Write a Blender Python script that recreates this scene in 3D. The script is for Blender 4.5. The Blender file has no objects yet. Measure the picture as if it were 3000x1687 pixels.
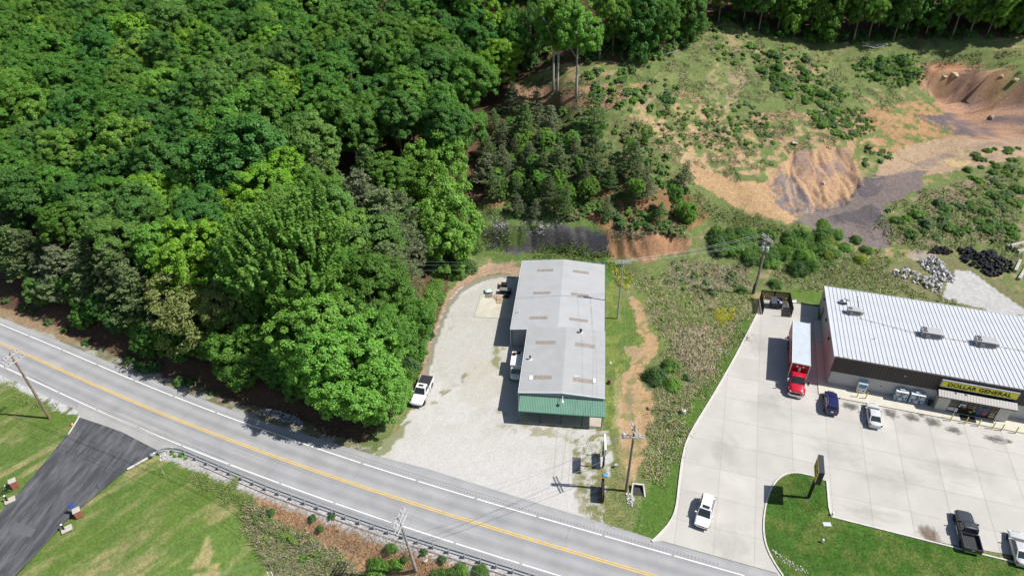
import bpy, bmesh, math, random
import numpy as np
from mathutils import Matrix, Vector
from mathutils.geometry import tessellate_polygon

# ------------------------------------------------------------------ camera
CAM_H = 74.0
FPX, PCX, PCY = 2001.0, 1500.0, 843.5          # focal length and centre in photo pixels (3000 x 1687)
_n = np.array([(1550 - PCX) / FPX, (3503 - PCY) / FPX, 1.0])
D_ = _n / np.linalg.norm(_n)                    # world down, in camera axes (right, down, forward)
_z = np.array([0, 0, 1.0])
F_ = _z - D_ * (_z @ D_); F_ /= np.linalg.norm(F_)
R_ = np.cross(D_, F_)
if R_[0] < 0: R_ = -R_

scene = bpy.context.scene
cam_data = bpy.data.cameras.new('camera')
cam = bpy.data.objects.new('camera', cam_data)
scene.collection.objects.link(cam)
right = Vector((R_[0], F_[0], -D_[0])); down = Vector((R_[1], F_[1], -D_[1])); fwd = Vector((R_[2], F_[2], -D_[2]))
m = Matrix.Identity(4)
for i in range(3):
    m[i][0] = right[i]; m[i][1] = -down[i]; m[i][2] = -fwd[i]
m[2][3] = CAM_H
cam.matrix_world = m
cam_data.sensor_width = 36.0
cam_data.lens = 36.0 * FPX / 3000.0
cam_data.clip_start = 1.0
cam_data.clip_end = 6000.0
scene.camera = cam

# ------------------------------------------------------------------ sky and sun
SUN_EL = math.radians(53.0)
SUN_AZ = math.radians(-8.0)                     # direction towards the sun, from +X
sdir = Vector((math.cos(SUN_EL) * math.cos(SUN_AZ), math.cos(SUN_EL) * math.sin(SUN_AZ), math.sin(SUN_EL)))
world = bpy.data.worlds.new('World'); scene.world = world; world.use_nodes = True
wn = world.node_tree.nodes; wl = world.node_tree.links
bg = wn['Background']; sky = wn.new('ShaderNodeTexSky')
sky.sky_type = 'NISHITA'; sky.sun_disc = False
sky.sun_elevation = SUN_EL
sky.sun_rotation = math.pi / 2 - SUN_AZ
wl.new(sky.outputs[0], bg.inputs[0]); bg.inputs[1].default_value = 0.075
sl = bpy.data.lights.new('sun', 'SUN'); sl.energy = 4.6; sl.angle = math.radians(0.53); sl.color = (1.0, 0.965, 0.91)
so = bpy.data.objects.new('sun', sl); scene.collection.objects.link(so)
so.rotation_euler = sdir.to_track_quat('Z', 'Y').to_euler(); so.location = (60, -20, 120)
scene.view_settings.view_transform = 'Standard'; scene.view_settings.look = 'None'
scene.view_settings.exposure = 0.35; scene.view_settings.gamma = 1.0
scene.view_settings.use_curve_mapping = False
scene.cycles.max_bounces = 6; scene.cycles.diffuse_bounces = 3; scene.cycles.glossy_bounces = 3
scene.cycles.transmission_bounces = 4; scene.cycles.transparent_max_bounces = 8

rng = np.random.default_rng(11)
random.seed(5)
C = scene.collection

# ------------------------------------------------------------------ pixel <-> place
def ray(px, py):
    d = np.array([(px - PCX) / FPX, (py - PCY) / FPX, 1.0])
    return np.array([d @ R_, d @ F_, -(d @ D_)])
def G(px, py, z=0.0):
    r = ray(px, py); t = (z - CAM_H) / r[2]
    return np.array([r[0] * t, r[1] * t, z])
def proj(P):
    P = np.asarray(P, float); v = P - np.array([0, 0, CAM_H])
    c = v[..., 0:1] * R_ + v[..., 1:2] * F_ - v[..., 2:3] * D_
    w = np.maximum(c[..., 2], 1.0)
    return PCX + FPX * c[..., 0] / w, PCY + FPX * c[..., 1] / w

# ------------------------------------------------------------------ noise, polygons
def _hash(ix, iy, s):
    h = (ix.astype(np.int64) * 374761393 + iy.astype(np.int64) * 668265263 + s * 974711) & 0xffffffff
    h = ((h ^ (h >> 13)) * 1274126177) & 0xffffffff
    return ((h ^ (h >> 16)) & 0xffff) / 65535.0
def vnoise(x, y, s=0):
    x = np.asarray(x, float); y = np.asarray(y, float)
    ix = np.floor(x); iy = np.floor(y); fx = x - ix; fy = y - iy
    fx = fx * fx * (3 - 2 * fx); fy = fy * fy * (3 - 2 * fy)
    a = _hash(ix, iy, s); b = _hash(ix + 1, iy, s); c = _hash(ix, iy + 1, s); d = _hash(ix + 1, iy + 1, s)
    return (a * (1 - fx) + b * fx) * (1 - fy) + (c * (1 - fx) + d * fx) * fy
def fbm(x, y, s=0, o=4):
    t = 0; a = .5; n = 0
    for k in range(o):
        t = t + a * vnoise(x * 2 ** k + 17 * k, y * 2 ** k - 9 * k, s + k); n += a; a *= .5
    return t / n
def smooth(a, b, x):
    t = np.clip((x - a) / (b - a), 0, 1); return t * t * (3 - 2 * t)
def inpoly(P, x, y):
    x = np.asarray(x); y = np.asarray(y); r = np.zeros(x.shape, bool); n = len(P)
    for i in range(n):
        x0, y0 = P[i][:2]; x1, y1 = P[(i + 1) % n][:2]
        c = (y0 > y) != (y1 > y)
        if abs(y1 - y0) > 1e-12:
            r ^= c & (x < (x1 - x0) * (y - y0) / (y1 - y0) + x0)
    return r
def polydist(P, x, y, closed=True):
    d = np.full(np.shape(x), 1e9); n = len(P)
    for i in range(n if closed else n - 1):
        a = np.array(P[i][:2], float); b = np.array(P[(i + 1) % n][:2], float); e = b - a; L = e @ e + 1e-12
        t = np.clip(((x - a[0]) * e[0] + (y - a[1]) * e[1]) / L, 0, 1)
        d = np.minimum(d, np.hypot(x - a[0] - t * e[0], y - a[1] - t * e[1]))
    return d
def sdist(P, x, y):                             # positive inside
    d = polydist(P, x, y); return np.where(inpoly(P, x, y), d, -d)
def world_poly(pxs, z=0.0): return [G(a, b, z)[:2] for a, b in pxs]

# ------------------------------------------------------------------ centre line of the road
YEL = [(-260, 897), (0, 1005), (77.6, 1038), (198.8, 1091), (329, 1152), (512, 1227), (600, 1262), (800, 1335), (1003.8, 1407.5),
       (1168, 1461), (1283, 1497), (1400, 1533), (1470, 1554), (1700, 1622), (1921, 1687), (2200, 1769), (2500, 1857)]
_c = np.array(world_poly(YEL))
def resample(P, step):
    P = np.asarray(P, float); s = np.r_[0, np.cumsum(np.hypot(*np.diff(P, axis=0).T))]
    t = np.linspace(0, s[-1], int(s[-1] / step) + 1)
    return np.c_[np.interp(t, s, P[:, 0]), np.interp(t, s, P[:, 1])]
def smooth_line(P, k=9, it=6):
    P = P.copy()
    for _ in range(it):
        Q = P.copy()
        for i in range(1, len(P) - 1):
            a = max(0, i - k); b = min(len(P), i + k + 1); w = min(i - a, b - 1 - i)
            Q[i] = P[i - w:i + w + 1].mean(0)
        P = Q
    return P
CL = smooth_line(resample(_c, 1.0), 7, 4)
_t = np.gradient(CL, axis=0); _t /= np.linalg.norm(_t, axis=1)[:, None]
CN = np.c_[-_t[:, 1], _t[:, 0]]                 # towards the hill
def offs(d, i0=0, i1=None):
    return CL[i0:i1] + CN[i0:i1] * d

# ------------------------------------------------------------------ terrain height
FLAT = world_poly([(1085, 1335), (1160, 1270), (1215, 1190), (1230, 1090), (1255, 1010), (1280, 950), (1305, 880), (1345, 840),
    (1400, 812), (1460, 800), (1650, 765), (1775, 765), (1850, 850), (2200, 860), (2300, 850), (2420, 830), (2700, 850), (3000, 880),
    (3600, 1000), (3600, 1900), (2294, 1760), (1700, 1600)])
ISLAND_PX = [(2294, 1687), (2259, 1636), (2238, 1584), (2236, 1526), (2241, 1490), (2248, 1456), (2260, 1427), (2277, 1403), (2293, 1390), (2312, 1383),
    (2326, 1381), (2341, 1384), (2382, 1395), (2422, 1409), (2428, 1485), (2436, 1514), (2679, 1575), (3000, 1654), (3600, 1805), (3600, 2300), (2500, 2300)]
ISLAND = world_poly(ISLAND_PX)
ctrl = []                                        # photo pixel and height of what is seen there
for a in [(1600, 742, .5), (1450, 735, .6), (1600, 662, 5.2), (1480, 665, 4.6), (1700, 675, 5.0), (1790, 745, .6), (1790, 690, 4.8), (1950, 748, .8), (1950, 690, 5.2),
          (2030, 740, .9), (2020, 690, 4.6), (1500, 612, 6.0), (1420, 640, 5.0), (1700, 560, 8.2), (1700, 480, 12), (1700, 400, 15), (1700, 300, 18), (1560, 420, 13.5),
          (1640, 270, 19), (1500, 300, 17.5), (1700, 200, 22), (1900, 150, 24), (2100, 60, 25.5), (2500, 120, 20.8), (2900, 110, 21.5), (3300, 110, 22), (2300, 105, 22),
          (2200, 300, 15), (2200, 200, 18.6), (2000, 300, 16.5), (2200, 400, 11.5), (2100, 520, 8), (2000, 600, 6.6), (1900, 500, 10.8), (1900, 400, 14),
          (2200, 600, 6.6), (2300, 640, 5.4), (2330, 585, 4.6), (2260, 500, 8.2), (2380, 440, 9.0), (2550, 570, 4.0), (2480, 530, 5.0), (2700, 450, 5.6), (2900, 400, 7), (2960, 340, 8.6),
          (2850, 305, 9.4), (2850, 208, 16.2), (2990, 330, 9.0), (2990, 232, 16.2), (2720, 190, 16.6), (2740, 300, 10.5), (3300, 240, 16.5), (3300, 400, 8),
          (2450, 300, 13.2), (2450, 400, 9.8), (2600, 350, 10.4), (2600, 250, 14), (2700, 150, 18.8), (2450, 200, 16.8), (2350, 150, 19.8), (2600, 190, 16.9), (2850, 160, 18.8), (3000, 170, 18.8),
          (2620, 620, 3), (2800, 600, 3.4), (2900, 520, 4.6), (2990, 470, 5.6), (2750, 700, 1.5), (2600, 730, .8), (2450, 690, 2.4), (2300, 740, 1.4), (2120, 740, 1.2),
          (2650, 800, 0.1), (2950, 750, .8), (3300, 760, 1), (3300, 550, 4), (2400, 800, .3), (2000, 810, .2),
          (1370, 740, 1.8), (1380, 790, .8), (1300, 850, .8), (1400, 690, 3.2)]:
    p = G(*a); ctrl.append((p[0], p[1], p[2]))
for x0, k in ((-112, 1.1), (-80, 1.0), (-60, .95), (-42, .8), (-26, .5)):
    i = int(np.argmin(abs(CL[:, 0] - x0)))
    for d, z in ((5.5, 0.1), (9, 1.2), (20, 5.0), (38, 11.0), (60, 15.0), (90, 18.0), (130, 20.0)):
        q = CL[i] + CN[i] * d; ctrl.append((q[0], q[1], z * k))
for x, y, z in ((-16, 66, .3), (-14, 76, .8), (-9, 88, .6), (-20, 84, 2.6), (0, 160, 22), (-20, 150, 19), (40, 215, 29), (-40, 215, 26), (100, 215, 28), (130, 170, 24), (0, 180, 25), (20, 170, 25.5), (45, 180, 25.5), (70, 180, 24), (95, 180, 24), (120, 185, 25), (20, 195, 28), (-40, 185, 23), (-80, 190, 22),
                (-3, 128, 10.5), (-6, 142, 15.5), (-18, 118, 8.5), (-30, 128, 13)):
    ctrl.append((x, y, z))
for i in range(0, len(CL), 12):
    for d in (-4.6, 0, 5): ctrl.append((*(CL[i] + CN[i] * d), 0))
for q in FLAT[::2]: ctrl.append((q[0], q[1], 0))
for a in [(400, 1500, -.35), (200, 1620, -.4), (550, 1480, -.45), (600, 1620, -1.2), (700, 1560, -2.2), (760, 1600, -2.8), (850, 1640, -3.2), (1000, 1600, -2.2), (1000, 1680, -3.6),
          (1200, 1660, -2.6), (1350, 1680, -1.6), (900, 1520, -1.2), (50, 1300, -.1), (0, 1500, -.2), (100, 1250, -.05), (760, 1480, -.8), (1100, 1560, -.9), (1300, 1640, -1.2),
          (300, 1400, -.2), (900, 1800, -4), (400, 1800, -1.5), (1500, 1800, -2.5)]:
    p = G(*a); ctrl.append((p[0], p[1], p[2]))
K = np.array(ctrl)
def _phi(r): return np.where(r > 1e-6, r * r * np.log(np.maximum(r, 1e-6)), 0)
_S = 50.0
_r = np.hypot(K[:, None, 0] - K[None, :, 0], K[:, None, 1] - K[None, :, 1]) / _S
_A = _phi(_r) + np.eye(len(K)) * 0.0025
_P = np.c_[np.ones(len(K)), K[:, 0] / _S, K[:, 1] / _S]
_M = np.block([[_A, _P], [_P.T, np.zeros((3, 3))]])
_w = np.linalg.solve(_M, np.r_[K[:, 2], 0, 0, 0])
def z_raw(x, y):
    sh = np.shape(x); x = np.clip(np.ravel(x), -135, 135); y = np.clip(np.ravel(y), 26, 235)
    out = np.empty(len(x))
    for a in range(0, len(x), 60000):
        X = x[a:a + 60000]; Y = y[a:a + 60000]
        r = np.hypot(X[:, None] - K[None, :, 0], Y[:, None] - K[None, :, 1]) / _S
        out[a:a + 60000] = _phi(r) @ _w[:-3] + _w[-3] + _w[-2] * X / _S + _w[-1] * Y / _S
    return out.reshape(sh)
def axis(lo, hi, step, far):
    core = np.arange(lo, hi + step / 2, step); g = []; s = step; v = hi
    while v < far: s *= 1.35; v += s; g.append(v)
    b = []; s = step; v = lo
    while v > -far: s *= 1.35; v -= s; b.append(v)
    return np.r_[b[::-1], core, g]
GX = axis(-100, 100, 0.36, 2500); GY = axis(36, 200, 0.36, 2500)
XX, YY = np.meshgrid(GX, GY)
ZZ = z_raw(XX, YY)
droad = polydist(CL, XX, YY, closed=False)
side = np.zeros_like(XX)
_near = droad < 25
_idx = np.where(_near)
_pp = np.c_[XX[_idx], YY[_idx]]
_best = np.zeros(len(_pp), int)
for a in range(0, len(_pp), 40000):
    _best[a:a + 40000] = np.argmin((_pp[a:a + 40000, None, 0] - CL[None, :, 0]) ** 2 + (_pp[a:a + 40000, None, 1] - CL[None, :, 1]) ** 2, axis=1)
side[_idx] = np.einsum('ij,ij->i', _pp - CL[_best], CN[_best])
flat = smooth(-4.0, -0.6, sdist(FLAT, XX, YY))
up_w = smooth(9.5, 5.6, droad) * (side >= 0); lo_w = smooth(8.0, 5.0, droad) * (side < 0)
flat = np.maximum(flat, np.maximum(up_w, lo_w))
rough = fbm(XX / 5, YY / 5, 3, 4) - .5
hillw = smooth(2, 9, ZZ)
_wv = (fbm(XX / 6, YY / 6, 33, 3) - .5) * 5; gully = np.abs(fbm((XX + _wv) / 2.6, (YY - _wv) / 9.0, 31, 4) - .5) * 2.8
_ppx, _ppy = proj(np.stack([XX, YY, ZZ], -1))
steep = inpoly([(2240, 540), (2330, 440), (2480, 430), (2520, 540), (2480, 600), (2330, 630)], _ppx, _ppy) | inpoly([(2690, 190), (3000, 220), (3200, 220), (3200, 330), (2850, 330), (2720, 280)], _ppx, _ppy) | inpoly([(1380, 655), (2020, 680), (2020, 750), (1380, 750)], _ppx, _ppy)
def terrace(Z, poly, z0, z1, lo=.3, hi=.7, soft=25):
    w = smooth(-soft, soft, sdist(poly, _ppx, _ppy)); t = np.clip((Z - z0) / (z1 - z0), 0, 1); s = smooth(lo, hi, t)
    return Z + w * ((z0 + (z1 - z0) * s) - (z0 + (z1 - z0) * t)) * ((Z > z0) & (Z < z1))
ZZ = terrace(ZZ, [(2700, 180), (2760, 175), (3000, 200), (3300, 205), (3300, 345), (2860, 345), (2760, 300)], 9.6, 16.6, .42, .6)
ZZ = terrace(ZZ, [(1380, 640), (1600, 630), (2040, 660), (2040, 770), (1380, 770)], .3, 5.4, .2, .8)
ZZ = ZZ + rough * (0.25 + 0.9 * hillw) - steep * np.clip(1 - gully, 0, 1) ** 3 * 0.9 * smooth(.4, 1, ZZ)
ZZ = ZZ * (1 - flat) - 0.03 * flat
ZZ = ZZ + 0.13 * smooth(0.02, 0.45, sdist(ISLAND, XX, YY))
def Zat(x, y):
    x = np.asarray(x, float); y = np.asarray(y, float)
    i = np.clip(np.searchsorted(GX, x) - 1, 0, len(GX) - 2); j = np.clip(np.searchsorted(GY, y) - 1, 0, len(GY) - 2)
    fx = np.clip((x - GX[i]) / (GX[i + 1] - GX[i]), 0, 1); fy = np.clip((y - GY[j]) / (GY[j + 1] - GY[j]), 0, 1)
    return (ZZ[j, i] * (1 - fx) + ZZ[j, i + 1] * fx) * (1 - fy) + (ZZ[j + 1, i] * (1 - fx) + ZZ[j + 1, i + 1] * fx) * fy
def hit(px, py, dz=0.0):
    """place where the sight line of a photo pixel first comes within dz of the ground"""
    r = ray(px, py); t = np.arange(45, 420, 0.4)
    X = r[0] * t; Y = r[1] * t; Zr = CAM_H + r[2] * t
    g = Zr - (Zat(X, Y) + dz)
    k = np.where(g <= 0)[0]
    if not len(k): return None
    k = k[0]; x, y = X[k], Y[k]
    return np.array([x, y, float(Zat(x, y))])

# ------------------------------------------------------------------ materials
def mat(name, col, rough=0.8, var=0.12, scale=2.0, metal=0.0, bump=0.0, bscale=20.0, spec=0.3, coat=0.0, detail=4.0):
    M = bpy.data.materials.get(name)
    if M: return M
    M = bpy.data.materials.new(name); M.use_nodes = True
    n = M.node_tree.nodes; l = M.node_tree.links; b = n['Principled BSDF']
    b.inputs['Roughness'].default_value = rough; b.inputs['Metallic'].default_value = metal
    b.inputs['Specular IOR Level'].default_value = spec
    if coat: b.inputs['Coat Weight'].default_value = coat; b.inputs['Coat Roughness'].default_value = .05
    tc = n.new('ShaderNodeTexCoord')
    if var > 0:
        nz = n.new('ShaderNodeTexNoise'); nz.inputs['Scale'].default_value = scale; nz.inputs['Detail'].default_value = detail
        l.new(tc.outputs['Object'], nz.inputs['Vector'])
        rp = n.new('ShaderNodeValToRGB')
        c0 = [max(0, c * (1 - var)) for c in col[:3]] + [1]; c1 = [min(1, c * (1 + var)) for c in col[:3]] + [1]
        rp.color_ramp.elements[0].color = c0; rp.color_ramp.elements[1].color = c1
        rp.color_ramp.elements[0].position = .3; rp.color_ramp.elements[1].position = .7
        l.new(nz.outputs['Fac'], rp.inputs[0]); l.new(rp.outputs[0], b.inputs['Base Color'])
    else:
        b.inputs['Base Color'].default_value = (*col[:3], 1)
    if bump > 0:
        nb = n.new('ShaderNodeTexNoise'); nb.inputs['Scale'].default_value = bscale; nb.inputs['Detail'].default_value = 3
        l.new(tc.outputs['Object'], nb.inputs['Vector'])
        bp = n.new('ShaderNodeBump'); bp.inputs['Strength'].default_value = bump; bp.inputs['Distance'].default_value = .05
        l.new(nb.outputs['Fac'], bp.inputs['Height']); l.new(bp.outputs[0], b.inputs['Normal'])
    return M
def glass(name, col=(.02, .025, .03)):
    return mat(name, col, rough=.06, var=0, spec=.8)

# ------------------------------------------------------------------ mesh helpers
class MB:
    def __init__(s): s.v = []; s.f = []
    def add(s, V, F):
        o = len(s.v); s.v += [tuple(map(float, p)) for p in V]; s.f += [tuple(i + o for i in f) for f in F]; return s
    def box(s, c, d, rz=0.0, taper=1.0, M=None):
        x, y, z = [k / 2 for k in d]; V = []
        for k, (a, b, e) in enumerate([(-1, -1, -1), (1, -1, -1), (1, 1, -1), (-1, 1, -1), (-1, -1, 1), (1, -1, 1), (1, 1, 1), (-1, 1, 1)]):
            t = taper if e > 0 else 1
            p = Vector((a * x * t, b * y * t, e * z))
            if M is not None: p = M @ p
            elif rz: p = Matrix.Rotation(rz, 3, 'Z') @ p
            V.append((p[0] + c[0], p[1] + c[1], p[2] + c[2]))
        return s.add(V, [(0, 3, 2, 1), (4, 5, 6, 7), (0, 1, 5, 4), (1, 2, 6, 5), (2, 3, 7, 6), (3, 0, 4, 7)])
    def bb(s, x0, x1, y0, y1, z0, z1): return s.box(((x0 + x1) / 2, (y0 + y1) / 2, (z0 + z1) / 2), (x1 - x0, y1 - y0, z1 - z0))
    def quad(s, *P): return s.add(P, [tuple(range(len(P)))])
    def slab(s, P, t):                          # a polygon given thickness t downwards along its normal
        P = [Vector(p) for p in P]; nrm = (P[1] - P[0]).cross(P[2] - P[0]).normalized(); n = len(P)
        Q = [p - nrm * t for p in P]
        return s.add(P + Q, [tuple(range(n)), tuple(range(2 * n - 1, n - 1, -1))] + [(i, i + n, (i + 1) % n + n, (i + 1) % n) for i in range(n)])
    def prism(s, P, z0, z1):
        n = len(P); V = [(p[0], p[1], z0) for p in P] + [(p[0], p[1], z1) for p in P]
        return s.add(V, [tuple(range(n - 1, -1, -1)), tuple(range(n, 2 * n))] + [(i, (i + 1) % n, (i + 1) % n + n, i + n) for i in range(n)])
    def tube(s, P, r, n=6, cap=True):
        P = [Vector(p) for p in P]; R = r if isinstance(r, (list, tuple)) else [r] * len(P); V = []; Fc = []
        for i, p in enumerate(P):
            t = (P[min(i + 1, len(P) - 1)] - P[max(i - 1, 0)])
            if t.length < 1e-9: t = Vector((0, 0, 1))
            t.normalize(); u = t.cross(Vector((0, 0, 1)))
            if u.length < .05: u = t.cross(Vector((1, 0, 0)))
            u.normalize(); w = t.cross(u)
            for k in range(n):
                a = 2 * math.pi * k / n; q = p + (u * math.cos(a) + w * math.sin(a)) * R[i]; V.append(q)
        for i in range(len(P) - 1):
            for k in range(n): Fc.append((i * n + k, i * n + (k + 1) % n, (i + 1) * n + (k + 1) % n, (i + 1) * n + k))
        if cap: Fc += [tuple(range(n - 1, -1, -1)), tuple(range((len(P) - 1) * n, len(P) * n))]
        return s.add(V, Fc)
    def lathe(s, prof, n=12, c=(0, 0, 0), axis='Z'):
        V = []; Fc = []
        for r, z in prof:
            for k in range(n):
                a = 2 * math.pi * k / n; x, y = r * math.cos(a), r * math.sin(a)
                V.append({'Z': (x + c[0], y + c[1], z + c[2]), 'Y': (x + c[0], z + c[1], y + c[2]), 'X': (z + c[0], x + c[1], y + c[2])}[axis])
        for i in range(len(prof) - 1):
            for k in range(n): Fc.append((i * n + k, i * n + (k + 1) % n, (i + 1) * n + (k + 1) % n, (i + 1) * n + k))
        Fc += [tuple(range(n - 1, -1, -1)), tuple(range((len(prof) - 1) * n, len(prof) * n))]
        return s.add(V, Fc)
    def mesh(s, name, m, smoothed=False):
        me = bpy.data.meshes.new(name); me.from_pydata(s.v, [], s.f)
        bm = bmesh.new(); bm.from_mesh(me); bmesh.ops.recalc_face_normals(bm, faces=bm.faces); bm.to_mesh(me); bm.free()
        if m: me.materials.append(m)
        if smoothed: me.polygons.foreach_set('use_smooth', [True] * len(me.polygons))
        me.update(); return me
    def build(s, name, m, parent=None, loc=(0, 0, 0), rz=0.0, smoothed=False):
        o = bpy.data.objects.new(name, s.mesh(name, m, smoothed)); C.objects.link(o)
        o.location = loc; o.rotation_euler = (0, 0, rz); o.parent = parent
        return o
def np_mesh(name, V, F, m=None):
    V = np.asarray(V, np.float32); F = np.asarray(F, np.int32); me = bpy.data.meshes.new(name)
    me.vertices.add(len(V)); me.vertices.foreach_set('co', V.ravel())
    k = F.shape[1]; me.loops.add(F.size); me.loops.foreach_set('vertex_index', F.ravel())
    me.polygons.add(len(F)); me.polygons.foreach_set('loop_start', np.arange(0, F.size, k, dtype=np.int32))
    if m: me.materials.append(m)
    me.update(calc_edges=True); return me
def add_obj(name, me, parent=None, loc=(0, 0, 0), rot=(0, 0, 0), scale=(1, 1, 1)):
    o = bpy.data.objects.new(name, me); C.objects.link(o); o.location = loc; o.rotation_euler = rot; o.scale = scale; o.parent = parent
    return o
def tag(o, label=None, cat=None, group=None, kind=None):
    if label: o['label'] = label
    if cat: o['category'] = cat
    if group: o['group'] = group
    if kind: o['kind'] = kind
    return o
def thing(name, label, cat, loc=(0, 0, 0), rz=0.0, group=None):
    o = bpy.data.objects.new(name, None); C.objects.link(o); o.location = tuple(map(float, loc)); o.rotation_euler = (0, 0, rz)
    o.empty_display_size = .3
    return tag(o, label, cat, group)
def structure(o): o['kind'] = 'structure'; return o
def copy_tree(o, parent=None):
    c = o.copy(); C.objects.link(c); c.parent = parent
    for ch in list(o.children): copy_tree(ch, c)
    return c
# ------------------------------------------------------------------ ground: what covers it where
PX, PY = proj(np.stack([XX, YY, ZZ], -1))
wx = (fbm(XX / 2.2, (YY + 1.3 * ZZ) / 2.2, 50, 4) - .5) * 2; wy = (fbm(XX / 2.2, (YY + 1.3 * ZZ) / 2.2, 60, 4) - .5) * 2
QX = PX + wx * 16; QY = PY + wy * 12
YZ = YY + 1.3 * ZZ; n1 = fbm(XX / 6, YZ / 6, 70, 4); n2 = fbm(XX / 1.4, YZ / 1.4, 80, 3); n3 = fbm(XX / 14, YZ / 14, 90, 3); n4 = vnoise(XX / .45, YY / .45, 95)
COL = np.zeros(XX.shape + (3,)); VAR = np.full(XX.shape, .45)
LAWN = (.098, .158, .036); STRAW = (.30, .255, .125); GRAVEL = (.485, .47, .448); GRAVEL2 = (.36, .34, .275); ORANGE = (.385, .255, .14); BROWN = (.30, .17, .085)
SHALE = (.088, .084, .088); HILLG = (.142, .176, .062); DRYW = (.215, .175, .115); LITTER = (.10, .062, .04); WEEDG = (.085, .135, .035); TAN = (.40, .275, .155); RED = (.36, .17, .085)
def lerp(a, b, t): return a + (b - a) * t[..., None]
def paint(w, c, var=None):
    global COL, VAR
    w = np.asarray(w, float); COL = lerp(COL, np.array(c), w)
    if var is not None: VAR = VAR + (var - VAR) * w
def zone(poly, warp=1.0): return inpoly(poly, PX + wx * 16 * warp, PY + wy * 12 * warp).astype(float)
paint(np.ones_like(XX), HILLG)
# the cleared hillside: olive grass broken by bare orange soil and greener weeds
paint(smooth(.45, .62, n1) * .6, (.11, .15, .05)); paint(smooth(.56, .68, n3 * .5 + n2 * .5) * .75, TAN); paint(smooth(.6, .7, n2) * .4, DRYW)
paint(zone([(1980, 250), (2330, 430), (2330, 520), (2080, 500), (1960, 480), (1900, 380)]) * smooth(.42, .6, n2) * .75, TAN)
paint(zone([(2480, 330), (2700, 290), (2850, 400), (2600, 450), (2480, 430)]) * smooth(.35, .55, n2) * .85, (.36, .21, .115))
paint(zone([(2200, 330), (2500, 330), (2580, 430), (2340, 445), (2220, 420)]) * smooth(.42, .56, n2) * .75, (.37, .245, .15)); paint(zone([(1880, 360), (2050, 330), (2260, 520), (2080, 500), (1950, 470)]) * smooth(.44, .56, n1 * .4 + n2 * .6) * .75, (.40, .275, .165)); paint(zone([(2100, 170), (2200, 200), (2150, 330), (2050, 300)]) * smooth(.45, .56, n2) * .6, (.36, .27, .17))
FOREST = [(-1500, 500), (0, 905), (200, 985), (300, 1040), (430, 1100), (600, 1180), (760, 1225), (900, 1292), (1060, 1300), (1120, 1250), (1180, 1180), (1225, 1100), (1260, 1000),
          (1290, 900), (1320, 820), (1330, 760), (1340, 690), (1370, 640), (1400, 600), (1450, 560), (1480, 420), (1480, 270), (1600, 190), (1750, 180), (1950, 170), (2050, 110),
          (2130, 60), (2200, 90), (2450, 125), (2700, 112), (3000, 108), (4200, 108), (4200, -2500), (-3000, -2500)]
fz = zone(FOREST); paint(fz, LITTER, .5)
paint(zone([(1400, 600), (1750, 540), (1800, 500), (2000, 560), (2080, 640), (1990, 690), (1780, 685), (1600, 640), (1500, 640)]) * .9, (.235, .125, .065))
paint(zone([(1450, 560), (1480, 330), (1800, 330), (2000, 450), (1980, 560), (1750, 600), (1500, 600)]) * smooth(.35, .6, n2), (.115, .125, .05))
paint(zone([(1490, 250), (1700, 255), (1920, 240), (1780, 320), (1640, 310), (1520, 300)]), (.33, .20, .125))
paint(zone([(1640, 300), (1760, 260), (1800, 210), (1990, 160), (1930, 220), (1850, 260)]) * smooth(.4, .6, n2), WEEDG)
# the dug-out pit
paint(zone([(2590, 650), (2700, 560), (2850, 520), (3000, 450), (3400, 450), (3400, 800), (2950, 770), (2750, 720), (2640, 730)]), lerp(np.array((.135, .165, .06)) * np.ones(COL.shape), np.array((.25, .19, .135)), smooth(.5, .62, n1 * .5 + n2 * .5)))
paint(zone([(2000, 470), (2080, 500), (2160, 530), (2240, 540), (2340, 648), (2270, 650), (2190, 622), (2100, 575), (2030, 530)]), ORANGE)
paint(zone([(2240, 540), (2260, 510), (2330, 445), (2420, 425), (2500, 435), (2510, 490), (2530, 545), (2480, 600), (2420, 612), (2330, 632), (2280, 615)]), (.36, .23, .14))
paint(zone([(2560, 520), (2600, 450), (2700, 415), (2850, 395), (3000, 375), (3300, 360), (3300, 440), (3000, 455), (2900, 485), (2750, 505), (2650, 525)]), (.345, .25, .165))
paint(zone([(2750, 470), (2820, 440), (2880, 440), (2870, 475), (2800, 490)]) * .8, (.45, .34, .17))
paint(zone([(2680, 240), (2690, 195), (2740, 178), (2900, 205), (3000, 235), (3300, 240), (3300, 400), (2850, 405), (2790, 365), (2740, 300)]), (.34, .205, .13))
paint(zone([(2720, 188), (2900, 208), (3000, 235), (3300, 240), (3300, 275), (3000, 285), (2900, 268), (2740, 232)]) * .8, RED)
paint(zone([(2690, 340), (2800, 330), (2900, 345), (3000, 330), (3300, 340), (3300, 385), (2980, 395), (2850, 405), (2760, 390)]) * smooth(.35, .6, n1), (.13, .105, .115))
paint(zone([(2320, 645), (2420, 605), (2490, 575), (2535, 520), (2620, 508), (2710, 500), (2690, 560), (2650, 585), (2585, 600), (2590, 650), (2620, 700), (2600, 735), (2520, 722), (2430, 690)]), (.165, .135, .125))
paint(zone([(2520, 520), (2600, 508), (2580, 560), (2540, 580), (2510, 575)]) * .8, (.10, .09, .10))
paint(zone([(2400, 640), (2560, 600), (2600, 640), (2580, 700), (2480, 690)]) * smooth(.4, .6, n1) * .8, (.085, .078, .085))
paint(zone([(2245, 550), (2300, 505), (2345, 545), (2385, 600), (2400, 625), (2330, 635), (2285, 605)]) * smooth(.3, .55, n2 * .6 + n1 * .4), (.155, .138, .14))
paint(zone([(2380, 500), (2440, 470), (2470, 500), (2430, 520)]) * .5, (.2, .16, .16))
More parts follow.
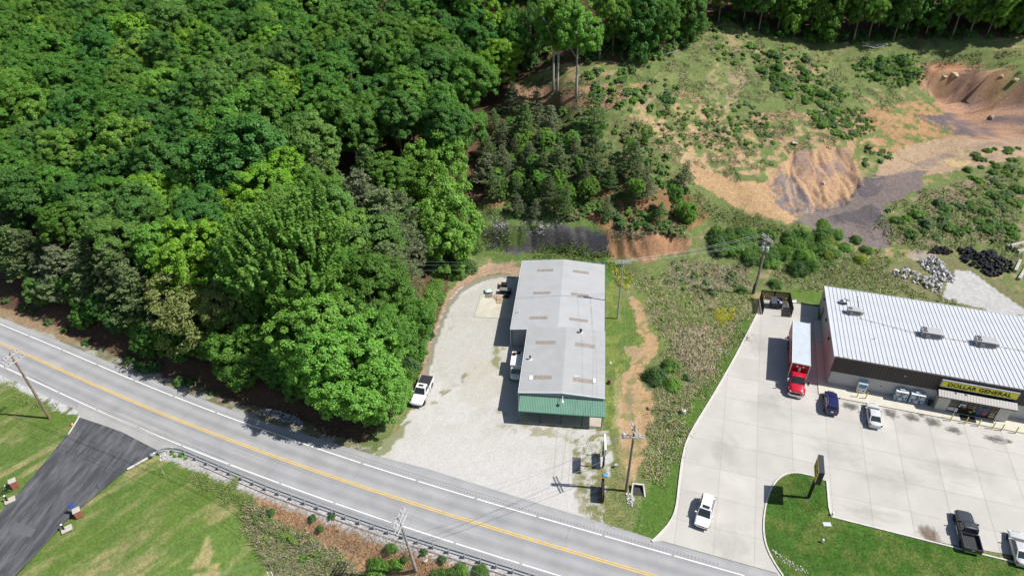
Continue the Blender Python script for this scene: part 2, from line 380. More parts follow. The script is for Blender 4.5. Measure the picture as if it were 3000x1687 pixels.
sk = fbm((XX + _wv) / 1.6, (YY - ZZ * .4) / 10.0, 140, 4); sz_ = zone([(2240, 540), (2330, 440), (2500, 430), (2530, 545), (2480, 600), (2330, 632)]) + zone([(2690, 195), (2900, 208), (3300, 240), (3300, 340), (2860, 330), (2740, 290)])
paint(np.clip(sz_, 0, 1) * smooth(.54, .64, sk) * .55, (.17, .13, .125)); paint(np.clip(sz_, 0, 1) * smooth(.44, .36, sk) * .5, (.44, .29, .17)); paint(zone([(2560, 520), (3000, 375), (3000, 460), (2700, 520)]) * smooth(.52, .62, fbm(XX / 5, YZ / 1.2, 150, 4)) * .5, (.19, .155, .145))
# bank behind the long building
paint(zone([(1340, 740), (1360, 640), (1500, 600), (1720, 640), (1780, 680), (1800, 740), (1560, 770), (1450, 760)]), (.10, .15, .045))
paint(zone([(1400, 690), (1450, 652), (1560, 640), (1720, 668), (1790, 690), (1790, 745), (1600, 738), (1490, 745)]) * smooth(.66, .54, n2 * .5 + n1 * .5), SHALE)
paint(zone([(1775, 690), (1860, 680), (1960, 688), (2030, 700), (2020, 735), (1960, 750), (1900, 765), (1785, 748)]), (.36, .205, .115))
paint(zone([(1735, 690), (1780, 690), (1785, 740), (1735, 738)], .4), (.065, .062, .075))
paint(zone([(1690, 735), (1775, 760), (1850, 800), (1800, 835), (1770, 800), (1700, 770)]), (.075, .15, .03))
# between the two lots
paint(zone([(1790, 790), (2200, 830), (2215, 905), (2140, 1045), (2060, 1165), (2010, 1245), (1990, 1325), (1930, 1450), (1900, 1300), (1920, 1150), (1930, 1030), (1900, 940), (1850, 860)]), lerp(np.array((.20, .185, .10)) * np.ones(COL.shape), np.array((.145, .185, .055)), smooth(.35, .55, n2)))
paint(zone([(2080, 1025), (2130, 962), (2168, 942), (2172, 985), (2120, 1022)]), (.27, .18, .12)); paint(zone([(1880, 880), (1900, 900), (2120, 940), (2000, 1000)]) * smooth(.55, .65, n1) * .7, DRYW)
paint(zone([(1768, 828), (1800, 822), (1840, 895), (1870, 940), (1880, 1000), (1850, 1060), (1830, 1100), (1802, 1270), (1768, 1270)]), lerp(np.array((.155, .19, .05)) * np.ones(COL.shape), np.array((.10, .155, .035)), smooth(.4, .6, n2)))
paint(zone([(1842, 862), (1872, 880), (1900, 940), (1920, 1000), (1925, 1030), (1890, 1070), (1882, 1110), (1922, 1150), (1905, 1220), (1890, 1300), (1870, 1370), (1850, 1420), (1832, 1400), (1806, 1330), (1806, 1230), (1818, 1160), (1834, 1090), (1852, 1060), (1880, 1010), (1860, 940)], 1.6) * (.35 + .65 * smooth(.3, .48, n2)), ORANGE, .3)
paint(zone([(1834, 1010), (1880, 1020), (1890, 1050), (1850, 1065)]) * .8, (.36, .25, .15))
paint(zone([(1835, 1130), (1855, 1130), (1850, 1220), (1832, 1200)]) * .7, (.19, .18, .09)); paint(zone([(1800, 1080), (1830, 1100), (1812, 1250), (1790, 1250)]) * .6, (.32, .26, .14))
paint(zone([(2213, 905), (2146, 1054), (2076, 1176), (2023, 1258), (2000, 1316), (1988, 1398), (1980, 1479), (1962, 1528), (1905, 1592), (1860, 1565), (1880, 1480), (1912, 1400), (1950, 1310), (1990, 1230), (2052, 1130), (2112, 1040), (2172, 930)], .7), (.08, .145, .028))
paint(zone([(2300, 870), (2420, 890), (2420, 850), (2330, 840)]), (.10, .16, .035))
# lots and shoulders
LOT = [(1080, 1345), (1120, 1300), (1165, 1262), (1205, 1200), (1228, 1130), (1250, 1040), (1275, 970), (1303, 890), (1345, 843), (1400, 816), (1460, 806), (1560, 800), (1560, 1240), (1780, 1262), (1795, 1330), (1765, 1500), (1760, 1560), (1600, 1560), (1085, 1400)]
lz = zone(LOT, .5); paint(lz, lerp(np.array(GRAVEL) * np.ones(COL.shape), np.array(GRAVEL2), smooth(.45, .65, n1 * .6 + n2 * .4) * .28), .12)
paint(zone([(1250, 1040), (1300, 890), (1460, 812), (1500, 900), (1480, 1060), (1400, 1120), (1300, 1150)]) * .5, (.40, .385, .34))
paint(zone([(1370, 1060), (1480, 1040), (1500, 1130), (1400, 1200), (1330, 1170)]) * .4, (.42, .385, .30))
paint(zone([(1200, 1200), (1320, 1130), (1400, 1060), (1410, 1066), (1330, 1142), (1220, 1215)]) * smooth(.4, .55, n2), (.22, .20, .11))
paint(zone([(1380, 1060), (1440, 1010), (1490, 1030), (1470, 1090), (1430, 1060)]) * smooth(.5, .62, n2) * .8, (.18, .19, .075))
paint(zone([(1440, 1180), (1470, 1260), (1620, 1290), (1780, 1300), (1790, 1262), (1520, 1235)]) * smooth(.45, .6, n2) * .7, (.24, .22, .11))
paint(zone([(1690, 1275), (1800, 1262), (1860, 1440), (1845, 1540), (1900, 1590), (1800, 1575), (1735, 1545), (1690, 1480), (1670, 1380)]) * smooth(.40, .55, n2 * .6 + n4 * .4), (.19, .185, .075))
paint(zone([(1690, 1330), (1700, 1450), (1760, 1540), (1730, 1560), (1640, 1440)]) * .3, GRAVEL)
paint(zone([(1215, 1190), (1225, 1100), (1250, 1010), (1283, 930), (1308, 862), (1365, 800), (1440, 768), (1525, 785), (1525, 803), (1460, 800), (1400, 810), (1347, 842), (1306, 892), (1274, 975), (1250, 1060), (1230, 1180)], .4), (.34, .235, .16), .4)
paint(zone([(1232, 1170), (1252, 1050), (1278, 970), (1308, 892), (1348, 846), (1402, 815), (1462, 803), (1530, 803), (1530, 815), (1462, 815), (1410, 825), (1356, 855), (1318, 900), (1290, 975), (1264, 1060), (1245, 1175)], .3) * .75, (.17, .15, .095))
paint(zone([(1085, 1345), (1110, 1310), (1160, 1265), (1200, 1230), (1180, 1275), (1130, 1320)]) * .8, (.16, .18, .06))
# the lower side of the road
LAWNZ = [(-1500, 900), (0, 1120), (60, 1145), (120, 1175), (170, 1205), (235, 1225), (460, 1320), (560, 1375), (650, 1412), (745, 1460), (722, 1530), (735, 1570), (765, 1640), (810, 1700), (1000, 2400), (-2500, 2600)]
low = (side < -2) | (PY > 1700) & (PX < 2100)
paint(low & (PX < 2100), (.17, .16, .08))
paint(zone([(735, 1450), (860, 1478), (1000, 1525), (1150, 1580), (1300, 1628), (1420, 1665), (1560, 1710), (1700, 1900), (1100, 1900), (1090, 1690), (1035, 1648), (973, 1604), (900, 1565), (850, 1540), (790, 1515), (760, 1480)]), (.33, .205, .115), .75)
lw = zone(LAWNZ, .5); paint(lw, LAWN, .35)
st = fbm((XX * .72 + YY * .69) / 5.5, (XX * .69 - YY * .72) / 1.1, 120, 4)
paint(lw * smooth(.46, .62, st) * .6, (.20, .21, .085)); paint(lw * smooth(.56, .68, st * .7 + n2 * .3) * .75, STRAW)
paint(lw * smooth(.45, .6, n3) * .5, (.10, .155, .03))
paint(zone([(609, 1570), (540, 1690), (520, 1760), (690, 1760), (650, 1690)], .5) * smooth(.3, .5, n2) * .85, STRAW)
paint(zone([(-400, 930), (0, 1082), (232, 1188), (237, 1217), (200, 1214), (160, 1200), (110, 1172), (60, 1145), (0, 1118), (-400, 960)], .4) * smooth(.2, .38, n2), (.46, .46, .455), .3)
_gr = (side < -4.3) & (side > -5.75 - n2 * .7) & (PX > 470) & (PX < 2000); paint(_gr * .9, (.40, .39, .385), .5)
_sh = (side > 3.6) & (side < 6.0 + (n2 - .5) * 2.2) & (PX < 1090); paint(_sh * .85, lerp(np.array((.34, .34, .30)) * np.ones(COL.shape), np.array((.17, .16, .09)), smooth(.45, .6, n2)), .4)
paint(zone([(-400, 780), (0, 902), (100, 930), (185, 965), (250, 1015), (200, 1003), (100, 968), (0, 928), (-400, 830)]) * .9, (.26, .185, .11))
isl = (sdist(ISLAND, XX, YY) > -.2).astype(float); paint(isl, lerp(np.array((.055, .125, .02)) * np.ones(COL.shape), np.array((.105, .15, .035)), smooth(.5, .68, n2)), .5)
# gravel track behind the store
TRACK = [(2760, 875), (2775, 830), (2800, 792), (2840, 792), (2880, 820), (2920, 850), (2975, 890), (3060, 935), (3300, 1010), (3300, 1060), (2960, 930), (2880, 905)]
paint(zone([(2600, 780), (2780, 740), (2880, 800), (2980, 850), (3300, 930), (3300, 1060), (2980, 950), (2800, 890), (2640, 850), (2560, 820)]), (.165, .165, .08))
paint(zone(TRACK, .35), (.42, .41, .40), .2)
paint(zone([(2660, 735), (2720, 735), (2730, 760), (2700, 770), (2670, 760)]) * .8, (.33, .28, .23))
def track(pts, half, col, w):
    d = polydist(pts, QX, QY, closed=False); paint(smooth(half * 1.6, half * .6, d) * w * smooth(.25, .5, n2), col)
for o_ in (0, 9): track([(2560, 535 + o_), (2640, 505 + o_), (2720, 470 + o_), (2820, 440 + o_), (2920, 415 + o_), (3050, 395 + o_)], 3.0, (.20, .155, .14), .6)
track([(2690, 345), (2740, 375), (2800, 385), (2860, 400), (2960, 410)], 2.2, (.10, .08, .085), .7); track([(2620, 440), (2650, 470), (2700, 490), (2740, 500)], 2.0, (.15, .11, .10), .6); track([(2400, 600), (2450, 640), (2500, 665), (2560, 690)], 2.2, (.06, .055, .06), .7); track([(2440, 620), (2490, 650), (2540, 665)], 2.0, (.07, .06, .065), .6); track([(2760, 255), (2790, 290), (2830, 320), (2870, 345)], 2.5, (.16, .095, .07), .6)
track([(1810, 1180), (1822, 1300), (1838, 1400)], 5, (.46, .35, .22), .5); track([(1870, 1180), (1862, 1300), (1850, 1400)], 5, (.46, .34, .2), .5)
COL *= (1 + (n4 - .5) * .28 * (1 - .65 * lz))[..., None]
V = np.stack([XX, YY, ZZ], -1).reshape(-1, 3); ny, nx = XX.shape
ii = np.arange(ny * nx).reshape(ny, nx)
FQ = np.stack([ii[:-1, :-1], ii[:-1, 1:], ii[1:, 1:], ii[1:, :-1]], -1).reshape(-1, 4)
gm = bpy.data.materials.new('ground cover'); gm.use_nodes = True
n = gm.node_tree.nodes; l = gm.node_tree.links; b = n['Principled BSDF']; b.inputs['Roughness'].default_value = .95; b.inputs['Specular IOR Level'].default_value = .1
at = n.new('ShaderNodeAttribute'); at.attribute_name = 'cover'; av = n.new('ShaderNodeAttribute'); av.attribute_name = 'variation'
tc = n.new('ShaderNodeTexCoord')
na = n.new('ShaderNodeTexNoise'); na.inputs['Scale'].default_value = 3.2; na.inputs['Detail'].default_value = 6; na.inputs['Roughness'].default_value = .7
l.new(tc.outputs['Object'], na.inputs['Vector'])
mr = n.new('ShaderNodeMapRange'); mr.inputs['From Min'].default_value = .3; mr.inputs['From Max'].default_value = .7; mr.inputs['To Min'].default_value = -1; mr.inputs['To Max'].default_value = 1
l.new(na.outputs['Fac'], mr.inputs['Value'])
ml = n.new('ShaderNodeMath'); ml.operation = 'MULTIPLY_ADD'; ml.inputs[2].default_value = 1.0
l.new(mr.outputs[0], ml.inputs[0]); l.new(av.outputs['Fac'], ml.inputs[1])
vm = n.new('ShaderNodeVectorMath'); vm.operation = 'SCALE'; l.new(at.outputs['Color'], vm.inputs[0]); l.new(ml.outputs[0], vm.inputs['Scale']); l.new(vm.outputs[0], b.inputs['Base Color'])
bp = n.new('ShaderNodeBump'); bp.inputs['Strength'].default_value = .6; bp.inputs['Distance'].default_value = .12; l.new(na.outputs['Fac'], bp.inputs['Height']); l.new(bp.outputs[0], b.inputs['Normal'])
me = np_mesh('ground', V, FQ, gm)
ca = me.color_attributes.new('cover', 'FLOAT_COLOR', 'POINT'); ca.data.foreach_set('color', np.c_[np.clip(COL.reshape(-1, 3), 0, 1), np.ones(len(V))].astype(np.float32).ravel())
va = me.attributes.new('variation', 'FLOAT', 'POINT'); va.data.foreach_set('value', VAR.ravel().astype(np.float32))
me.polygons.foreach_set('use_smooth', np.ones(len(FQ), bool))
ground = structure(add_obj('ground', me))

# ------------------------------------------------------------------ road
def asphalt(name, col, stripes=None):
    M = mat(name, col, rough=.9, var=.10, scale=.35, bump=.15, bscale=60, spec=.2, detail=8); return M
A_ROAD = asphalt('road asphalt', (.31, .31, .315)); A_OLD = asphalt('apron asphalt', (.345, .34, .33)); 
A_DRIVE = asphalt('driveway asphalt', (.062, .065, .074))
# wear streaks along the driveway
nn = A_DRIVE.node_tree.nodes; ll = A_DRIVE.node_tree.links; bd = nn['Principled BSDF']; src = bd.inputs['Base Color'].links[0].from_socket
tcd = nn['Texture Coordinate'] if 'Texture Coordinate' in nn else nn.new('ShaderNodeTexCoord')
mp = nn.new('ShaderNodeMapping'); mp.inputs['Scale'].default_value = (.22, 1.1, 1); vr = nn.new('ShaderNodeVectorRotate'); vr.rotation_type = 'Z_AXIS'; vr.inputs['Angle'].default_value = math.radians(-79.6); ll.new(tcd.outputs['Object'], vr.inputs['Vector'])
ll.new(vr.outputs[0], mp.inputs['Vector']); ns = nn.new('ShaderNodeTexNoise'); ns.inputs['Scale'].default_value = 1.0; ns.inputs['Detail'].default_value = 7; ns.inputs['Roughness'].default_value = .65
ll.new(mp.outputs[0], ns.inputs['Vector']); rs = nn.new('ShaderNodeValToRGB'); rs.color_ramp.elements[0].position = .42; rs.color_ramp.elements[1].position = .72
ll.new(ns.outputs['Fac'], rs.inputs[0]); mx = nn.new('ShaderNodeMix'); mx.data_type = 'RGBA'; ll.new(rs.outputs[0], mx.inputs['Factor']); ll.new(src, mx.inputs['A']); mx.inputs['B'].default_value = (.16, .16, .168, 1); ll.new(mx.outputs['Result'], bd.inputs['Base Color'])
# faint wheel tracks along the road
nn = A_ROAD.node_tree.nodes; ll = A_ROAD.node_tree.links; bd = nn['Principled BSDF']; src = bd.inputs['Base Color'].links[0].from_socket
uv = nn.new('ShaderNodeAttribute'); uv.attribute_name = 'across'
wv = nn.new('ShaderNodeMath'); wv.operation = 'SINE'; k_ = nn.new('ShaderNodeMath'); k_.operation = 'MULTIPLY'; k_.inputs[1].default_value = 3.55
ll.new(uv.outputs['Fac'], k_.inputs[0]); ll.new(k_.outputs[0], wv.inputs[0]); ma = nn.new('ShaderNodeMath'); ma.operation = 'MULTIPLY_ADD'; ma.inputs[1].default_value = .1; ma.inputs[2].default_value = 1.0
ll.new(wv.outputs[0], ma.inputs[0]); sc_ = nn.new('ShaderNodeVectorMath'); sc_.operation = 'SCALE'; ll.new(src, sc_.inputs[0]); ll.new(ma.outputs[0], sc_.inputs['Scale']); ll.new(sc_.outputs[0], bd.inputs['Base Color'])

acr = np.array([-4.75, -3.9, -2.6, -1.3, 0, 1.3, 2.6, 3.9, 4.5])
upw = np.interp(np.arange(len(CL)), [0, len(CL)], [0, 0])
rows = []
for a in acr:
    d = np.full(len(CL), a)
    if a == 4.5:                                  # shoulder widens along the gravel lot
        px_, py_ = proj(np.c_[CL, np.zeros(len(CL))]); d = np.interp(px_, [0, 700, 1000, 1200, 1700, 1900], [4.5, 4.6, 5.0, 5.5, 5.0, 4.7])
    if a == -4.75: d = d + .12 * (vnoise(np.arange(len(CL)) / 4., np.zeros(len(CL)), 4) - .5)
    rows.append(CL + CN * d[:, None])
RV = np.concatenate([np.c_[r, np.full(len(r), .0)] for r in rows]); nL = len(CL)
RF = [(k * nL + i, k * nL + i + 1, (k + 1) * nL + i + 1, (k + 1) * nL + i) for k in range(len(acr) - 1) for i in range(nL - 1)]
rm = np_mesh('road', RV, np.array(RF)[:, ::-1], A_ROAD)
at_ = rm.attributes.new('across', 'FLOAT', 'POINT'); at_.data.foreach_set('value', np.repeat(acr, nL).astype(np.float32))
road = structure(add_obj('road', rm))
PAINT_Y = mat('yellow road paint', (.72, .46, .06), rough=.7, var=.12, scale=1.5, detail=8); PAINT_W = mat('white road paint', (.72, .72, .70), rough=.7, var=.10, scale=1.5, detail=8)
def strip(name, d0, d1, i0, i1, m, parent, z=.005):
    i0 = max(0, i0); i1 = min(len(CL), i1)
    a = CL[i0:i1] + CN[i0:i1] * d0; b2 = CL[i0:i1] + CN[i0:i1] * d1; k = i1 - i0
    if k < 2: return
    mb = MB(); mb.add([(*p, z) for p in a] + [(*p, z) for p in b2], [(i, i + 1, i + 1 + k, i + k) for i in range(k - 1)])
    return mb.build(name, m, parent)
strip('centre_line', .08, .20, 0, nL, PAINT_Y, road); strip('centre_line', -.20, -.08, 0, nL, PAINT_Y, road)
def dash(name, off, s0, s1, wd, m, parent, z=.005):
    """a painted stroke from s0 to s1 metres along the road"""
    s = np.linspace(s0, s1, max(2, int((s1 - s0) / 1.0) + 1)); ix = np.arange(nL)
    c = np.c_[np.interp(s, ix, CL[:, 0]), np.interp(s, ix, CL[:, 1])]; nv = np.c_[np.interp(s, ix, CN[:, 0]), np.interp(s, ix, CN[:, 1])]
    a = c + nv * (off - wd / 2); b2 = c + nv * (off + wd / 2); k = len(s)
    return MB().add([(*p, z) for p in a] + [(*p, z) for p in b2], [(i, i + 1, i + 1 + k, i + k) for i in range(k - 1)]).build(name, m, parent)
for off in (3.27, -3.42):
    s = 2.0
    while s < nL - 9:
        pxs, pys = proj(np.array([*CL[int(s)], 0]))
        dash('edge_line', off, s, s + 8.0, .155, PAINT_W, road); s += 8.35
GROOVE = mat('rumble groove', (.255, .255, .257), rough=.9, var=.1)
for off in (3.75, -3.85):                         # milled rumble strip, every groove real but one mesh
    mb = MB(); s = 4.0
    while s < nL - 6:
        i = int(s); f_ = s - i; c = CL[i] * (1 - f_) + CL[i + 1] * f_; nv = CN[i]; tv = np.array([nv[1], -nv[0]])
        px_, _ = proj(np.array([*c, 0]))
        if 60 < px_ < 2100 and not (off < 0 and 250 < px_ < 470 and False):
            a = c + nv * (off - .17); b2 = c + nv * (off + .17); q = tv * .09
            mb.quad((*(a - q), .0072), (*(a + q), .0072), (*(b2 + q), .0072), (*(b2 - q), .0072))
        s += .42
    o = mb.build('rumble_strip', GROOVE, road); o['kind'] = 'stuff'

CRK_SHADOW = mat('sealant and wire shadow', (.12, .12, .125), rough=.7, var=.2)
_ps = proj(np.c_[CL, np.zeros(nL)])[0]; i_a, i_b, i_c, i_d = [int(np.argmin(abs(_ps - v))) for v in (40, 700, 900, 1500)]
dash('joint_wire_shadow', -3.05, i_a, i_b, .05, CRK_SHADOW, road, .0065); dash('joint_wire_shadow', 4.15, i_c, i_d, .05, CRK_SHADOW, road, .0065); dash('joint_wire_shadow', -1.2, i_b, i_d, .03, mat('faint crack', (.24, .24, .245), rough=.9), road, .0065)  # strip beside the lower edge line is overhead wire shadow painted dark
for k in range(9):
    i = i_a + 14 + k * 13 + int(4 * math.sin(k * 2.3)); P_ = []
    a0, a1 = (-3.3, -.3) if k % 2 else (.4, 3.2)
    for q in range(9): d_ = a0 + (a1 - a0) * q / 8; w_ = .25 * (vnoise(np.array(q * .9 + k * 5.), np.array(k * 1.), 3) - .5); c_ = CL[i] + CN[i] * d_ + np.array([CN[i][1], -CN[i][0]]) * w_; P_.append((c_[0], c_[1], .006))
    MB().tube(P_, .012, 3).build('road_crack', CRK_SHADOW, road)
# side road apron and driveway
def sheet(name, P, z, m, parent=None):
    bm = bmesh.new(); vs = [bm.verts.new((p[0], p[1], z)) for p in P]
    for tri in tessellate_polygon([[Vector((p[0], p[1], 0)) for p in P]]): bm.faces.new([vs[i] for i in tri])
    bmesh.ops.recalc_face_normals(bm, faces=bm.faces)
    for f in bm.faces:
        if f.normal.z < 0: f.normal_flip()
    me = bpy.data.meshes.new(name); bm.to_mesh(me); bm.free(); me.materials.append(m)
    return add_obj(name, me, parent)
AP = world_poly([(228, 1172), (231, 1222), (357, 1268), (458, 1321), (490, 1312), (520, 1312), (500, 1270), (360, 1212)])
structure(sheet('side_road_apron', AP, .004, A_OLD))
DR = world_poly([(233, 1222), (300, 1244), (360, 1266), (462, 1319), (432, 1343), (373, 1374), (323, 1414), (242, 1482), (192, 1526), (149, 1575), (93, 1634), (43, 1687), (-60, 1810), (-330, 1810), (-140, 1670), (0, 1501), (56, 1442), (124, 1361), (196, 1273), (222, 1240)])
drive = structure(sheet('driveway', DR, .008, A_DRIVE))
MB().add([(*p, .013) for p in world_poly([(46, 1528), (106, 1549), (90, 1573), (62, 1568), (28, 1557)])], [(0, 1, 2, 3, 4)]).build('asphalt_patch', asphalt('patch asphalt', (.115, .117, .125)), drive)
# pavement edge of pale concrete beside the side road
CONC = mat('pale concrete', (.50, .48, .44), rough=.85, var=.10, scale=.6, bump=.1, bscale=40, detail=8)
KERB = mat('kerb concrete', (.56, .54, .50), rough=.85, var=.12, scale=1.5, detail=6)
def kerb_line(name, P, w=.16, h=.13, z0=-.03, m=None, parent=None):
    P = np.array(P); t = np.gradient(P, axis=0); t /= np.linalg.norm(t, axis=1)[:, None]; nv = np.c_[-t[:, 1], t[:, 0]]
    a = P - nv * w / 2; b2 = P + nv * w / 2; k = len(P); mb = MB()
    V = [(*p, z0) for p in a] + [(*p, h) for p in a] + [(*p, h) for p in b2] + [(*p, z0) for p in b2]
    Fc = []
    for i in range(k - 1):
        for r in range(3): Fc.append((r * k + i, r * k + i + 1, (r + 1) * k + i + 1, (r + 1) * k + i))
    Fc += [(0, k, 2 * k, 3 * k), (k - 1, 4 * k - 1, 3 * k - 1, 2 * k - 1)]
    return mb.add(V, Fc).build(name, m or KERB, parent)
def px_line(pts, step=.6, it=2):
    return smooth_line(resample(np.array(world_poly(pts)), step), 2, it)
structure(kerb_line('driveway_kerb', px_line([(373, 1374), (405, 1358), (432, 1341), (462, 1322), (486, 1313), (505, 1312)]), .3, .05))
structure(kerb_line('driveway_kerb', px_line([(233, 1217), (230, 1228), (218, 1245), (200, 1272)]), .2, .05))

# ------------------------------------------------------------------ concrete lot, cast in slabs
ST_O = G(2418.9, 1122.7); ST_A = math.radians(-17.7)
S1 = np.array([math.cos(ST_A), math.sin(ST_A)]); S2 = np.array([-S1[1], S1[0]])
def st_loc(p): q = np.asarray(p)[:2] - ST_O[:2]; return np.array([q @ S1, q @ S2])
def st_w(x, y): return ST_O[:2] + S1 * x + S2 * y
LEFT_KERB = [(2218, 920), (2183, 990), (2149, 1054), (2114, 1116), (2079, 1176), (2050, 1222), (2026, 1262), (2012, 1290), (2003, 1320), (1996, 1358), (1991, 1400), (1986, 1440), (1983, 1482), (1977, 1508), (1966, 1530), (1942, 1556), (1910, 1586)]
ISL_K = ISLAND_PX[:17]
lotp = world_poly(LEFT_KERB) + [CL[i] + CN[i] * 4.75 for i in range(nL) if 1912 < proj(np.array([*CL[i], 0]))[0] < 2290] + world_poly([(2292, 1700)] + ISL_K)
lotp += [st_w(44, -22), st_w(44, -2.0), st_w(0.5, -2.0), st_w(-.5, 15)] + world_poly([(2399, 899), (2310, 886), (2226, 874)])
bm = bmesh.new(); vs = [bm.verts.new((p[0], p[1], 0.0)) for p in lotp]
for tri in tessellate_polygon([[Vector((p[0], p[1], 0)) for p in lotp]]): bm.faces.new([vs[i] for i in tri])
xs = [-28 + 4.6 * k for k in range(17)]; ys = [-30 + 4.6 * k for k in range(13)]
for x in xs:
    g = bm.verts[:] + bm.edges[:] + bm.faces[:]; p = st_w(x, 0); bmesh.ops.bisect_plane(bm, geom=g, plane_co=(p[0], p[1], 0), plane_no=(S1[0], S1[1], 0))
for y in ys:
    g = bm.verts[:] + bm.edges[:] + bm.faces[:]; p = st_w(0, y); bmesh.ops.bisect_plane(bm, geom=g, plane_co=(p[0], p[1], 0), plane_no=(S2[0], S2[1], 0))
cells = {}
for f in bm.faces:
    q = st_loc(f.calc_center_median()); cells.setdefault((int(np.searchsorted(xs, q[0])), int(np.searchsorted(ys, q[1]))), []).append([tuple(v.co) for v in f.verts])
bm.free()
JOINT = mat('slab joint', (.385, .37, .335), rough=.95, var=.2, scale=3)
lot = structure(sheet('concrete_lot', lotp, .000, JOINT))
SLABM = [mat('lot concrete %d' % k, (.468 * s, .448 * s, .412 * s), rough=.8, var=.07, scale=.35, bump=.06, bscale=50, detail=9) for k, s in enumerate((1.0, .95, 1.03, .98))]
GAP = .012
for (i, j), fs in cells.items():
    x0, x1 = (xs[i - 1] if i else -99), (xs[i] if i < len(xs) else 99); y0, y1 = (ys[j - 1] if j else -99), (ys[j] if j < len(ys) else 99)
    mb = MB(); h = .018 + .001 * ((i * 7 + j * 3) % 4)
    for poly in fs:
        Q = []
        for p in poly:
            q = st_loc(p); q = np.array([min(max(q[0], x0 + GAP), x1 - GAP), min(max(q[1], y0 + GAP), y1 - GAP)]); w = st_w(*q); Q.append((w[0], w[1], h))
        mb.quad(*Q)
    o = mb.build('slab', SLABM[(i * 5 + j * 3 + i * j) % 4], lot)
    for p in o.data.polygons:
        if p.normal.z < 0: o.data.flip_normals(); break
# kerbs round the lot
structure(kerb_line('lot_kerb', px_line(LEFT_KERB), .2, .16)); structure(kerb_line('island_kerb', px_line(ISL_K[:13], .5), .18, .15)); 
structure(kerb_line('island_kerb', px_line([(2422, 1409), (2428, 1485), (2436, 1514)], .5, 0), .18, .15))
structure(kerb_line('island_kerb', px_line([(2436, 1514), (2679, 1575), (3000, 1654), (3300, 1730)], .8, 0), .18, .15))
# concrete pad beside the long building
structure(MB().prism(world_poly([(1408, 872), (1388, 929), (1545, 936), (1545, 876)]), -.1, .06).build('concrete_pad', mat('pad concrete', (.50, .47, .39), rough=.85, var=.12, scale=.7, detail=8)))
# oil stains on the parking bays
STAIN = mat('oil stain', (.13, .12, .11), rough=.75, var=.3, scale=2)
def blot(px, py, rx, ry, m, z=.024, seed=0, parent=None, name='oil_stain'):
    c = G(px, py); mb = MB(); P = []
    for k in range(22):
        a = 2 * math.pi * k / 22; r = 1 + .55 * (vnoise(np.array(k * .9 + seed * 7), np.array(seed * 3.), 9) - .5) + (.25 if k % 3 == 0 else 0)
        P.append((c[0] + rx * r * math.cos(a), c[1] + ry * r * math.sin(a), z))
    return mb.quad(*P).build(name, m, parent)
def stain_mat(name, col, strength):
    M = bpy.data.materials.new(name); M.use_nodes = True; n = M.node_tree.nodes; l = M.node_tree.links; b = n['Principled BSDF']
    b.inputs['Base Color'].default_value = (*col, 1); b.inputs['Roughness'].default_value = .8
    tc = n.new('ShaderNodeTexCoord'); ln = n.new('ShaderNodeVectorMath'); ln.operation = 'LENGTH'; l.new(tc.outputs['Object'], ln.inputs[0])
    nz = n.new('ShaderNodeTexNoise'); nz.inputs['Scale'].default_value = 2.6; nz.inputs['Detail'].default_value = 5; nz.noise_dimensions = '4D'
    l.new(tc.outputs['Object'], nz.inputs['Vector']); oi = n.new('ShaderNodeObjectInfo'); mw = n.new('ShaderNodeMath'); mw.operation = 'MULTIPLY'; mw.inputs[1].default_value = 40; l.new(oi.outputs['Random'], mw.inputs[0]); l.new(mw.outputs[0], nz.inputs['W'])
    s = n.new('ShaderNodeMath'); s.operation = 'SUBTRACT'; l.new(nz.outputs['Fac'], s.inputs[0]); m2 = n.new('ShaderNodeMath'); m2.operation = 'MULTIPLY'; m2.inputs[1].default_value = .62; l.new(ln.outputs['Value'], m2.inputs[0]); l.new(m2.outputs[0], s.inputs[1])
    r = n.new('ShaderNodeMapRange'); r.inputs['From Min'].default_value = -.02; r.inputs['From Max'].default_value = .38; r.inputs['To Max'].default_value = strength; l.new(s.outputs[0], r.inputs['Value']); l.new(r.outputs[0], b.inputs['Alpha'])
    return M
ST_DARK = stain_mat('oil stain soft', (.08, .076, .072), .62); ST_PUD = stain_mat('damp stain', (.16, .10, .06), .7); ST_TYRE = stain_mat('tyre mark soft', (.30, .29, .27), .15)
def blot(px, py, rx, ry, m, rz=-.3, name='oil_stain'):
    c = G(px, py); o = MB().quad((-1, -1, 0), (1, -1, 0), (1, 1, 0), (-1, 1, 0)).build(name, m, lot, (c[0], c[1], .027), rz); o.scale = (rx, ry, 1); return o
for px_, py_, a_, b_ in [(2490, 1190, 1.5, 1.2), (2608, 1212, 1.5, 1.3), (2670, 1223, 1.4, 1.2), (2732, 1236, 1.4, 1.3), (2795, 1260, 1.6, 1.0), (2918, 1287, 1.9, 1.0), (2955, 1293, .7, .6), (2700, 1215, .7, .7)]: blot(px_, py_, a_, b_, ST_DARK)
blot(2723, 1568, 1.6, 2.0, ST_PUD, name='damp_stain')
for px_, py_, a_, b_ in [(2250, 1180, 4, 3), (2450, 1330, 5, 3), (2600, 1400, 6, 3), (2120, 1320, 3, 4), (2230, 1010, 3, 4), (2550, 1500, 5, 1.6), (2800, 1380, 6, 3), (2150, 1600, 3, 4)]: blot(px_, py_, a_, b_, ST_TYRE, name='tyre_mark')
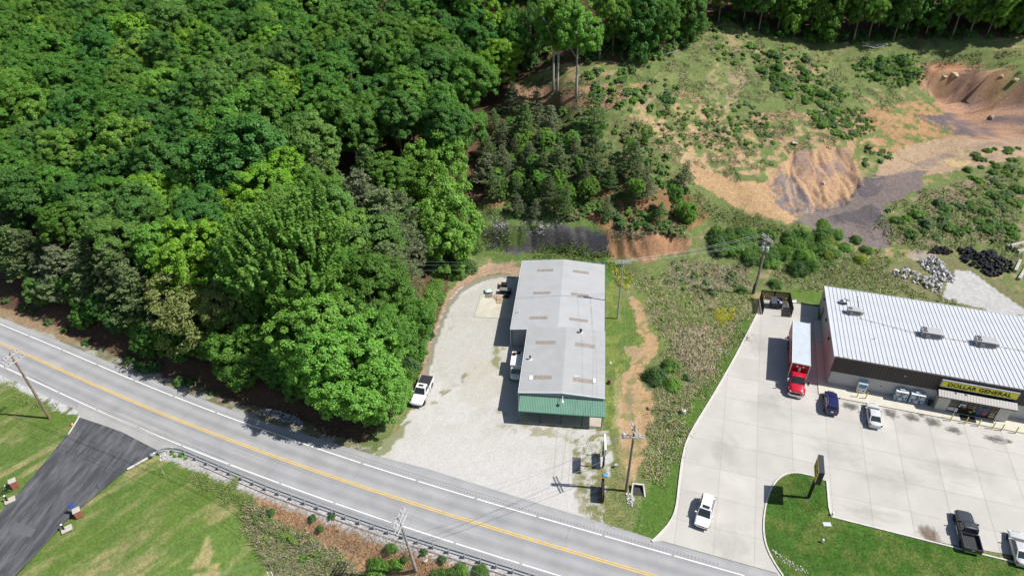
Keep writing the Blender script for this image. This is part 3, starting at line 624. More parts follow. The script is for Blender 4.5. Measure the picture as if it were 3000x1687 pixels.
# ================================================================== long metal building
MB_O = G(1521, 1237); MB_A = math.radians(-7.02)
B1 = np.array([math.cos(MB_A), math.sin(MB_A)]); B2 = np.array([-B1[1], B1[0]])
def mb_w(x, y, z=0): q = MB_O[:2] + B1 * x + B2 * y; return np.array([q[0], q[1], z])
bld = thing('metal_building', 'long grey metal building with green porch awning and shallow gable roof', 'building', (MB_O[0], MB_O[1], 0), MB_A)
M_ROOF = mat('galvanised roof', (.425, .428, .435), rough=.5, var=.05, scale=.5, metal=.08, spec=.4); M_ROOF2 = mat('front galvanised roof', (.40, .40, .40), rough=.5, var=.06, scale=.5, metal=.08, spec=.4)
M_WALLM = mat('grey metal siding', (.33, .37, .40), rough=.5, var=.06, scale=.6, metal=.1); M_TRIM = mat('white metal trim', (.68, .70, .72), rough=.4, var=.05); M_TEAL = mat('green trim', (.06, .17, .12), rough=.5, var=.08)
M_GREEN = mat('green awning metal', (.155, .295, .22), rough=.45, var=.06, scale=.7); M_SKY = mat('fibreglass skylight', (.37, .325, .285), rough=.6, var=.25, scale=5); M_BLACK = mat('black steel', (.018, .018, .02), rough=.5, var=.2)
M_WHITE = mat('white paint', (.74, .74, .73), rough=.5, var=.05); M_PORCH = mat('porch concrete', (.42, .38, .31), rough=.85, var=.1, scale=1)
def ribbed(P00, P10, P11, P01, n, h, wd, t=.05, along=True):
    """corrugated sheet over the quad P00-P10 (eave) / P01-P11 (ridge), ribs running P00->P01"""
    P00, P10, P11, P01 = map(Vector, (P00, P10, P11, P01)); nrm = (P10 - P00).cross(P01 - P00).normalized(); mb = MB(); V = []; U = []
    for i in range(n):
        for u, k in (((i) / n, 0), ((i + .5 - wd / 2) / n, 0), ((i + .5 - wd / 4) / n, 1), ((i + .5 + wd / 4) / n, 1), ((i + .5 + wd / 2) / n, 0)): U.append((u, k))
    U.append((1, 0))
    for u, k in U: V.append(P00.lerp(P10, u) + nrm * h * k)
    for u, k in U: V.append(P01.lerp(P11, u) + nrm * h * k)
    m_ = len(U); mb.add(V, [(i, i + 1, i + 1 + m_, i + m_) for i in range(m_ - 1)])
    mb.slab((P00 - nrm * .005, P10 - nrm * .005, P11 - nrm * .005, P01 - nrm * .005), t)
    return mb
def rib_lines(P00, P10, P11, P01, n, h, wd):
    P00, P10, P11, P01 = map(Vector, (P00, P10, P11, P01)); nrm = (P10 - P00).cross(P01 - P00).normalized(); o = MB()
    for i in range(n):
        u0, u1 = (i + .5 - wd) / n, (i + .5 + wd) / n; o.slab([P00.lerp(P10, u0) + nrm * h, P00.lerp(P10, u1) + nrm * h, P01.lerp(P11, u1) + nrm * h, P01.lerp(P11, u0) + nrm * h], .03)
    return o
M_RIB = mat('darker roof rib', (.335, .335, .335), rough=.6, var=.1, scale=1.5)  # front ribs get a darker grey than the roof sheets
# rear, wider section: x -2.9..11.8, y 15.95..35 ; front: x -0.2..11.9, y 2..16.2
RE, RR, FE, FR = 3.72, 4.42, 4.0, 4.52
def gable_walls(x0, x1, y0, y1, ze, zr, name):
    xm = (x0 + x1) / 2
    for nm, P in (('front', [(x0, y0, 0), (x1, y0, 0), (x1, y0, ze), (xm, y0, zr), (x0, y0, ze)]), ('rear', [(x1, y1, 0), (x0, y1, 0), (x0, y1, ze), (xm, y1, zr), (x1, y1, ze)]),
                  ('left', [(x0, y1, 0), (x0, y0, 0), (x0, y0, ze), (x0, y1, ze)]), ('right', [(x1, y0, 0), (x1, y1, 0), (x1, y1, ze), (x1, y0, ze)])):
        mb = MB().slab(P, .12)
        a, b2 = Vector(P[0]), Vector(P[1]); L = (b2 - a).length; d = (b2 - a) / L; nr = d.cross(Vector((0, 0, 1))); s = .15
        while s < L - .1:
            c = a + d * s; top = ze if nm in ('left', 'right') else ze + (zr - ze) * (1 - abs((c.x - xm) / ((x1 - x0) / 2)))
            mb.box((c.x + nr.x * .012, c.y + nr.y * .012, (top - .05) / 2), (.06 if abs(d.x) > .5 else .03, .03 if abs(d.x) > .5 else .06, top - .05)); s += .3
        mb.build('wall', M_WALLM, bld)
gable_walls(-2.72, 11.65, 16.0, 34.85, RE - .06, RR - .06, 'rear'); gable_walls(.05, 11.7, 2.15, 15.97, FE - .06, FR - .06, 'front')
xm = 4.45
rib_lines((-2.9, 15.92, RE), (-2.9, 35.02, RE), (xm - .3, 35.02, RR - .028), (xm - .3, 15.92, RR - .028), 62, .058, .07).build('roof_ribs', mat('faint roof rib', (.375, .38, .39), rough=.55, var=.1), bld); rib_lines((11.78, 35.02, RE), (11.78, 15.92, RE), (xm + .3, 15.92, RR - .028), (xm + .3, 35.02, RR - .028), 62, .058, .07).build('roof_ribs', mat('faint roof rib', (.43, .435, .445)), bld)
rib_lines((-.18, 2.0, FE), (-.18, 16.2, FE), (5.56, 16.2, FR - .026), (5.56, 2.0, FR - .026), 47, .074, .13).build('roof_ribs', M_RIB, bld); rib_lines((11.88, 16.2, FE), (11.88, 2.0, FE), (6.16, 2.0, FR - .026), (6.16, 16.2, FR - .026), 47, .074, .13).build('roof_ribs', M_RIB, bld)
ribbed((-2.92, 15.92, RE), (-2.92, 35.02, RE), (xm, 35.02, RR), (xm, 15.92, RR), 62, .055, .34).build('roof', M_ROOF, bld)
ribbed((11.8, 35.02, RE), (11.8, 15.92, RE), (xm, 15.92, RR), (xm, 35.02, RR), 62, .055, .34).build('roof', M_ROOF, bld)
xf = 5.86; ribbed((-.2, 2.0, FE), (-.2, 16.3, FE), (xf, 16.3, FR), (xf, 2.0, FR), 47, .07, .34).build('roof', M_ROOF2, bld)
ribbed((11.9, 16.3, FE), (11.9, 2.0, FE), (xf, 2.0, FR), (xf, 16.3, FR), 47, .07, .34).build('roof', M_ROOF2, bld)
def band(x0, x1, y0, y1, z, zr, w=.25, t=.03):
    pass
MB().slab([(xm - .28, 15.9, RR + .018), (xm, 15.9, RR + .05), (xm, 35.04, RR + .05), (xm - .28, 35.04, RR + .018)], .02).slab([(xm, 15.9, RR + .05), (xm + .28, 15.9, RR + .018), (xm + .28, 35.04, RR + .018), (xm, 35.04, RR + .05)], .02).build('ridge_cap', M_ROOF, bld)
MB().slab([(xf - .28, 1.98, FR + .03), (xf, 1.98, FR + .055), (xf, 16.2, FR + .055), (xf - .28, 16.2, FR + .03)], .02).slab([(xf, 1.98, FR + .055), (xf + .28, 1.98, FR + .03), (xf + .28, 16.2, FR + .03), (xf, 16.2, FR + .055)], .02).build('ridge_cap', M_ROOF2, bld)
# rake trims, gutters, downpipes
for (a, b2, m_) in (((-2.95, 35.06, RE), (xm, 35.06, RR), M_TEAL), ((xm, 35.06, RR), (11.83, 35.06, RE), M_TEAL), ((-2.95, 15.88, RE), (-.25, 15.88, RE + .256), M_TRIM), ((-.24, 1.95, FE), (xf, 1.95, FR), M_TRIM), ((xf, 1.95, FR), (11.94, 1.95, FE), M_TRIM)):
    MB().slab([(a[0], a[1] - .05, a[2] + .06), (b2[0], b2[1] - .05, b2[2] + .06), (b2[0], b2[1] + .05, b2[2] + .06), (a[0], a[1] + .05, a[2] + .06)], .16).build('rake_trim', m_, bld)
MB().bb(-3.06, -2.94, 15.9, 35.05, RE - .14, RE - .01).build('gutter', M_TRIM, bld); MB().bb(-.34, -.215, 1.98, 15.86, FE - .14, FE - .01).build('gutter', M_TRIM, bld)
MB().bb(11.915, 12.02, 1.98, 35.05, FE - .42, FE - .28).build('gutter', M_TEAL, bld)
for (x, y, z) in ((-3.0, 15.98, RE - .14), (-.27, 15.8, FE - .14), (-.27, 2.05, FE - .14)): MB().bb(x - .05, x + .05, y - .05, y + .05, 0, z).build('downpipe', M_TRIM, bld)
mb = MB()
# translucent roof lights
def on_roof(x, xr, xe, zr, ze): return zr + (ze - zr) * abs((x - xr) / (xe - xr))
def skylight(x0, x1, y0, y1, xr, xe, zr, ze):
    n_ = 7; dy = (y1 - y0) / n_; z0, z1 = on_roof(x0, xr, xe, zr, ze) + .095, on_roof(x1, xr, xe, zr, ze) + .095; o = MB()
    for k in range(n_): o.slab([(x0, y0 + k * dy, z0), (x1, y0 + k * dy, z1), (x1, y0 + k * dy + dy * .72, z1), (x0, y0 + k * dy + dy * .72, z0)], .03)
    o.slab([((x0 + x1) / 2 - .05, y0, (z0 + z1) / 2 + .004), ((x0 + x1) / 2 + .05, y0, (z0 + z1) / 2 + .004), ((x0 + x1) / 2 + .05, y1, (z0 + z1) / 2 + .004), ((x0 + x1) / 2 - .05, y1, (z0 + z1) / 2 + .004)], .02)
    return o.build('skylight', M_SKY, bld)
def wl2(px, py, z): q = G(px, py, z)[:2] - MB_O[:2]; return q @ B1, q @ B2
for (a, b2, rear) in (((1575, 789.5), (1621, 796), 1), ((1679, 793), (1726, 802.5), 1), ((1563, 855), (1613, 863), 1), ((1674, 858.5), (1725, 870), 1), ((1552, 927), (1604, 936), 1), ((1669, 931), (1722, 945), 1),
                      ((1570, 998), (1628, 1008), 0), ((1686, 1004), (1743, 1019), 0), ((1562, 1099), (1617, 1111), 0), ((1680, 1106), (1740, 1123), 0)):
    z_ = 4.1 if rear else 4.3; x0, yb = wl2(a[0], a[1], z_); x1, ya = wl2(b2[0], b2[1], z_)
    xr, xe = (xm, -2.92) if rear else (xf, -.2)
    if x0 > xr: xe = 11.8 if rear else 11.9
    yc = (ya + yb) / 2; hw = .36 if rear else .42
    skylight(x0, x1, yc - hw, yc + hw, xr, xe, RR if rear else FR, RE if rear else FE)
# roof vents and patches
def vent(px, py, h, r, front=True, plate=True):
    x, y = wl2(px, py, 4.2); z = on_roof(x, xf if front else xm, (-.2 if x < xf else 11.9) if front else (-2.92 if x < xm else 11.8), FR if front else RR, FE if front else RE)
    o = MB().lathe([(r, z), (r, z + h), (r * 1.9, z + h), (r * 1.9, z + h + .12), (.02, z + h + .2)], 10, (x, y, 0)).build('roof_vent', M_TRIM if not plate else M_BLACK, bld)
    if plate: MB().box((x + .1, y - .06, z + .06), (.5, .42, .05)).build('vent_flashing', M_WHITE, bld)
vent(1701, 977, .55, .13); vent(1553, 1051, .55, .09); vent(1519, 911, .55, .05, False, False)
for px_, py_, sx, sy in ((1556, 1104, .55, .85), (1741.5, 1113, .35, .8), (1690, 1103, .8, .12)):
    x, y = wl2(px_, py_, 4.3); MB().box((x, y, on_roof(x, xf, -.2 if x < xf else 11.9, FR, FE) + .09), (sx, sy, .05)).build('roof_patch', M_WHITE, bld)
# porch: slab, posts, beam, green awning, front doors and boards
MB().bb(0, 11.75, -.02, 2.08, -.1, .14).build('porch_slab', M_PORCH, bld)
AE, AT = 2.72, 3.52
aw = ribbed((12.0, -.32, AE), (-.1, -.32, AE), (-.1, 2.0, AT), (12.0, 2.0, AT), 52, .06, .3, .06); aw = MB()
aw = ribbed((-.1, -.32, AE), (12.0, -.32, AE), (12.0, 2.03, AT), (-.1, 2.03, AT), 52, .06, .3, .06); aw.build('awning', M_GREEN, bld)
MB().bb(-.1, 12.0, -.36, -.325, AE - .16, AE - .01).build('fascia', M_TEAL, bld)
for x in (.08, 3.0, 5.95, 8.9, 11.65): MB().bb(x - .07, x + .07, .02, .16, .14, AE + .1).build('porch_post', M_BLACK if 1 < x < 11 else M_TEAL, bld)
for x in (.0, 11.9):
    MB().slab([(x, -.2, AE - .03), (x, 2.0, AE - .03), (x, 2.0, AT - .07)], .05).build('awning_side', M_TEAL, bld)
for x0, x1, z0, z1, m_ in ((.4, 1.1, .14, 2.2, M_WHITE), (4.3, 7.4, 1.0, 2.3, M_WHITE), (7.5, 9.7, 1.0, 2.3, M_TRIM), (10.2, 11.2, .14, 2.25, M_WHITE), (2.2, 3.6, .9, 2.2, glass('shop glass'))):
    MB().bb(x0, x1, 2.04, 2.12, z0, z1).build('door' if z0 < .5 else ('window' if m_.name == 'shop glass' else 'front_board'), m_, bld)
# yard lamp over the awning
lp = MB().tube([(6.0, 2.0, 3.95), (6.0, 1.4, 4.15), (6.0, .95, 4.1)], .04, 6).build('lamp_arm', M_TRIM, bld)
MB().lathe([(.05, 0.28), (.1, .18), (.22, .05), (.24, -.08), (.1, -.16)], 12, (6.0, .85, 3.98)).build('lamp_head', M_WHITE, bld)

# ================================================================== dollar store
store = thing('discount_store', 'wide store with white seam metal roof, brown ribbed fascia and yellow sign', 'store', (ST_O[0], ST_O[1], 0), ST_A)
SW, SDp = 38.0, 19.9; ZF, ZB = 5.32, 3.8
M_CMU = mat('grey painted block', (.47, .465, .44), rough=.85, var=.05, scale=1.5, detail=6); M_BRN = mat('dark brown metal', (.058, .049, .045), rough=.5, var=.12, scale=1.0); M_SEAM = mat('white roof metal', (.54, .56, .59), rough=.38, var=.035, scale=.5, spec=.5)
M_SEAMD = mat('roof seam', (.36, .38, .42), rough=.45, var=.06); M_STONE = mat('pier block', (.50, .48, .43), rough=.85, var=.05, scale=2); M_ALU = mat('dark bronze frame', (.02, .018, .017), rough=.4, var=.1)
MB().bb(0, SW, 0, .25, 0, 2.7).build('front_wall', M_CMU, store)
MB().slab([(0, SDp, 0), (0, 0, 0), (0, 0, ZF - .04), (0, SDp, ZB - .04)], .2).build('end_wall', M_CMU, store); MB().slab([(SW, 0, 0), (SW, SDp, 0), (SW, SDp, ZB - .04), (SW, 0, ZF - .04)], .2).build('end_wall', M_CMU, store)
MB().bb(0, SW, SDp - .2, SDp - .003, 0, ZB - .05).build('rear_wall', M_CMU, store)
# ribbed brown fascia, one panel per sheet
pw = .43; n_ = int(SW / pw); pan = MB().bb(.0, pw - .012, -.075, .0, 2.66, ZF + .06).bb(.0, .09, -.115, -.0755, 2.66, ZF + .06).mesh('fascia_panel', M_BRN)
for k in range(n_): add_obj('fascia_panel', pan, store, (k * pw, -.003, 0))
MB().bb(-.05, SW + .05, -.17, .12, ZF + .06, ZF + .14).build('parapet_cap', M_BRN, store)
MB().bb(0, SW, .0, .12, 2.7, ZF + .05).build('fascia_backing', M_BRN, store)
# standing-seam roof: one tray per panel
tw = .61; n_ = int(SW / tw)
def rz_(y): return ZF + (ZB - ZF) * (y / SDp)
tray = MB().slab([(0, .13, rz_(.13)), (tw - .02, .13, rz_(.13)), (tw - .02, SDp + .12, rz_(SDp + .12)), (0, SDp + .12, rz_(SDp + .12))], .05).mesh('roof_panel', M_SEAM)
seam = MB().slab([(tw - .045, .135, rz_(.13) + .06), (tw + .005, .135, rz_(.13) + .06), (tw + .005, SDp + .12, rz_(SDp + .12) + .06), (tw - .045, SDp + .12, rz_(SDp + .12) + .06)], .075).mesh('seam', M_SEAMD)
for k in range(n_):
    o = add_obj('roof_panel', tray, store, (k * tw, 0, 0)); add_obj('seam', seam, o)
MB().slab([(-.12, 0, ZF + .06), (.06, 0, ZF + .06), (.06, SDp + .14, ZB + .06), (-.12, SDp + .14, ZB + .06)], .18).build('rake_trim', M_SEAM, store)
MB().bb(-.1, SW, SDp + .12, SDp + .24, ZB - .1, ZB + .05).build('gutter', M_SEAM, store)
# sign box with raised letters
M_YEL = mat('sign yellow', (.78, .70, .03), rough=.45, var=.03); M_SIGNB = mat('sign frame', (.35, .38, .42), rough=.4, var=.05); M_LET = mat('black letters', (.012, .012, .013), rough=.5, var=.1)
SXa, SXb, SZa, SZb = 14.2, 23.82, 3.78, 5.02
sg = MB().bb(SXa, SXb, -.42, -.12, SZa, SZb).build('sign_box', M_SIGNB, store); MB().bb(SXa + .14, SXb - .14, -.436, -.419, SZa + .12, SZb - .12).build('sign_face', M_YEL, sg)
def text_mesh(txt, size, width, m_, name, depth=.02, bold=.012):
    cu = bpy.data.curves.new(name, 'FONT'); cu.body = txt; cu.size = size; cu.extrude = depth; cu.offset = bold; cu.align_x = 'CENTER'; cu.align_y = 'CENTER'; cu.space_character = 1.05
    o = bpy.data.objects.new(name, cu); C.objects.link(o); bpy.context.view_layer.update()
    me = bpy.data.meshes.new_from_object(o.evaluated_get(bpy.context.evaluated_depsgraph_get())); bpy.data.objects.remove(o); bpy.data.curves.remove(cu)
    co = np.empty(len(me.vertices) * 3, np.float32); me.vertices.foreach_get('co', co); co = co.reshape(-1, 3)
    w = co[:, 0].max() - co[:, 0].min(); co[:, 0] = (co[:, 0] - (co[:, 0].max() + co[:, 0].min()) / 2) * width / w; co[:, 1] -= (co[:, 1].max() + co[:, 1].min()) / 2
    me.vertices.foreach_set('co', co.ravel()); me.materials.clear(); me.materials.append(m_); me.update(); return me
tm = text_mesh('DOLLAR GENERAL', .90, 7.9, M_LET, 'sign_lettering', .02, .02)
add_obj('sign_lettering', tm, sg, ((SXa + SXb) / 2, -.455, (SZa + SZb) / 2), (math.pi / 2, 0, 0))
# entrance: piers, glazed front, hipped canopy
for x0, x1 in ((14.48, 15.98), (22.1, 23.55)): MB().bb(x0, x1, -1.28, -.08, 0.13, 3.02).build('entrance_pier', M_STONE, store)
M_CAN = mat('canopy metal', (.40, .375, .36), rough=.5, var=.05, scale=1)
cp_l, cp_r = 14.15, 24.0; nc = 27; cw = (cp_r - cp_l) / nc; pm = MB().slab([(0.0, -1.62, 2.98), (cw - .03, -1.62, 2.98), (cw - .03, -.62, 3.42), (0.0, -.62, 3.42)], .03).mesh('canopy_panel', M_CAN)
cb = MB().add([(cp_l, -1.6, 2.94), (cp_r, -1.6, 2.94), (cp_r, -.62, 3.385), (cp_l, -.62, 3.385), (cp_l, -.13, 2.95), (cp_r, -.13, 2.95), (cp_l, -.13, 2.75), (cp_r, -.13, 2.75), (cp_l, -1.6, 2.78), (cp_r, -1.6, 2.78)],
         [(0, 1, 2, 3), (3, 2, 5, 4), (4, 5, 7, 6), (6, 7, 9, 8), (8, 9, 1, 0), (0, 3, 4, 6, 8), (1, 9, 7, 5, 2)]).build('entrance_canopy', M_BRN, store)
for k in range(nc): add_obj('canopy_panel', pm, cb, (cp_l + k * cw + .01, 0, 0))
GL = glass('store glass', (.035, .030, .02)); fr = MB()
xs_ = [16.0, 17.2, 18.35, 19.5, 20.3, 21.2, 22.1]
for i in range(6):
    for z0, z1 in ((.2, 1.15), (1.2, 2.05), (2.1, 2.75)): MB().bb(xs_[i] + .05, xs_[i + 1] - .05, -1.16, -1.14, z0, z1).build('pane', GL, store)
for x in xs_: fr.bb(x - .05, x + .05, -1.2, -1.1, .13, 2.85)
for z in (.165, 1.175, 2.075, 2.8): fr.bb(16.0, 22.1, -1.205, -1.105, z - .035, z + .035)
fr.build('storefront_frame', M_ALU, store)
for x0, x1, z0, z1, c in ((16.1, 16.95, .35, .95, (.55, .58, .6)), (17.3, 18.1, 1.65, 1.95, (.35, .6, .55)), (17.25, 17.5, 1.3, 1.55, (.7, .7, .7)), (17.8, 18.2, 1.3, 1.6, (.7, .12, .15)), (18.8, 19.2, .6, .85, (.45, .5, .05)), (19.3, 19.55, .95, 1.2, (.75, .75, .75)), (20.35, 20.7, 1.4, 1.7, (.6, .65, .7)), (21.3, 22.0, .3, .8, (.4, .3, .16)), (21.4, 21.9, 1.0, 1.15, (.5, .5, .45))):
    MB().bb(x0, x1, -1.185, -1.17, z0, z1).build('window_poster', mat('poster %.2f %.2f' % (x0, z0), c, rough=.5, var=.15, scale=6), store)
# round mural poster on the glass: blue disc with red and orange shapes
MB().lathe([(.78, -1.19), (.78, -1.172)], 24, (20.35, 0, 1.15), 'Y').build('window_poster', mat('mural blue', (.06, .09, .22), rough=.4, var=.45, scale=4), store)
MB().lathe([(.4, -1.2), (.4, -1.191)], 16, (20.6, 0, .95), 'Y').build('window_poster', mat('mural red', (.28, .09, .05), rough=.4, var=.5, scale=5), store)
# sidewalk
SIDE = [st_w(-1.15, -2.78), st_w(44, -2.78), st_w(44, -.0), st_w(-.0, -.0), st_w(0, 15.5), st_w(-1.15, 15.5)]
M_SIDEW = mat('sidewalk concrete', (.545, .515, .44), rough=.85, var=.05, scale=.8, detail=8)
sidew = structure(MB().prism(SIDE, -.05, .13).build('sidewalk', mat('sidewalk kerb face', (.30, .28, .25), rough=.9, var=.1)))
x = -1.13
while x < 42:
    MB().prism([st_w(x, -2.74), st_w(x + 1.5, -2.74), st_w(x + 1.5, -.02), st_w(x, -.02)], .1305, .139).build('slab', M_SIDEW, sidew); x += 1.515
y = 0.0
while y < 15: MB().prism([st_w(-1.13, y), st_w(-.02, y), st_w(-.02, y + 1.5), st_w(-1.13, y + 1.5)], .1305, .139).build('slab', M_SIDEW, sidew); y += 1.515
# rooftop units: parts casing, fans, hood, kerb
M_HV = mat('unit grey', (.40, .40, .40), rough=.5, var=.05); M_HVD = mat('unit dark grey', (.14, .145, .15), rough=.5, var=.1); M_FAN = mat('fan black', (.01, .01, .01), rough=.6, var=.1)
def hvac(x, y, L, W, Hh, fans, label):
    p = st_w(x, y); z = rz_(y + W / 2) - .06
    t = thing('rooftop_unit', label, 'air conditioner', (p[0], p[1], z), ST_A, 'air handling units on the store roof')
    MB().bb(0, L, 0, W, .28, Hh).build('casing', M_HV, t); MB().bb(.06, L - .06, -.012, 0, .34, Hh - .12).build('side_panel', M_HVD, t); MB().bb(.05, L - .05, .05, W - .05, 0, .28).build('curb', M_SEAM, t)
    MB().slab([(L * .18, -.3, Hh * .45), (L * .42, -.3, Hh * .45), (L * .42, -.02, Hh * .8), (L * .18, -.02, Hh * .8)], .03).build('air_hood', M_HVD, t)
    MB().bb(L, L + .45, W * .15, W * .8, .3, Hh * .8).build('duct_hood', M_HV, t)
    for k in range(fans):
        fy = W * (.28 + .44 * k) if fans > 1 else W * .5; f = MB().lathe([(.30, Hh), (.30, Hh + .05), (.26, Hh + .05), (.25, Hh + .01)], 18, (.38, fy, 0)).build('fan', M_FAN, t)
        MB().box((.38, fy, Hh + .04), (.5, .05, .02), .5).box((.38, fy, Hh + .045), (.05, .5, .02), .5).lathe([(.07, Hh + .03), (.07, Hh + .07)], 10, (.38, fy, 0)).build('fan_blades', M_HV, f)
hvac(2.75, 12.3, 1.9, 1.1, 1.0, 1, 'small grey single-fan rooftop unit beside the satellite dish')
hvac(12.95, 9.2, 2.6, 1.5, 1.15, 2, 'large grey two-fan rooftop unit in the middle of the pipe run'); hvac(20.3, 9.2, 2.6, 1.5, 1.15, 2, 'large grey two-fan rooftop unit above the yellow store sign')
# gas pipe on sleepers
def pipe_run(P):
    t = thing('gas_pipe', 'thin pale gas pipe on blocks running across the store roof', 'pipe', (ST_O[0], ST_O[1], 0), ST_A)
    Q = [(x, y, rz_(y) + .14) for x, y in P]; MB().tube(Q, .035, 6).build('pipe', mat('pipe paint', (.6, .56, .40), rough=.5), t)
    for (x0, y0), (x1, y1) in zip(P[:-1], P[1:]):
        L = math.hypot(x1 - x0, y1 - y0); k = 1
        while k * 1.6 < L:
            x = x0 + (x1 - x0) * k * 1.6 / L; y = y0 + (y1 - y0) * k * 1.6 / L; MB().box((x, y, rz_(y) + .06), (.14, .14, .12)).build('block', M_HVD, t); k += 1
def st_px(px, py, z): return tuple(st_loc(G(px, py, z)))
y0_ = st_px(2511, 856, 3.9); a_ = st_px(2522, 934, 4.5); b_ = st_px(2690, 962, 4.55)
pipe_run([(y0_[0] - 1.2, SDp - .1), (y0_[0], SDp - .2), (a_[0], a_[1]), (12.7, 9.9), (15.9, 10.0), (20.2, 9.9), (23.0, 10.0), (37, 10.0)])
# satellite dish
p_ = st_w(1.9, 15.4); z_ = rz_(15.4); dish = thing('satellite_dish', 'round white satellite dish on a mount at the store roof edge', 'satellite dish', (p_[0], p_[1], z_), ST_A)
Md = Matrix.Rotation(math.radians(-38), 3, 'X') @ Matrix.Rotation(math.radians(15), 3, 'Y'); db = MB(); n_ = 20
prof = [(.02, .0), (.25, .02), (.45, .07), (.6, .14)]; base = len(db.v)
V_ = []; F__ = []
for r, h in prof:
    for k in range(n_): q = Md @ Vector((r * math.cos(2 * math.pi * k / n_), r * math.sin(2 * math.pi * k / n_), h)); V_.append((q.x + .95, q.y, q.z + .75))
for i in range(3):
    for k in range(n_): F__.append((i * n_ + k, i * n_ + (k + 1) % n_, (i + 1) * n_ + (k + 1) % n_, (i + 1) * n_ + k))
db.add(V_, F__); o = db.build('reflector', mat('dish grey', (.6, .6, .6), rough=.5), dish); o.modifiers.new('s', 'SOLIDIFY').thickness = .02
MB().tube([(.95, 0, 0), (.95, 0, .75)], .05, 8).build('mast', M_HVD, dish); MB().tube([(.95, -.05, .75), (1.1, -.55, 1.0)], .025, 6).build('feed_arm', M_HV, dish); MB().bb(0, .5, -.1, .4, 0.0, .5).build('equipment_box', M_HV, dish); MB().bb(.5, 1.2, -.3, .3, 0, .08).build('ballast_tray', M_HVD, dish)
MB().lathe([(.06, 0), (.06, .4), (.09, .4), (.09, .5)], 8, (6.1, 6.5, rz_(6.5))).build('roof_vent', M_WHITE, store)
# gooseneck floodlights above the fascia
def goose(x, label):
    p = st_w(x, .1); t = thing('gooseneck_light', label, 'light', (p[0], p[1], ZF + .1), ST_A, 'gooseneck lights along the fascia')
    MB().tube([(0, .1, 0), (0, .05, .35)], .03, 6).build('stem', M_WHITE, t); MB().tube([(-.55, .0, .3), (.55, .0, .3)], .025, 6).build('cross_arm', M_WHITE, t)
    for s in (-1, 1):
        MB().tube([(.5 * s, 0, .3), (.58 * s, -.12, .62), (.62 * s, -.35, .7), (.64 * s, -.5, .6)], .022, 6).build('neck', M_WHITE, t); MB().box((.64 * s, -.55, .55), (.22, .2, .1)).build('lamp', M_WHITE, t)
goose(1.25, 'white twin gooseneck floodlight at the end corner of the store roof'); goose(18.9, 'white twin gooseneck floodlight above the yellow store sign')
# wall lights on the end wall, notice on the front wall
for y, z in ((6.4, 3.4), (11.6, 3.0), (17.2, 3.0)): MB().bb(-.2, -.003, y - .17, y + .17, z, z + .3).build('wall_light', M_ALU, store)
MB().bb(-.06, -.003, 15.0, 16.2, .15, 2.4).build('side_door', M_HVD, store)
nb = MB().bb(7.1, 7.42, -.04, -.003, 1.15, 1.75).build('notice_sign', mat('notice white', (.7, .7, .68), rough=.5), store); MB().bb(7.16, 7.36, -.052, -.041, 1.24, 1.66).build('notice_panel', mat('notice red', (.35, .03, .03), rough=.5, var=.5, scale=9), nb)
MB().bb(9.5, 9.8, -.15, -.119, 4.15, 4.35).build('fascia_lamp', mat('lamp pink', (.55, .42, .40)), store)
ds = MB().bb(22.7, 22.95, -1.32, -1.282, .95, 1.25).build('accessible_sign', M_WHITE, store); MB().bb(22.76, 22.89, -1.33, -1.321, 1.02, 1.17).build('symbol', mat('symbol blue', (.03, .12, .5)), ds)
# ================================================================== vehicles
M_TYRE = mat('tyre rubber', (.014, .014, .015), rough=.85, var=.2); M_RIM = mat('alloy rim', (.40, .41, .42), rough=.35, metal=.6, var=.05); M_CGL = glass('car glass', (.025, .034, .036))
M_HEAD = mat('headlight', (.6, .62, .64), rough=.15, var=.05); M_TAIL = mat('tail light', (.30, .012, .015), rough=.2, var=.05); M_PLAST = mat('black plastic', (.02, .02, .022), rough=.6, var=.1); M_CHR = mat('chrome', (.6, .6, .6), rough=.2, metal=.8, var=.03)
def paintm(name, c, metal=.0): return mat(name, c, rough=.28, var=.02, metal=metal, spec=.5, coat=.5)
def wheel_mesh(r, w):
    t = MB().lathe([(r * .62, -w / 2), (r * .93, -w / 2), (r, -w * .3), (r, w * .3), (r * .93, w / 2), (r * .62, w / 2)], 18, axis='Y').mesh('tyre', M_TYRE, True)
    q = MB().lathe([(r * .6, -w * .46), (r * .64, -w * .5), (r * .2, -w * .38), (.03, -w * .42)], 14, axis='Y').lathe([(.03, w * .42), (r * .2, w * .38), (r * .64, w * .5), (r * .6, w * .46)], 14, axis='Y').mesh('rim', M_RIM)
    return t, q
WM = {}
def wheel(t, x, y, r=.34, w=.24):
    k = (r, w)
    if k not in WM: WM[k] = wheel_mesh(r, w)
    o = add_obj('wheel', WM[k][0], t, (x, y, r)); add_obj('rim', WM[k][1], o)
def loft(st, name, m_, t, sub=1):
    mb = MB(); n = 0; V = []; Fc = []
    for (x, w, zl, zs, zt) in st:
        ring = [(0, zl), (w * .8, zl), (w * .96, zl + .12), (w, (zl + zs) / 2 + .05), (w * .965, zs), (w * .86, zt - .01), (0, zt + .02)]
        ring = ring + [(-y, z) for y, z in ring[-2:0:-1]]; n = len(ring); V += [(x, y, z) for y, z in ring]
    k = len(st)
    for i in range(k - 1):
        for j in range(n): Fc.append((i * n + j, i * n + (j + 1) % n, (i + 1) * n + (j + 1) % n, (i + 1) * n + j))
    Fc += [tuple(range(n)), tuple(range((k - 1) * n, k * n))]
    o = mb.add(V, Fc).build(name, m_, t, smoothed=True)
    if sub: s = o.modifiers.new('s', 'SUBSURF'); s.levels = sub; s.render_levels = sub
    return o
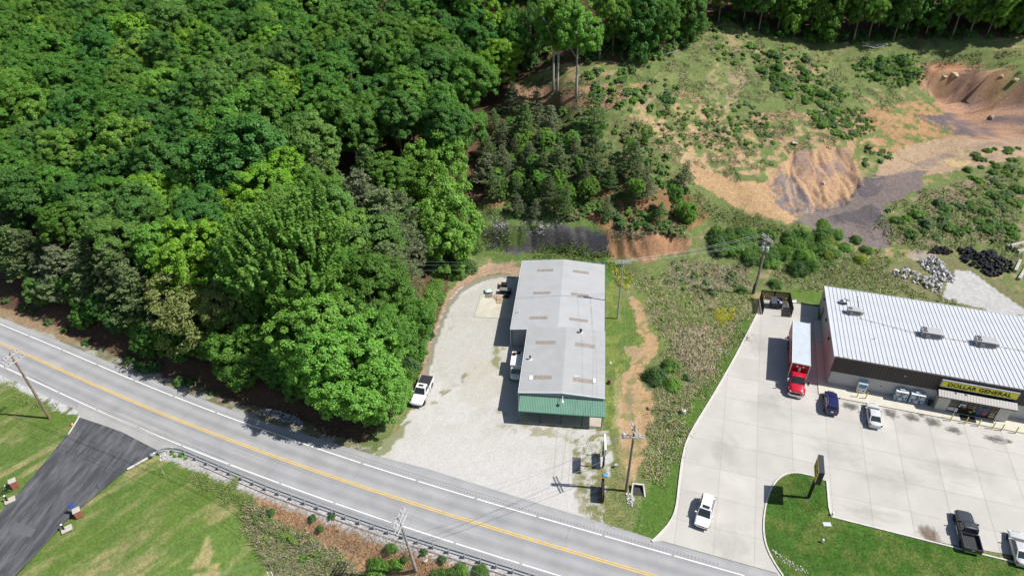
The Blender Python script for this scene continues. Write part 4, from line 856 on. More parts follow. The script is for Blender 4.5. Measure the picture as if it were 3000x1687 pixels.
def cabin(t, m_, xb0, xb1, wb, zb, xr0, xr1, wr, zr, wins=2, wind=.1, rear=True):
    """xb0/xb1 belt front/rear, xr0/xr1 roof front/rear"""
    B = [Vector((xb0, wb, zb)), Vector((xb0, -wb, zb)), Vector((xb1, -wb, zb)), Vector((xb1, wb, zb))]
    T = [Vector((xr0, wr, zr - .03)), Vector((xr0, -wr, zr - .03)), Vector((xr1, -wr, zr - .02)), Vector((xr1, wr, zr - .02))]
    rc = [Vector(((xr0 + xr1) / 2 + s * (xr0 - xr1) * .32, 0, zr + .03)) for s in (1, -1)]
    mb = MB(); mb.add(B + T + rc, [(0, 1, 5, 4), (1, 2, 6, 5), (2, 3, 7, 6), (3, 0, 4, 7), (4, 5, 8), (5, 6, 9, 8), (6, 7, 9), (7, 4, 8, 9), (3, 2, 1, 0)])
    o = mb.build('cabin', m_, t); bv = o.modifiers.new('b', 'BEVEL'); bv.width = .05; bv.segments = 2
    def pane(name, a, b, c, d, iu0, iu1, iv0, iv1):
        def P(u, v): return (a.lerp(b, u)).lerp(d.lerp(c, u), v)
        nr = (b - a).cross(d - a).normalized(); ce = (a + b + c + d) / 4
        if nr.dot(ce - Vector(((xb0 + xb1) / 2, 0, zb))) < 0: nr = -nr
        pts = [P(iu0, iv0), P(iu1, iv0), P(iu1, iv1), P(iu0, iv1)]
        return MB().slab([p + nr * .022 for p in pts], .02).build(name, M_CGL, t)
    pane('windshield', B[0], B[1], T[1], T[0], .06, .94, .06, .93)
    if rear: pane('rear_window', B[3], B[2], T[2], T[3], .08, .92, .12, .9)
    for s, (a, b, c, d) in ((1, (B[0], B[3], T[3], T[0])), (-1, (B[1], B[2], T[2], T[1]))):
        e = [.1, .5, .93] if wins == 2 else ([.1, .93] if wins == 1 else [.08, .38, .68, .94])
        for i in range(len(e) - 1): pane('side_window', a, b, c, d, e[i] + .012, e[i + 1] - .012, .12, .88)
def trim(t, L, W, zf=.7, zr=.75, m_=None, rail=False):
    h = L / 2
    for s in (1, -1):
        MB().box((h - .17, s * W * .36, zf), (.2, .32, .13)).build('headlight', M_HEAD, t); MB().box((-h + .13, s * W * .39, zr + .05), (.16, .26, .16)).build('tail_light', M_TAIL, t)
    MB().box((h - .1, 0, zf - .08), (.14, W * .42, .16)).build('grille', M_PLAST, t); MB().box((h - .06, 0, .42), (.14, W * .8, .14)).build('front_bumper', M_PLAST, t); MB().box((-h + .06, 0, .45), (.13, W * .8, .16)).build('rear_bumper', m_ or M_PLAST, t)
    MB().box((-h + .05, 0, zr - .02), (.12, .34, .15)).build('number_plate', M_WHITE, t)
def mirrors(t, x, W, z, m_, big=1.0):
    for s in (1, -1): MB().box((x, s * (W / 2 + .08 * big), z), (.14, .24 * big, .17)).build('mirror', m_, t)
def place(front, zf, rear, zr, L=None):
    a = G(front[0], front[1], zf)[:2]; b = G(rear[0], rear[1], zr)[:2]; d = a - b; return (a + b) / 2, math.atan2(d[1], d[0])
def sedan(name, label, c, ang, m_, L=4.75, W=1.84, Hh=1.45, cat='car'):
    t = thing(name, label, cat, (c[0], c[1], .02), ang); h = L / 2
    loft([(-h, W * .40, .42, .72, .88), (-h + .12, W * .46, .3, .8, 1.0), (-h + .7, W * .5, .24, .86, 1.03), (-.9, W * .5, .22, .88, .98), (.6, W * .5, .22, .87, .97), (1.1, W * .5, .22, .84, .95), (h - .5, W * .48, .26, .74, .82), (h - .12, W * .42, .34, .62, .70), (h, W * .34, .42, .56, .62)], 'body', m_, t)
    cabin(t, m_, 1.15, -1.85, W * .45, .93, .28, -.95, W * .36, Hh, 2)
    for x in (h - .92, -h + 1.0):
        for s in (1, -1): wheel(t, x, s * (W / 2 - .13))
    trim(t, L, W, .66, .80, m_); mirrors(t, .75, W, .98, m_)
    return t
def suv(name, label, c, ang, m_, L=4.7, W=1.88, Hh=1.68, sunroof=False, dark_glass=True):
    t = thing(name, label, 'car', (c[0], c[1], .02), ang); h = L / 2
    loft([(-h, W * .42, .45, .85, 1.0), (-h + .1, W * .47, .34, .95, 1.1), (-h + .6, W * .5, .26, 1.0, 1.1), (-.8, W * .5, .24, 1.0, 1.08), (.6, W * .5, .24, .98, 1.06), (1.05, W * .5, .24, .95, 1.04), (h - .5, W * .485, .28, .86, .95), (h - .12, W * .44, .36, .74, .83), (h, W * .36, .44, .66, .74)], 'body', m_, t)
    cabin(t, m_, 1.1, -h + .12, W * .46, 1.04, .3, -h + .55, W * .38, Hh, 3)
    if sunroof: MB().box((.0, 0, Hh + .022), (.42, .85, .03)).build('sunroof', M_CGL, t)
    for s in (1, -1): MB().tube([(.15, s * W * .36, Hh + .03), (-1.5, s * W * .36, Hh + .03)], .025, 6).build('roof_rail', M_PLAST if sunroof else M_CHR, t)
    MB().box((-h + .45, 0, Hh - .0), (.2, W * .62, .05)).build('spoiler', m_, t)
    for x in (h - .9, -h + .95):
        for s in (1, -1): wheel(t, x, s * (W / 2 - .13), .36, .25)
    trim(t, L, W, .80, .95, m_); mirrors(t, .72, W, 1.1, m_)
    return t
def pickup(name, label, c, ang, m_, bed_m, cover=False, sunroof=False, L=5.75, W=2.0, Hh=1.88):
    t = thing(name, label, 'pickup truck', (c[0], c[1], .02), ang); h = L / 2; bx = -.62
    loft([(bx, W * .49, .42, 1.02, 1.12), (bx + .3, W * .5, .4, 1.05, 1.13), (.5, W * .5, .4, 1.05, 1.13), (1.0, W * .5, .4, 1.03, 1.12), (h - .6, W * .49, .42, .98, 1.08), (h - .14, W * .46, .48, .9, 1.0), (h, W * .40, .52, .8, .9)], 'body', m_, t)
    cabin(t, m_, 1.15, bx + .02, W * .46, 1.1, .42, bx + .16, W * .375, Hh, 2)
    if sunroof: MB().box((.05, 0, Hh + .022), (.4, .75, .03)).build('sunroof', M_CGL, t)
    for s in (1, -1): MB().bb(-h + .06, bx - .02, s * W / 2 - (.1 if s > 0 else 0), s * W / 2 + (0 if s > 0 else .1), .45, 1.16).build('bed_side', m_, t)
    MB().bb(-h, -h + .09, -W / 2 + .02, W / 2 - .02, .5, 1.15).build('tailgate', m_, t); MB().bb(-h + .05, bx, -W / 2 + .1, W / 2 - .1, .45, .72).build('bed_floor', bed_m, t); MB().bb(bx - .1, bx - .02, -W / 2 + .1, W / 2 - .1, .72, 1.14).build('bed_front', m_, t)
    if cover:
        MB().bb(-h + .06, bx - .02, -W / 2 + .06, W / 2 - .06, 1.14, 1.19).build('bed_cover', bed_m, t)
    else:
        for k in range(9): MB().bb(-h + .12, bx - .12, -W / 2 + .18 + k * .19, -W / 2 + .25 + k * .19, .72, .745).build('bed_rib', bed_m, t)
    for x in (h - .98, -h + 1.15):
        for s in (1, -1): wheel(t, x, s * (W / 2 - .12), .40, .28)
    trim(t, L, W, .86, .92, M_CHR); mirrors(t, .85, W, 1.2, M_PLAST if not cover else m_, 1.2)
    for s in (1, -1): MB().tube([(.7, s * (W / 2 + .02), .42), (-.6, s * (W / 2 + .02), .42)], .05, 6).build('step_bar', M_CHR, t)
    return t
P_WHITE = paintm('white car paint', (.78, .78, .78)); P_SILV = paintm('silver car paint', (.60, .62, .635), .1); P_BLUE = paintm('blue car paint', (.014, .016, .085)); P_CHAR = paintm('charcoal car paint', (.060, .066, .074), .2); P_PALE = paintm('pale silver paint', (.60, .61, .60), .2)
M_BEDL = mat('bed liner', (.05, .052, .056), rough=.8, var=.35, scale=6)
c, a = place((2053.5, 1543), .55, (2079, 1446), 1.5); suv('suv', 'white suv with a sunroof driving in between grass strip and island', c, a, P_WHITE, sunroof=True)
c, a = place((2435, 1148), .95, (2436, 1207), .6); suv('suv', 'dark blue suv parked nose-in at the store sidewalk', c, a, P_BLUE, L=4.5, Hh=1.66)
c, a = place((2556, 1182), .75, (2564, 1247), .6); sedan('sedan', 'silver sedan parked nose-in by the sidewalk beside the blue suv', c, a, P_SILV)
c, a = place((2823, 1500), .95, (2849, 1607), .8); pickup('pickup', 'charcoal pickup truck with an open empty bed parked against the island kerb', c, a, P_CHAR, M_BEDL, L=5.7)
c, a = place((2978, 1560), .8, (3000, 1648), .75); sedan('sedan', 'pale silver sedan parked against the island kerb next to the charcoal pickup', c, a, P_PALE, L=4.8)
c, a = place((1219, 1184), .7, (1252, 1101), 1.15); pickup('pickup', 'white pickup truck with a black bed cover parked under the trees', c, a, P_WHITE, mat('black tonneau', (.03, .032, .036), rough=.8, var=.1), True, True, L=5.8)

# red delivery truck
P_RED = paintm('red truck paint', (.50, .008, .030)); M_BOXR = mat('dark red box panel', (.33, .006, .012), rough=.4, var=.04); M_BOXT = mat('white box roof', (.47, .52, .57), rough=.5, var=.06, scale=1.2, detail=6); M_BOXE = mat('box edge white', (.66, .66, .66), rough=.4, var=.04)
c1 = G(2347.8, 1066, 3.9)[:2]; c0 = G(2348, 943.7, 3.9)[:2]; d = c1 - c0; ta = math.atan2(d[1], d[0]); BL = float(np.hypot(*d)); BW = 2.52
mid = (c0 + c1) / 2; tr = thing('delivery_truck', 'red delivery truck with a long white-roofed box parked beside the store', 'truck', (mid[0], mid[1], .02), ta)
hb = BL / 2
bx_ = MB().bb(-hb, hb, -BW / 2, BW / 2, 1.1, 3.82).build('cargo_box', M_BOXR, tr); MB().bb(-hb, hb, -BW / 2 - .004, BW / 2 + .004, 3.82, 3.9).build('box_roof', M_BOXT, bx_)
for x in (-hb, hb):
    for s in (1, -1): MB().bb(x - .09, x + .09, s * BW / 2 - .06, s * BW / 2 + .06, 1.08, 3.93).build('corner_post', M_BOXE, bx_)
for s in (1, -1): MB().bb(-hb + .09, hb - .09, s * (BW / 2 + .012) - .03, s * (BW / 2 + .012) + .03, 3.76, 3.93).build('top_rail', M_BOXE, bx_)
MB().bb(hb + .002, hb + .035, -BW / 2 + .06, BW / 2 - .06, 3.78, 3.93).build('top_rail', M_BOXE, bx_)
M_DEC = mat('white decal', (.78, .70, .72), rough=.5, var=.03)
# bottle emblem and two white squares on the box front
bt = MB().lathe([(.10, 1.9 + .0), (.13, 1.95), (.12, 2.25), (.15, 2.4), (.13, 2.6), (.065, 2.85), (.055, 3.0), (.06, 3.02)], 14, (0, 0, .25)); 
for i, v in enumerate(bt.v): bt.v[i] = (hb + .005 + v[0] * .08, v[1] * 1.3, v[2])
bt.build('bottle_emblem', M_DEC, bx_)
for s in (1, -1): MB().bb(hb, hb + .02, s * .42 - .13, s * .42 + .13, 3.2, 3.46).build('marker_plate', M_DEC, bx_)
tm2 = text_mesh('Coca-Cola', 1.5, 5.6, M_DEC, 'side_script', .01, .0)
co = np.empty(len(tm2.vertices) * 3, np.float32); tm2.vertices.foreach_get('co', co); co = co.reshape(-1, 3); co[:, 0] += co[:, 1] * .35; tm2.vertices.foreach_set('co', co.ravel()); tm2.update()
add_obj('side_script', tm2, bx_, (.3, -BW / 2 - .02, 2.5), (math.pi / 2, 0, 0)); add_obj('side_script', tm2, bx_, (.3, BW / 2 + .02, 2.5), (math.pi / 2, 0, math.pi))
MB().bb(-hb + .2, hb + 3.3, -.45, .45, .65, 1.08).build('chassis', M_PLAST, tr)
cab = MB(); x0 = hb + .35
MB().bb(x0, x0 + .12, -1.1, 1.1, .9, 2.5).build('cab_back', P_RED, tr)
cabin(tr, P_RED, x0 + 1.55, x0 + .06, 1.04, 1.62, x0 + 1.05, x0 + .1, .92, 2.62, 1, rear=False)
loft([(x0 + .05, 1.08, .75, 1.5, 1.66), (x0 + .7, 1.1, .72, 1.52, 1.68), (x0 + 1.5, 1.08, .7, 1.5, 1.66), (x0 + 2.1, .98, .75, 1.38, 1.52), (x0 + 2.75, .90, .78, 1.22, 1.36), (x0 + 2.95, .80, .82, 1.1, 1.22)], 'hood', P_RED, tr)
for s in (1, -1):
    MB().lathe([(.62, -.2), (.62, .2), (.5, .2), (.5, -.2)], 18, (x0 + 2.0, s * .98, .62), 'Y').build('fender', P_RED, tr); MB().box((x0 + 2.72, s * .78, 1.02), (.3, .36, .24)).build('headlight', M_HEAD, tr)
    MB().tube([(x0 + 1.35, s * 1.08, 1.8), (x0 + 1.45, s * 1.42, 1.9)], .025, 6).build('mirror_arm', M_PLAST, tr); MB().box((x0 + 1.45, s * 1.42, 2.0), (.14, .22, .45)).build('mirror', M_WHITE if s < 0 else M_PLAST, tr)
    MB().bb(x0 + .2, x0 + 1.3, s * 1.0 - .12, s * 1.0 + .12, .45, .8).build('fuel_tank', M_CHR, tr)
MB().bb(x0 + 2.9, x0 + 3.0, -.52, .52, .72, 1.16).build('grille', M_PLAST, tr); MB().bb(x0 + 2.98, x0 + 3.02, -.56, .56, 1.14, 1.2).build('grille_bar', M_CHR, tr)
MB().add([(x0 + 2.9, -1.12, .42), (x0 + 3.12, -.8, .42), (x0 + 3.12, .8, .42), (x0 + 2.9, 1.12, .42), (x0 + 2.72, 1.12, .42), (x0 + 2.72, -1.12, .42)] + [(x0 + 2.9, -1.12, .72), (x0 + 3.12, -.8, .72), (x0 + 3.12, .8, .72), (x0 + 2.9, 1.12, .72), (x0 + 2.72, 1.12, .72), (x0 + 2.72, -1.12, .72)],
     [(0, 5, 4, 3, 2, 1), (6, 7, 8, 9, 10, 11)] + [(i, (i + 1) % 6, (i + 1) % 6 + 6, i + 6) for i in range(6)]).build('front_bumper', M_CHR, tr)
for k in range(3): MB().box((x0 + 1.0, -.25 + .25 * k, 2.66), (.1, .1, .06)).build('roof_marker', mat('amber lens', (.7, .3, .03), rough=.3), tr)
for s in (1, -1):
    wheel(tr, x0 + 2.0, s * .98, .5, .28)
    for xx in (-hb + 1.4, -hb + 2.7): wheel(tr, xx, s * 1.0, .5, .5)
MB().bb(-hb - .35, -hb - .05, -1.15, 1.15, .5, .72).build('rear_bumper', M_PLAST, tr)
MB().bb(-hb - .9, -hb - .2, -1.0, -.5, .02, .5).build('hand_cart', mat('red crate', (.5, .03, .04)), tr)

# white box van beside the long building
VO = mb_w(-1.35, 10.6); van = thing('box_van', 'white box van parked in the shade against the long building', 'van', (VO[0], VO[1], .0), MB_A - math.pi / 2)
MB().bb(-1.6, 1.4, -.95, .95, .55, 2.35).build('cargo_body', M_WHITE, van); MB().bb(-1.62, 1.42, -.97, .97, 2.35, 2.4).build('van_roof', M_WHITE, van)
loft([(1.4, .92, .45, 1.05, 1.15), (1.9, .92, .42, 1.0, 1.12), (2.4, .88, .44, .92, 1.0), (2.7, .8, .5, .8, .88)], 'hood', M_WHITE, van); cabin(van, M_WHITE, 2.0, 1.41, .88, 1.1, 1.6, 1.41, .8, 1.9, 1, rear=False)
for x in (1.95, -1.0):
    for s in (1, -1): wheel(van, x, s * .82, .34, .24)
for x, y in ((-.95, -.55), (-1.3, .05)): MB().lathe([(.3, 2.4), (.34, 2.55), (.2, 2.7), (.04, 2.72)], 12, (x, y, 0)).build('roof_vent', mat('dark red vent', (.05, .012, .012), rough=.5), van)

# ================================================================== store front clutter
ST = lambda x, y, z=.139: (*st_w(x, y), z)
M_BOL = mat('bollard yellow', (.66, .56, .07), rough=.5, var=.1, scale=4)
def bollard(x, y, h, label, group, z=.02, r=.075, seat=None):
    t = thing('bollard', label, 'bollard', ST(x, y, z), ST_A, group)
    MB().lathe([(r, 0), (r, h - .06), (r * .8, h - .015), (.02, h)], 12).build('post', M_BOL, t); MB().lathe([(r * 1.5, 0), (r * 1.5, .03)], 12).build('base_plate', M_HV, t)
    return t
for x in (16.31, 18.22, 19.81, 21.59, 22.7, 24.43): bollard(x, -3.0, 1.3, 'yellow steel bollard standing in the row before the store entrance', 'bollards before the entrance')
for x in (4.18, 5.33): bollard(x, -1.82, 1.25, 'yellow steel bollard guarding the ice freezer', 'bollards at the ice freezer', .13)
ice = thing('ice_freezer', 'white ice freezer with blue print against the store wall', 'freezer', ST(4.1, -.82), ST_A)
MB().bb(0, 1.25, 0, .75, .08, 1.75).build('cabinet', M_WHITE, ice); MB().slab([(0, -.0, 1.76), (1.25, -.0, 1.76), (1.25, .75, 1.95), (0, .75, 1.95)], .18).build('sloped_top', mat('freezer top', (.42, .52, .60), rough=.4), ice)
for x0_ in (.06, .66): MB().bb(x0_, x0_ + .53, -.03, -.001, .15, .72).build('door', M_WHITE, ice)
MB().bb(.12, 1.13, -.02, -.001, .95, 1.6).build('print_panel', mat('ice print', (.10, .26, .48), rough=.4, var=.75, scale=5), ice)
for k in range(2): MB().bb(.16 + .6 * k, .46 + .6 * k, -.045, -.031, .3, .6).build('label_print', mat('ice label', (.35, .18, .28), rough=.4, var=.6, scale=9), ice)
M_CAGE = mat('cage steel blue', (.38, .46, .54), rough=.4, var=.18, scale=5); M_CAN_ = mat('propane white', (.66, .68, .70), rough=.4, var=.05)
def cage(x, w, label):
    t = thing('propane_cage', label, 'gas cage', ST(x, -1.06), ST_A, 'propane cages on the sidewalk'); dpt = .95
    for px_ in (0, w):
        for py_ in (0, dpt): MB().bb(px_ - .03, px_ + .03, py_ - .03, py_ + .03, 0, 1.75).build('corner_post', M_CAGE, t)
    for z in (.05, .88, 1.72): MB().bb(-.02, w + .02, -.02, dpt + .02, z, z + .05).build('shelf', M_CAGE, t)
    for k in range(12):
        xx = (k + .5) * w / 12; MB().bb(xx - .008, xx + .008, -.012, .004, .1, 1.72).build('bar', M_CAGE, t)
    for z0 in (.1, .93):
        for i in range(4):
            for j in range(2): MB().lathe([(.12, 0), (.15, .05), (.15, .35), (.09, .45), (.09, .52)], 10, (.2 + i * (w - .4) / 3, .25 + j * .42, z0)).build('cylinder', M_CAN_, t)
    for k in range(3): MB().slab([(w * (.05 + .32 * k), -.02, 1.0 - .85 * (k % 2)), (w * (.3 + .32 * k), -.02, 1.0 - .85 * (k % 2)), (w * (.3 + .32 * k), -.02, 1.55 - .85 * (k % 2)), (w * (.05 + .32 * k), -.02, 1.55 - .85 * (k % 2))], .015).build('sign_plate', M_BOXT, t)
    MB().bb(w * .3, w * .68, .3, .8, 1.775, 2.0).build('top_box', M_BOXT, t); MB().slab([(0, -.03, 1.78), (w, -.03, 1.78), (w, .35, 1.8), (0, .35, 1.8)], .02).build('top_sheet', M_BOXE, t)
    return t
cage(9.1, 1.65, 'blue-grey wire cage of propane cylinders with a pale top sheet'); cage(11.1, 1.85, 'wider blue-grey propane cage next to the store entrance pier')
bin_ = thing('trash_bin', 'black round trash bin beside the store entrance pier', 'bin', ST(13.9, -.6), ST_A); MB().lathe([(.22, 0), (.27, .75), (.3, .8), (.26, .95), (.08, 1.02)], 14).build('bin_body', M_BLACK, bin_); MB().lathe([(.1, 1.02), (.1, 1.05)], 10).build('bin_mouth', M_HVD, bin_)
hs = thing('accessible_parking_sign', 'accessible parking sign on a post behind the entrance bollards', 'sign', ST(16.55, -2.5), ST_A); MB().tube([(0, 0, 0), (0, 0, 1.9)], .03, 6).build('post', M_HV, hs); o = MB().bb(-.16, .16, -.045, -.03, 1.4, 1.95).build('panel', M_WHITE, hs); MB().bb(-.09, .09, -.056, -.046, 1.62, 1.84).build('symbol', mat('symbol blue', (.03, .12, .5)), o)
for x in (18.0,): tag(MB().bb(-1.0, 1.0, -.6, .6, 0, .015).build('door_mat', M_BLACK, None, ST(18.7, -2.0, .14), ST_A), 'black rubber mat in front of the store doors', 'mat')

# ================================================================== dumpster enclosure
EO = G(2216, 916); 
fl, fr_, bl, br = G(2217, 918)[:2], G(2304, 928)[:2], G(2226, 876)[:2], G(2307, 884)[:2]
d1 = fr_ - fl; ea = math.atan2((br - bl)[1], (br - bl)[0]); EW = float(np.hypot(*(br - bl))); ED = float(np.hypot(*(bl - fl)))
enc = thing('dumpster_enclosure', 'dark brown slatted fence enclosure open towards the truck lane', 'fence', (bl[0], bl[1], 0), ea)
M_FEN = mat('brown slat', (.035, .028, .026), rough=.6, var=.2, scale=3); sl_m = MB().bb(-.075, .075, -.015, .015, .08, 2.0).mesh('slat', M_FEN)
k = 0
while .09 + k * .19 < EW: add_obj('slat', sl_m, enc, (.09 + k * .19, .05, 0)); k += 1
for x in (0.0, EW):
    k = 0
    while .1 + k * .19 < ED: add_obj('slat', sl_m, enc, (x + (.05 if x else -.05), -.1 - k * .19, 0), (0, 0, math.pi / 2)); k += 1
    for z in (.4, 1.6): MB().bb(x - .03, x + .03, -ED, 0, z, z + .09).build('rail', M_FEN, enc)
for z in (.4, 1.6): MB().bb(0, EW, -.02, .03, z, z + .09).build('rail', M_FEN, enc)
for x, y in ((0, 0), (EW, 0), (0, -ED), (EW, -ED), (EW / 2, 0)): MB().bb(x - .06, x + .06, y - .06, y + .06, 0, 2.05).build('post', M_FEN, enc)
gt = MB(); 
for k in range(9): gt.bb(EW + .12, EW + .15, -ED - .05 - .01 - k * .0, -ED + .0, .1, .12)
# the gate leaf stands open along the right side
for k in range(8): add_obj('slat', sl_m, enc, (EW - .25 - k * .19, -ED - .05, 0))
MB().bb(EW - 1.75, EW - .1, -ED - .02, -ED + .02, 1.5, 1.58).build('gate_rail', M_HV, enc)
def enc_w(x, y): return np.array([bl[0] + x * math.cos(ea) - y * math.sin(ea), bl[1] + x * math.sin(ea) + y * math.cos(ea), .02])
for x in (.55, 2.1, 3.6, 5.2):
    p = enc_w(min(x * EW / 5.9, EW - .4), -.75); t = thing('bollard', 'yellow bollard along the back of the dumpster enclosure', 'bollard', p, 0, 'bollards inside the dumpster enclosure')
    MB().lathe([(.075, 0), (.075, 1.2), (.06, 1.25), (.02, 1.27)], 12).build('post', M_BOL, t); MB().lathe([(.11, 0), (.11, .03)], 12).build('base_plate', M_HV, t)
p = enc_w(EW * .52, -1.75); dm = thing('dumpster', 'dark steel dumpster with an open lid inside the slatted enclosure', 'dumpster', p, ea)
M_DUM = mat('dumpster steel', (.05, .055, .07), rough=.5, var=.25, scale=3)
MB().slab([(-.9, -.65, .2), (.9, -.65, .2), (.9, -.75, 1.2), (-.9, -.75, 1.2)], .05).slab([(.9, .65, .2), (-.9, .65, .2), (-.9, .75, 1.45), (.9, .75, 1.45)], .05).slab([(-.9, .65, .2), (-.9, -.65, .2), (-.9, -.75, 1.2), (-.9, .75, 1.45)], .05).slab([(.9, -.65, .2), (.9, .65, .2), (.9, .75, 1.45), (.9, -.75, 1.2)], .05).bb(-.88, .88, -.63, .63, .15, .25).build('tub', M_DUM, dm)
MB().slab([(-.92, -.78, 1.22), (.0, -.78, 1.22), (.0, .78, 1.5), (-.92, .78, 1.5)], .05).build('lid', mat('lid plastic', (.06, .065, .08), rough=.5, var=.2), dm); MB().slab([(.03, .76, 1.5), (.92, .76, 1.5), (.92, .95, 1.1), (.03, .95, 1.1)], .04).build('lid', M_DUM, dm)
for k in range(6): MB().bb(-.8 + k * .32, -.74 + k * .32, -.79, -.72, .25, 1.15).build('rib', M_DUM, dm)
for s in (1, -1): MB().bb(s * .98 - .08, s * .98 + .08, -.3, .3, .7, .85).build('lift_pocket', M_DUM, dm)
for (x, y, c_) in ((.45, .1, (.03, .05, .4)), (.2, .35, (.3, .14, .08)), (.6, -.3, (.5, .5, .5))): tag(MB().lathe([(.05, 0), (.28, .1), (.25, .35), (.06, .48)], 8).build('trash_bag', mat('bag %.2f' % x, c_, rough=.4), None, enc_w(EW * .52 + x, -1.75 + y) + np.array([0, 0, .9])), {.45: 'blue trash bag on top of the dumpster', .2: 'brown trash bag in the open dumpster', .6: 'pale trash bag in the open dumpster'}[x], 'bag')

# ================================================================== pylon sign
pp = G(2366.7, 1459.4); py_ = thing('pylon_sign', 'yellow and black store sign on a single dark pole in the island', 'sign', (pp[0], pp[1], .1), ST_A)
MB().bb(-.16, .16, -.16, .16, 0, 4.6).build('pole', M_BLACK, py_); MB().bb(-.24, .24, -.24, .24, -.1, .06).build('base_plate', M_HVD, py_)
sb = MB().bb(-.3, .3, -1.42, 1.42, 4.45, 6.7).build('sign_cabinet', mat('cabinet dark', (.05, .055, .065), rough=.4, var=.05), py_)
for s in (1, -1):
    f_ = MB().bb(s * .305 - .012, s * .305 + .012, -1.32, 1.32, 4.55, 6.6).build('sign_face', M_YEL, sb)
    for txt, z, w_ in (('DOLLAR', 5.95, 2.2), ('GENERAL', 5.2, 2.3)):
        add_obj('sign_lettering', text_mesh(txt, .72, w_, M_LET, 'lettering', .01, .03), f_, (s * .335, 0, z), (math.pi / 2, 0, s * math.pi / 2))
# lamp post on the grass strip
lp_b = G(2001.8, 1209); lpo = thing('light_pole', 'slim bronze parking lot light on a round concrete footing in the grass', 'street lamp', (lp_b[0], lp_b[1], 0))
MB().lathe([(.33, -.1), (.33, .55), (.3, .6)], 16).build('footing', KERB, lpo); MB().tube([(0, 0, .6), (0, 0, 6.7)], [.075, .055], 8).build('pole', mat('bronze pole', (.16, .13, .11), rough=.5), lpo); MB().box((-.0, .25, 6.72), (.34, .7, .12)).build('lamp_head', mat('lamp bronze', (.10, .085, .075), rough=.5), lpo)
yl = G(1784, 1100); y_l = thing('yard_light', 'small grey yard light on a thin post beside the long building', 'lamp', (yl[0], yl[1], 0)); MB().tube([(0, 0, 0), (0, 0, 2.6)], .04, 6).build('post', M_HV, y_l); MB().lathe([(.14, 2.5), (.17, 2.6), (.12, 2.75), (.02, 2.78)], 10, (.05, 0, 0)).build('lamp_head', M_WHITE, y_l)
brl = G(1779, 1123); br_o = thing('rusty_barrel', 'rusty red barrel standing against the long building wall', 'barrel', (brl[0] + .25, brl[1], 0)); MB().lathe([(.26, 0), (.28, .3), (.26, .32), (.28, .6), (.26, .62), (.27, .88)], 14).build('drum', mat('rust', (.13, .05, .035), rough=.8, var=.4, scale=5), br_o); MB().lathe([(.2, .88), (.2, .9)], 12).build('lid', M_HVD, br_o)
# ================================================================== utility poles and wires
M_WOOD = mat('weathered pole wood', (.24, .19, .14), rough=.9, var=.25, scale=3); M_WOODG = mat('grey pole wood', (.34, .32, .30), rough=.9, var=.2, scale=3); M_ARM = mat('crossarm wood', (.46, .45, .44), rough=.85, var=.15, scale=4); M_INS = mat('porcelain insulator', (.55, .57, .60), rough=.3, var=.1); M_XF = mat('transformer grey', (.52, .54, .57), rough=.4, var=.06); M_WIRE = mat('aluminium wire', (.34, .35, .36), rough=.5, var=.1, metal=.3)
def upole(label, base, top, r0=.19, r1=.12, m_=None, arms=(), cans=(), z=0.0, conduit=False):
    """base/top world points; arms: (height along pole 0..1 above base in m, dir angle, length, double)"""
    t = thing('utility_pole', label, 'utility pole', base); b = np.array(base); q = np.array(top) - b; L = np.linalg.norm(q); u = q / L
    MB().tube([(0, 0, -.3)] + [tuple(u * L * k / 8) for k in range(9)], [r0] + [r0 + (r1 - r0) * k / 8 for k in range(9)], 10).build('shaft', m_ or M_WOOD, t, smoothed=True)
    ends = []
    for (h, ang, ln, dbl, side_off) in arms:
        p = u * h; d = np.array([math.cos(ang), math.sin(ang), 0]); nrm = np.array([-d[1], d[0], 0]); row = []
        for s in ((1, -1) if dbl else (1,)):
            c = p + nrm * s * (r1 + .08) + d * side_off; Mx = Matrix.Rotation(ang, 3, 'Z'); MB().box(tuple(c), (ln, .1, .13), M=Mx).build('crossarm', M_ARM, t)
        for k in (-.46, -.27, .27, .46):
            e = p + d * (side_off + k * ln); MB().lathe([(.035, 0), (.035, .06), (.07, .08), (.06, .13), (.075, .15), (.05, .22), (.02, .25)], 8, (e[0], e[1], e[2] + .065)).build('insulator', M_INS, t); row.append(b + e + np.array([0, 0, .3]))
        for s in (1, -1): MB().tube([tuple(p - np.array([0, 0, .65]) + nrm * (r1 + .02)), tuple(p + d * (side_off * .5 + s * .6) + nrm * (r1 + .03))], .018, 4).build('brace', M_HV, t)
        ends.append(row)
    for (h, ang, dist) in cans:
        p = u * h + np.array([math.cos(ang), math.sin(ang), 0]) * dist; c = MB().lathe([(.2, 0), (.24, .06), (.24, .78), (.2, .86), (.06, .9)], 14, tuple(p)).build('transformer', M_XF, t)
        MB().lathe([(.04, .9), (.055, 1.0), (.03, 1.1)], 8, tuple(p + np.array([.06, 0, 0]))).build('bushing', M_INS, c)
    if conduit: MB().tube([(.22, -.05, 0), (.22 + u[0] * 8, -.05 + u[1] * 8, u[2] * 8)], .06, 8).build('conduit', M_XF, t); MB().bb(-.3, -.12, -.1, .12, 0, 2.2).build('riser_guard', M_PLAST, t)
    return t, ends, b + q
def armang(p0, p1, z): a = G(*p0, z); b = G(*p1, z); return math.atan2(b[1] - a[1], b[0] - a[0]), float(np.linalg.norm(b - a))
# A: at the side road
bA = G(146, 1224.5); aA, lA = armang((16, 1072), (72, 1035), 11.3); aA2, lA2 = armang((8, 1050), (52, 1019), 12.3)
PA, eA, tA = upole('brown utility pole with two levels of crossarms beside the side road', bA, bA + np.array([0, 0, 12.8]), m_=mat('rusty brown pole wood', (.25, .175, .13), rough=.9, var=.3, scale=2), arms=((11.3, aA, min(lA, 3.2), True, 0), (12.4, aA2, min(lA2, 3.0), True, 0)))
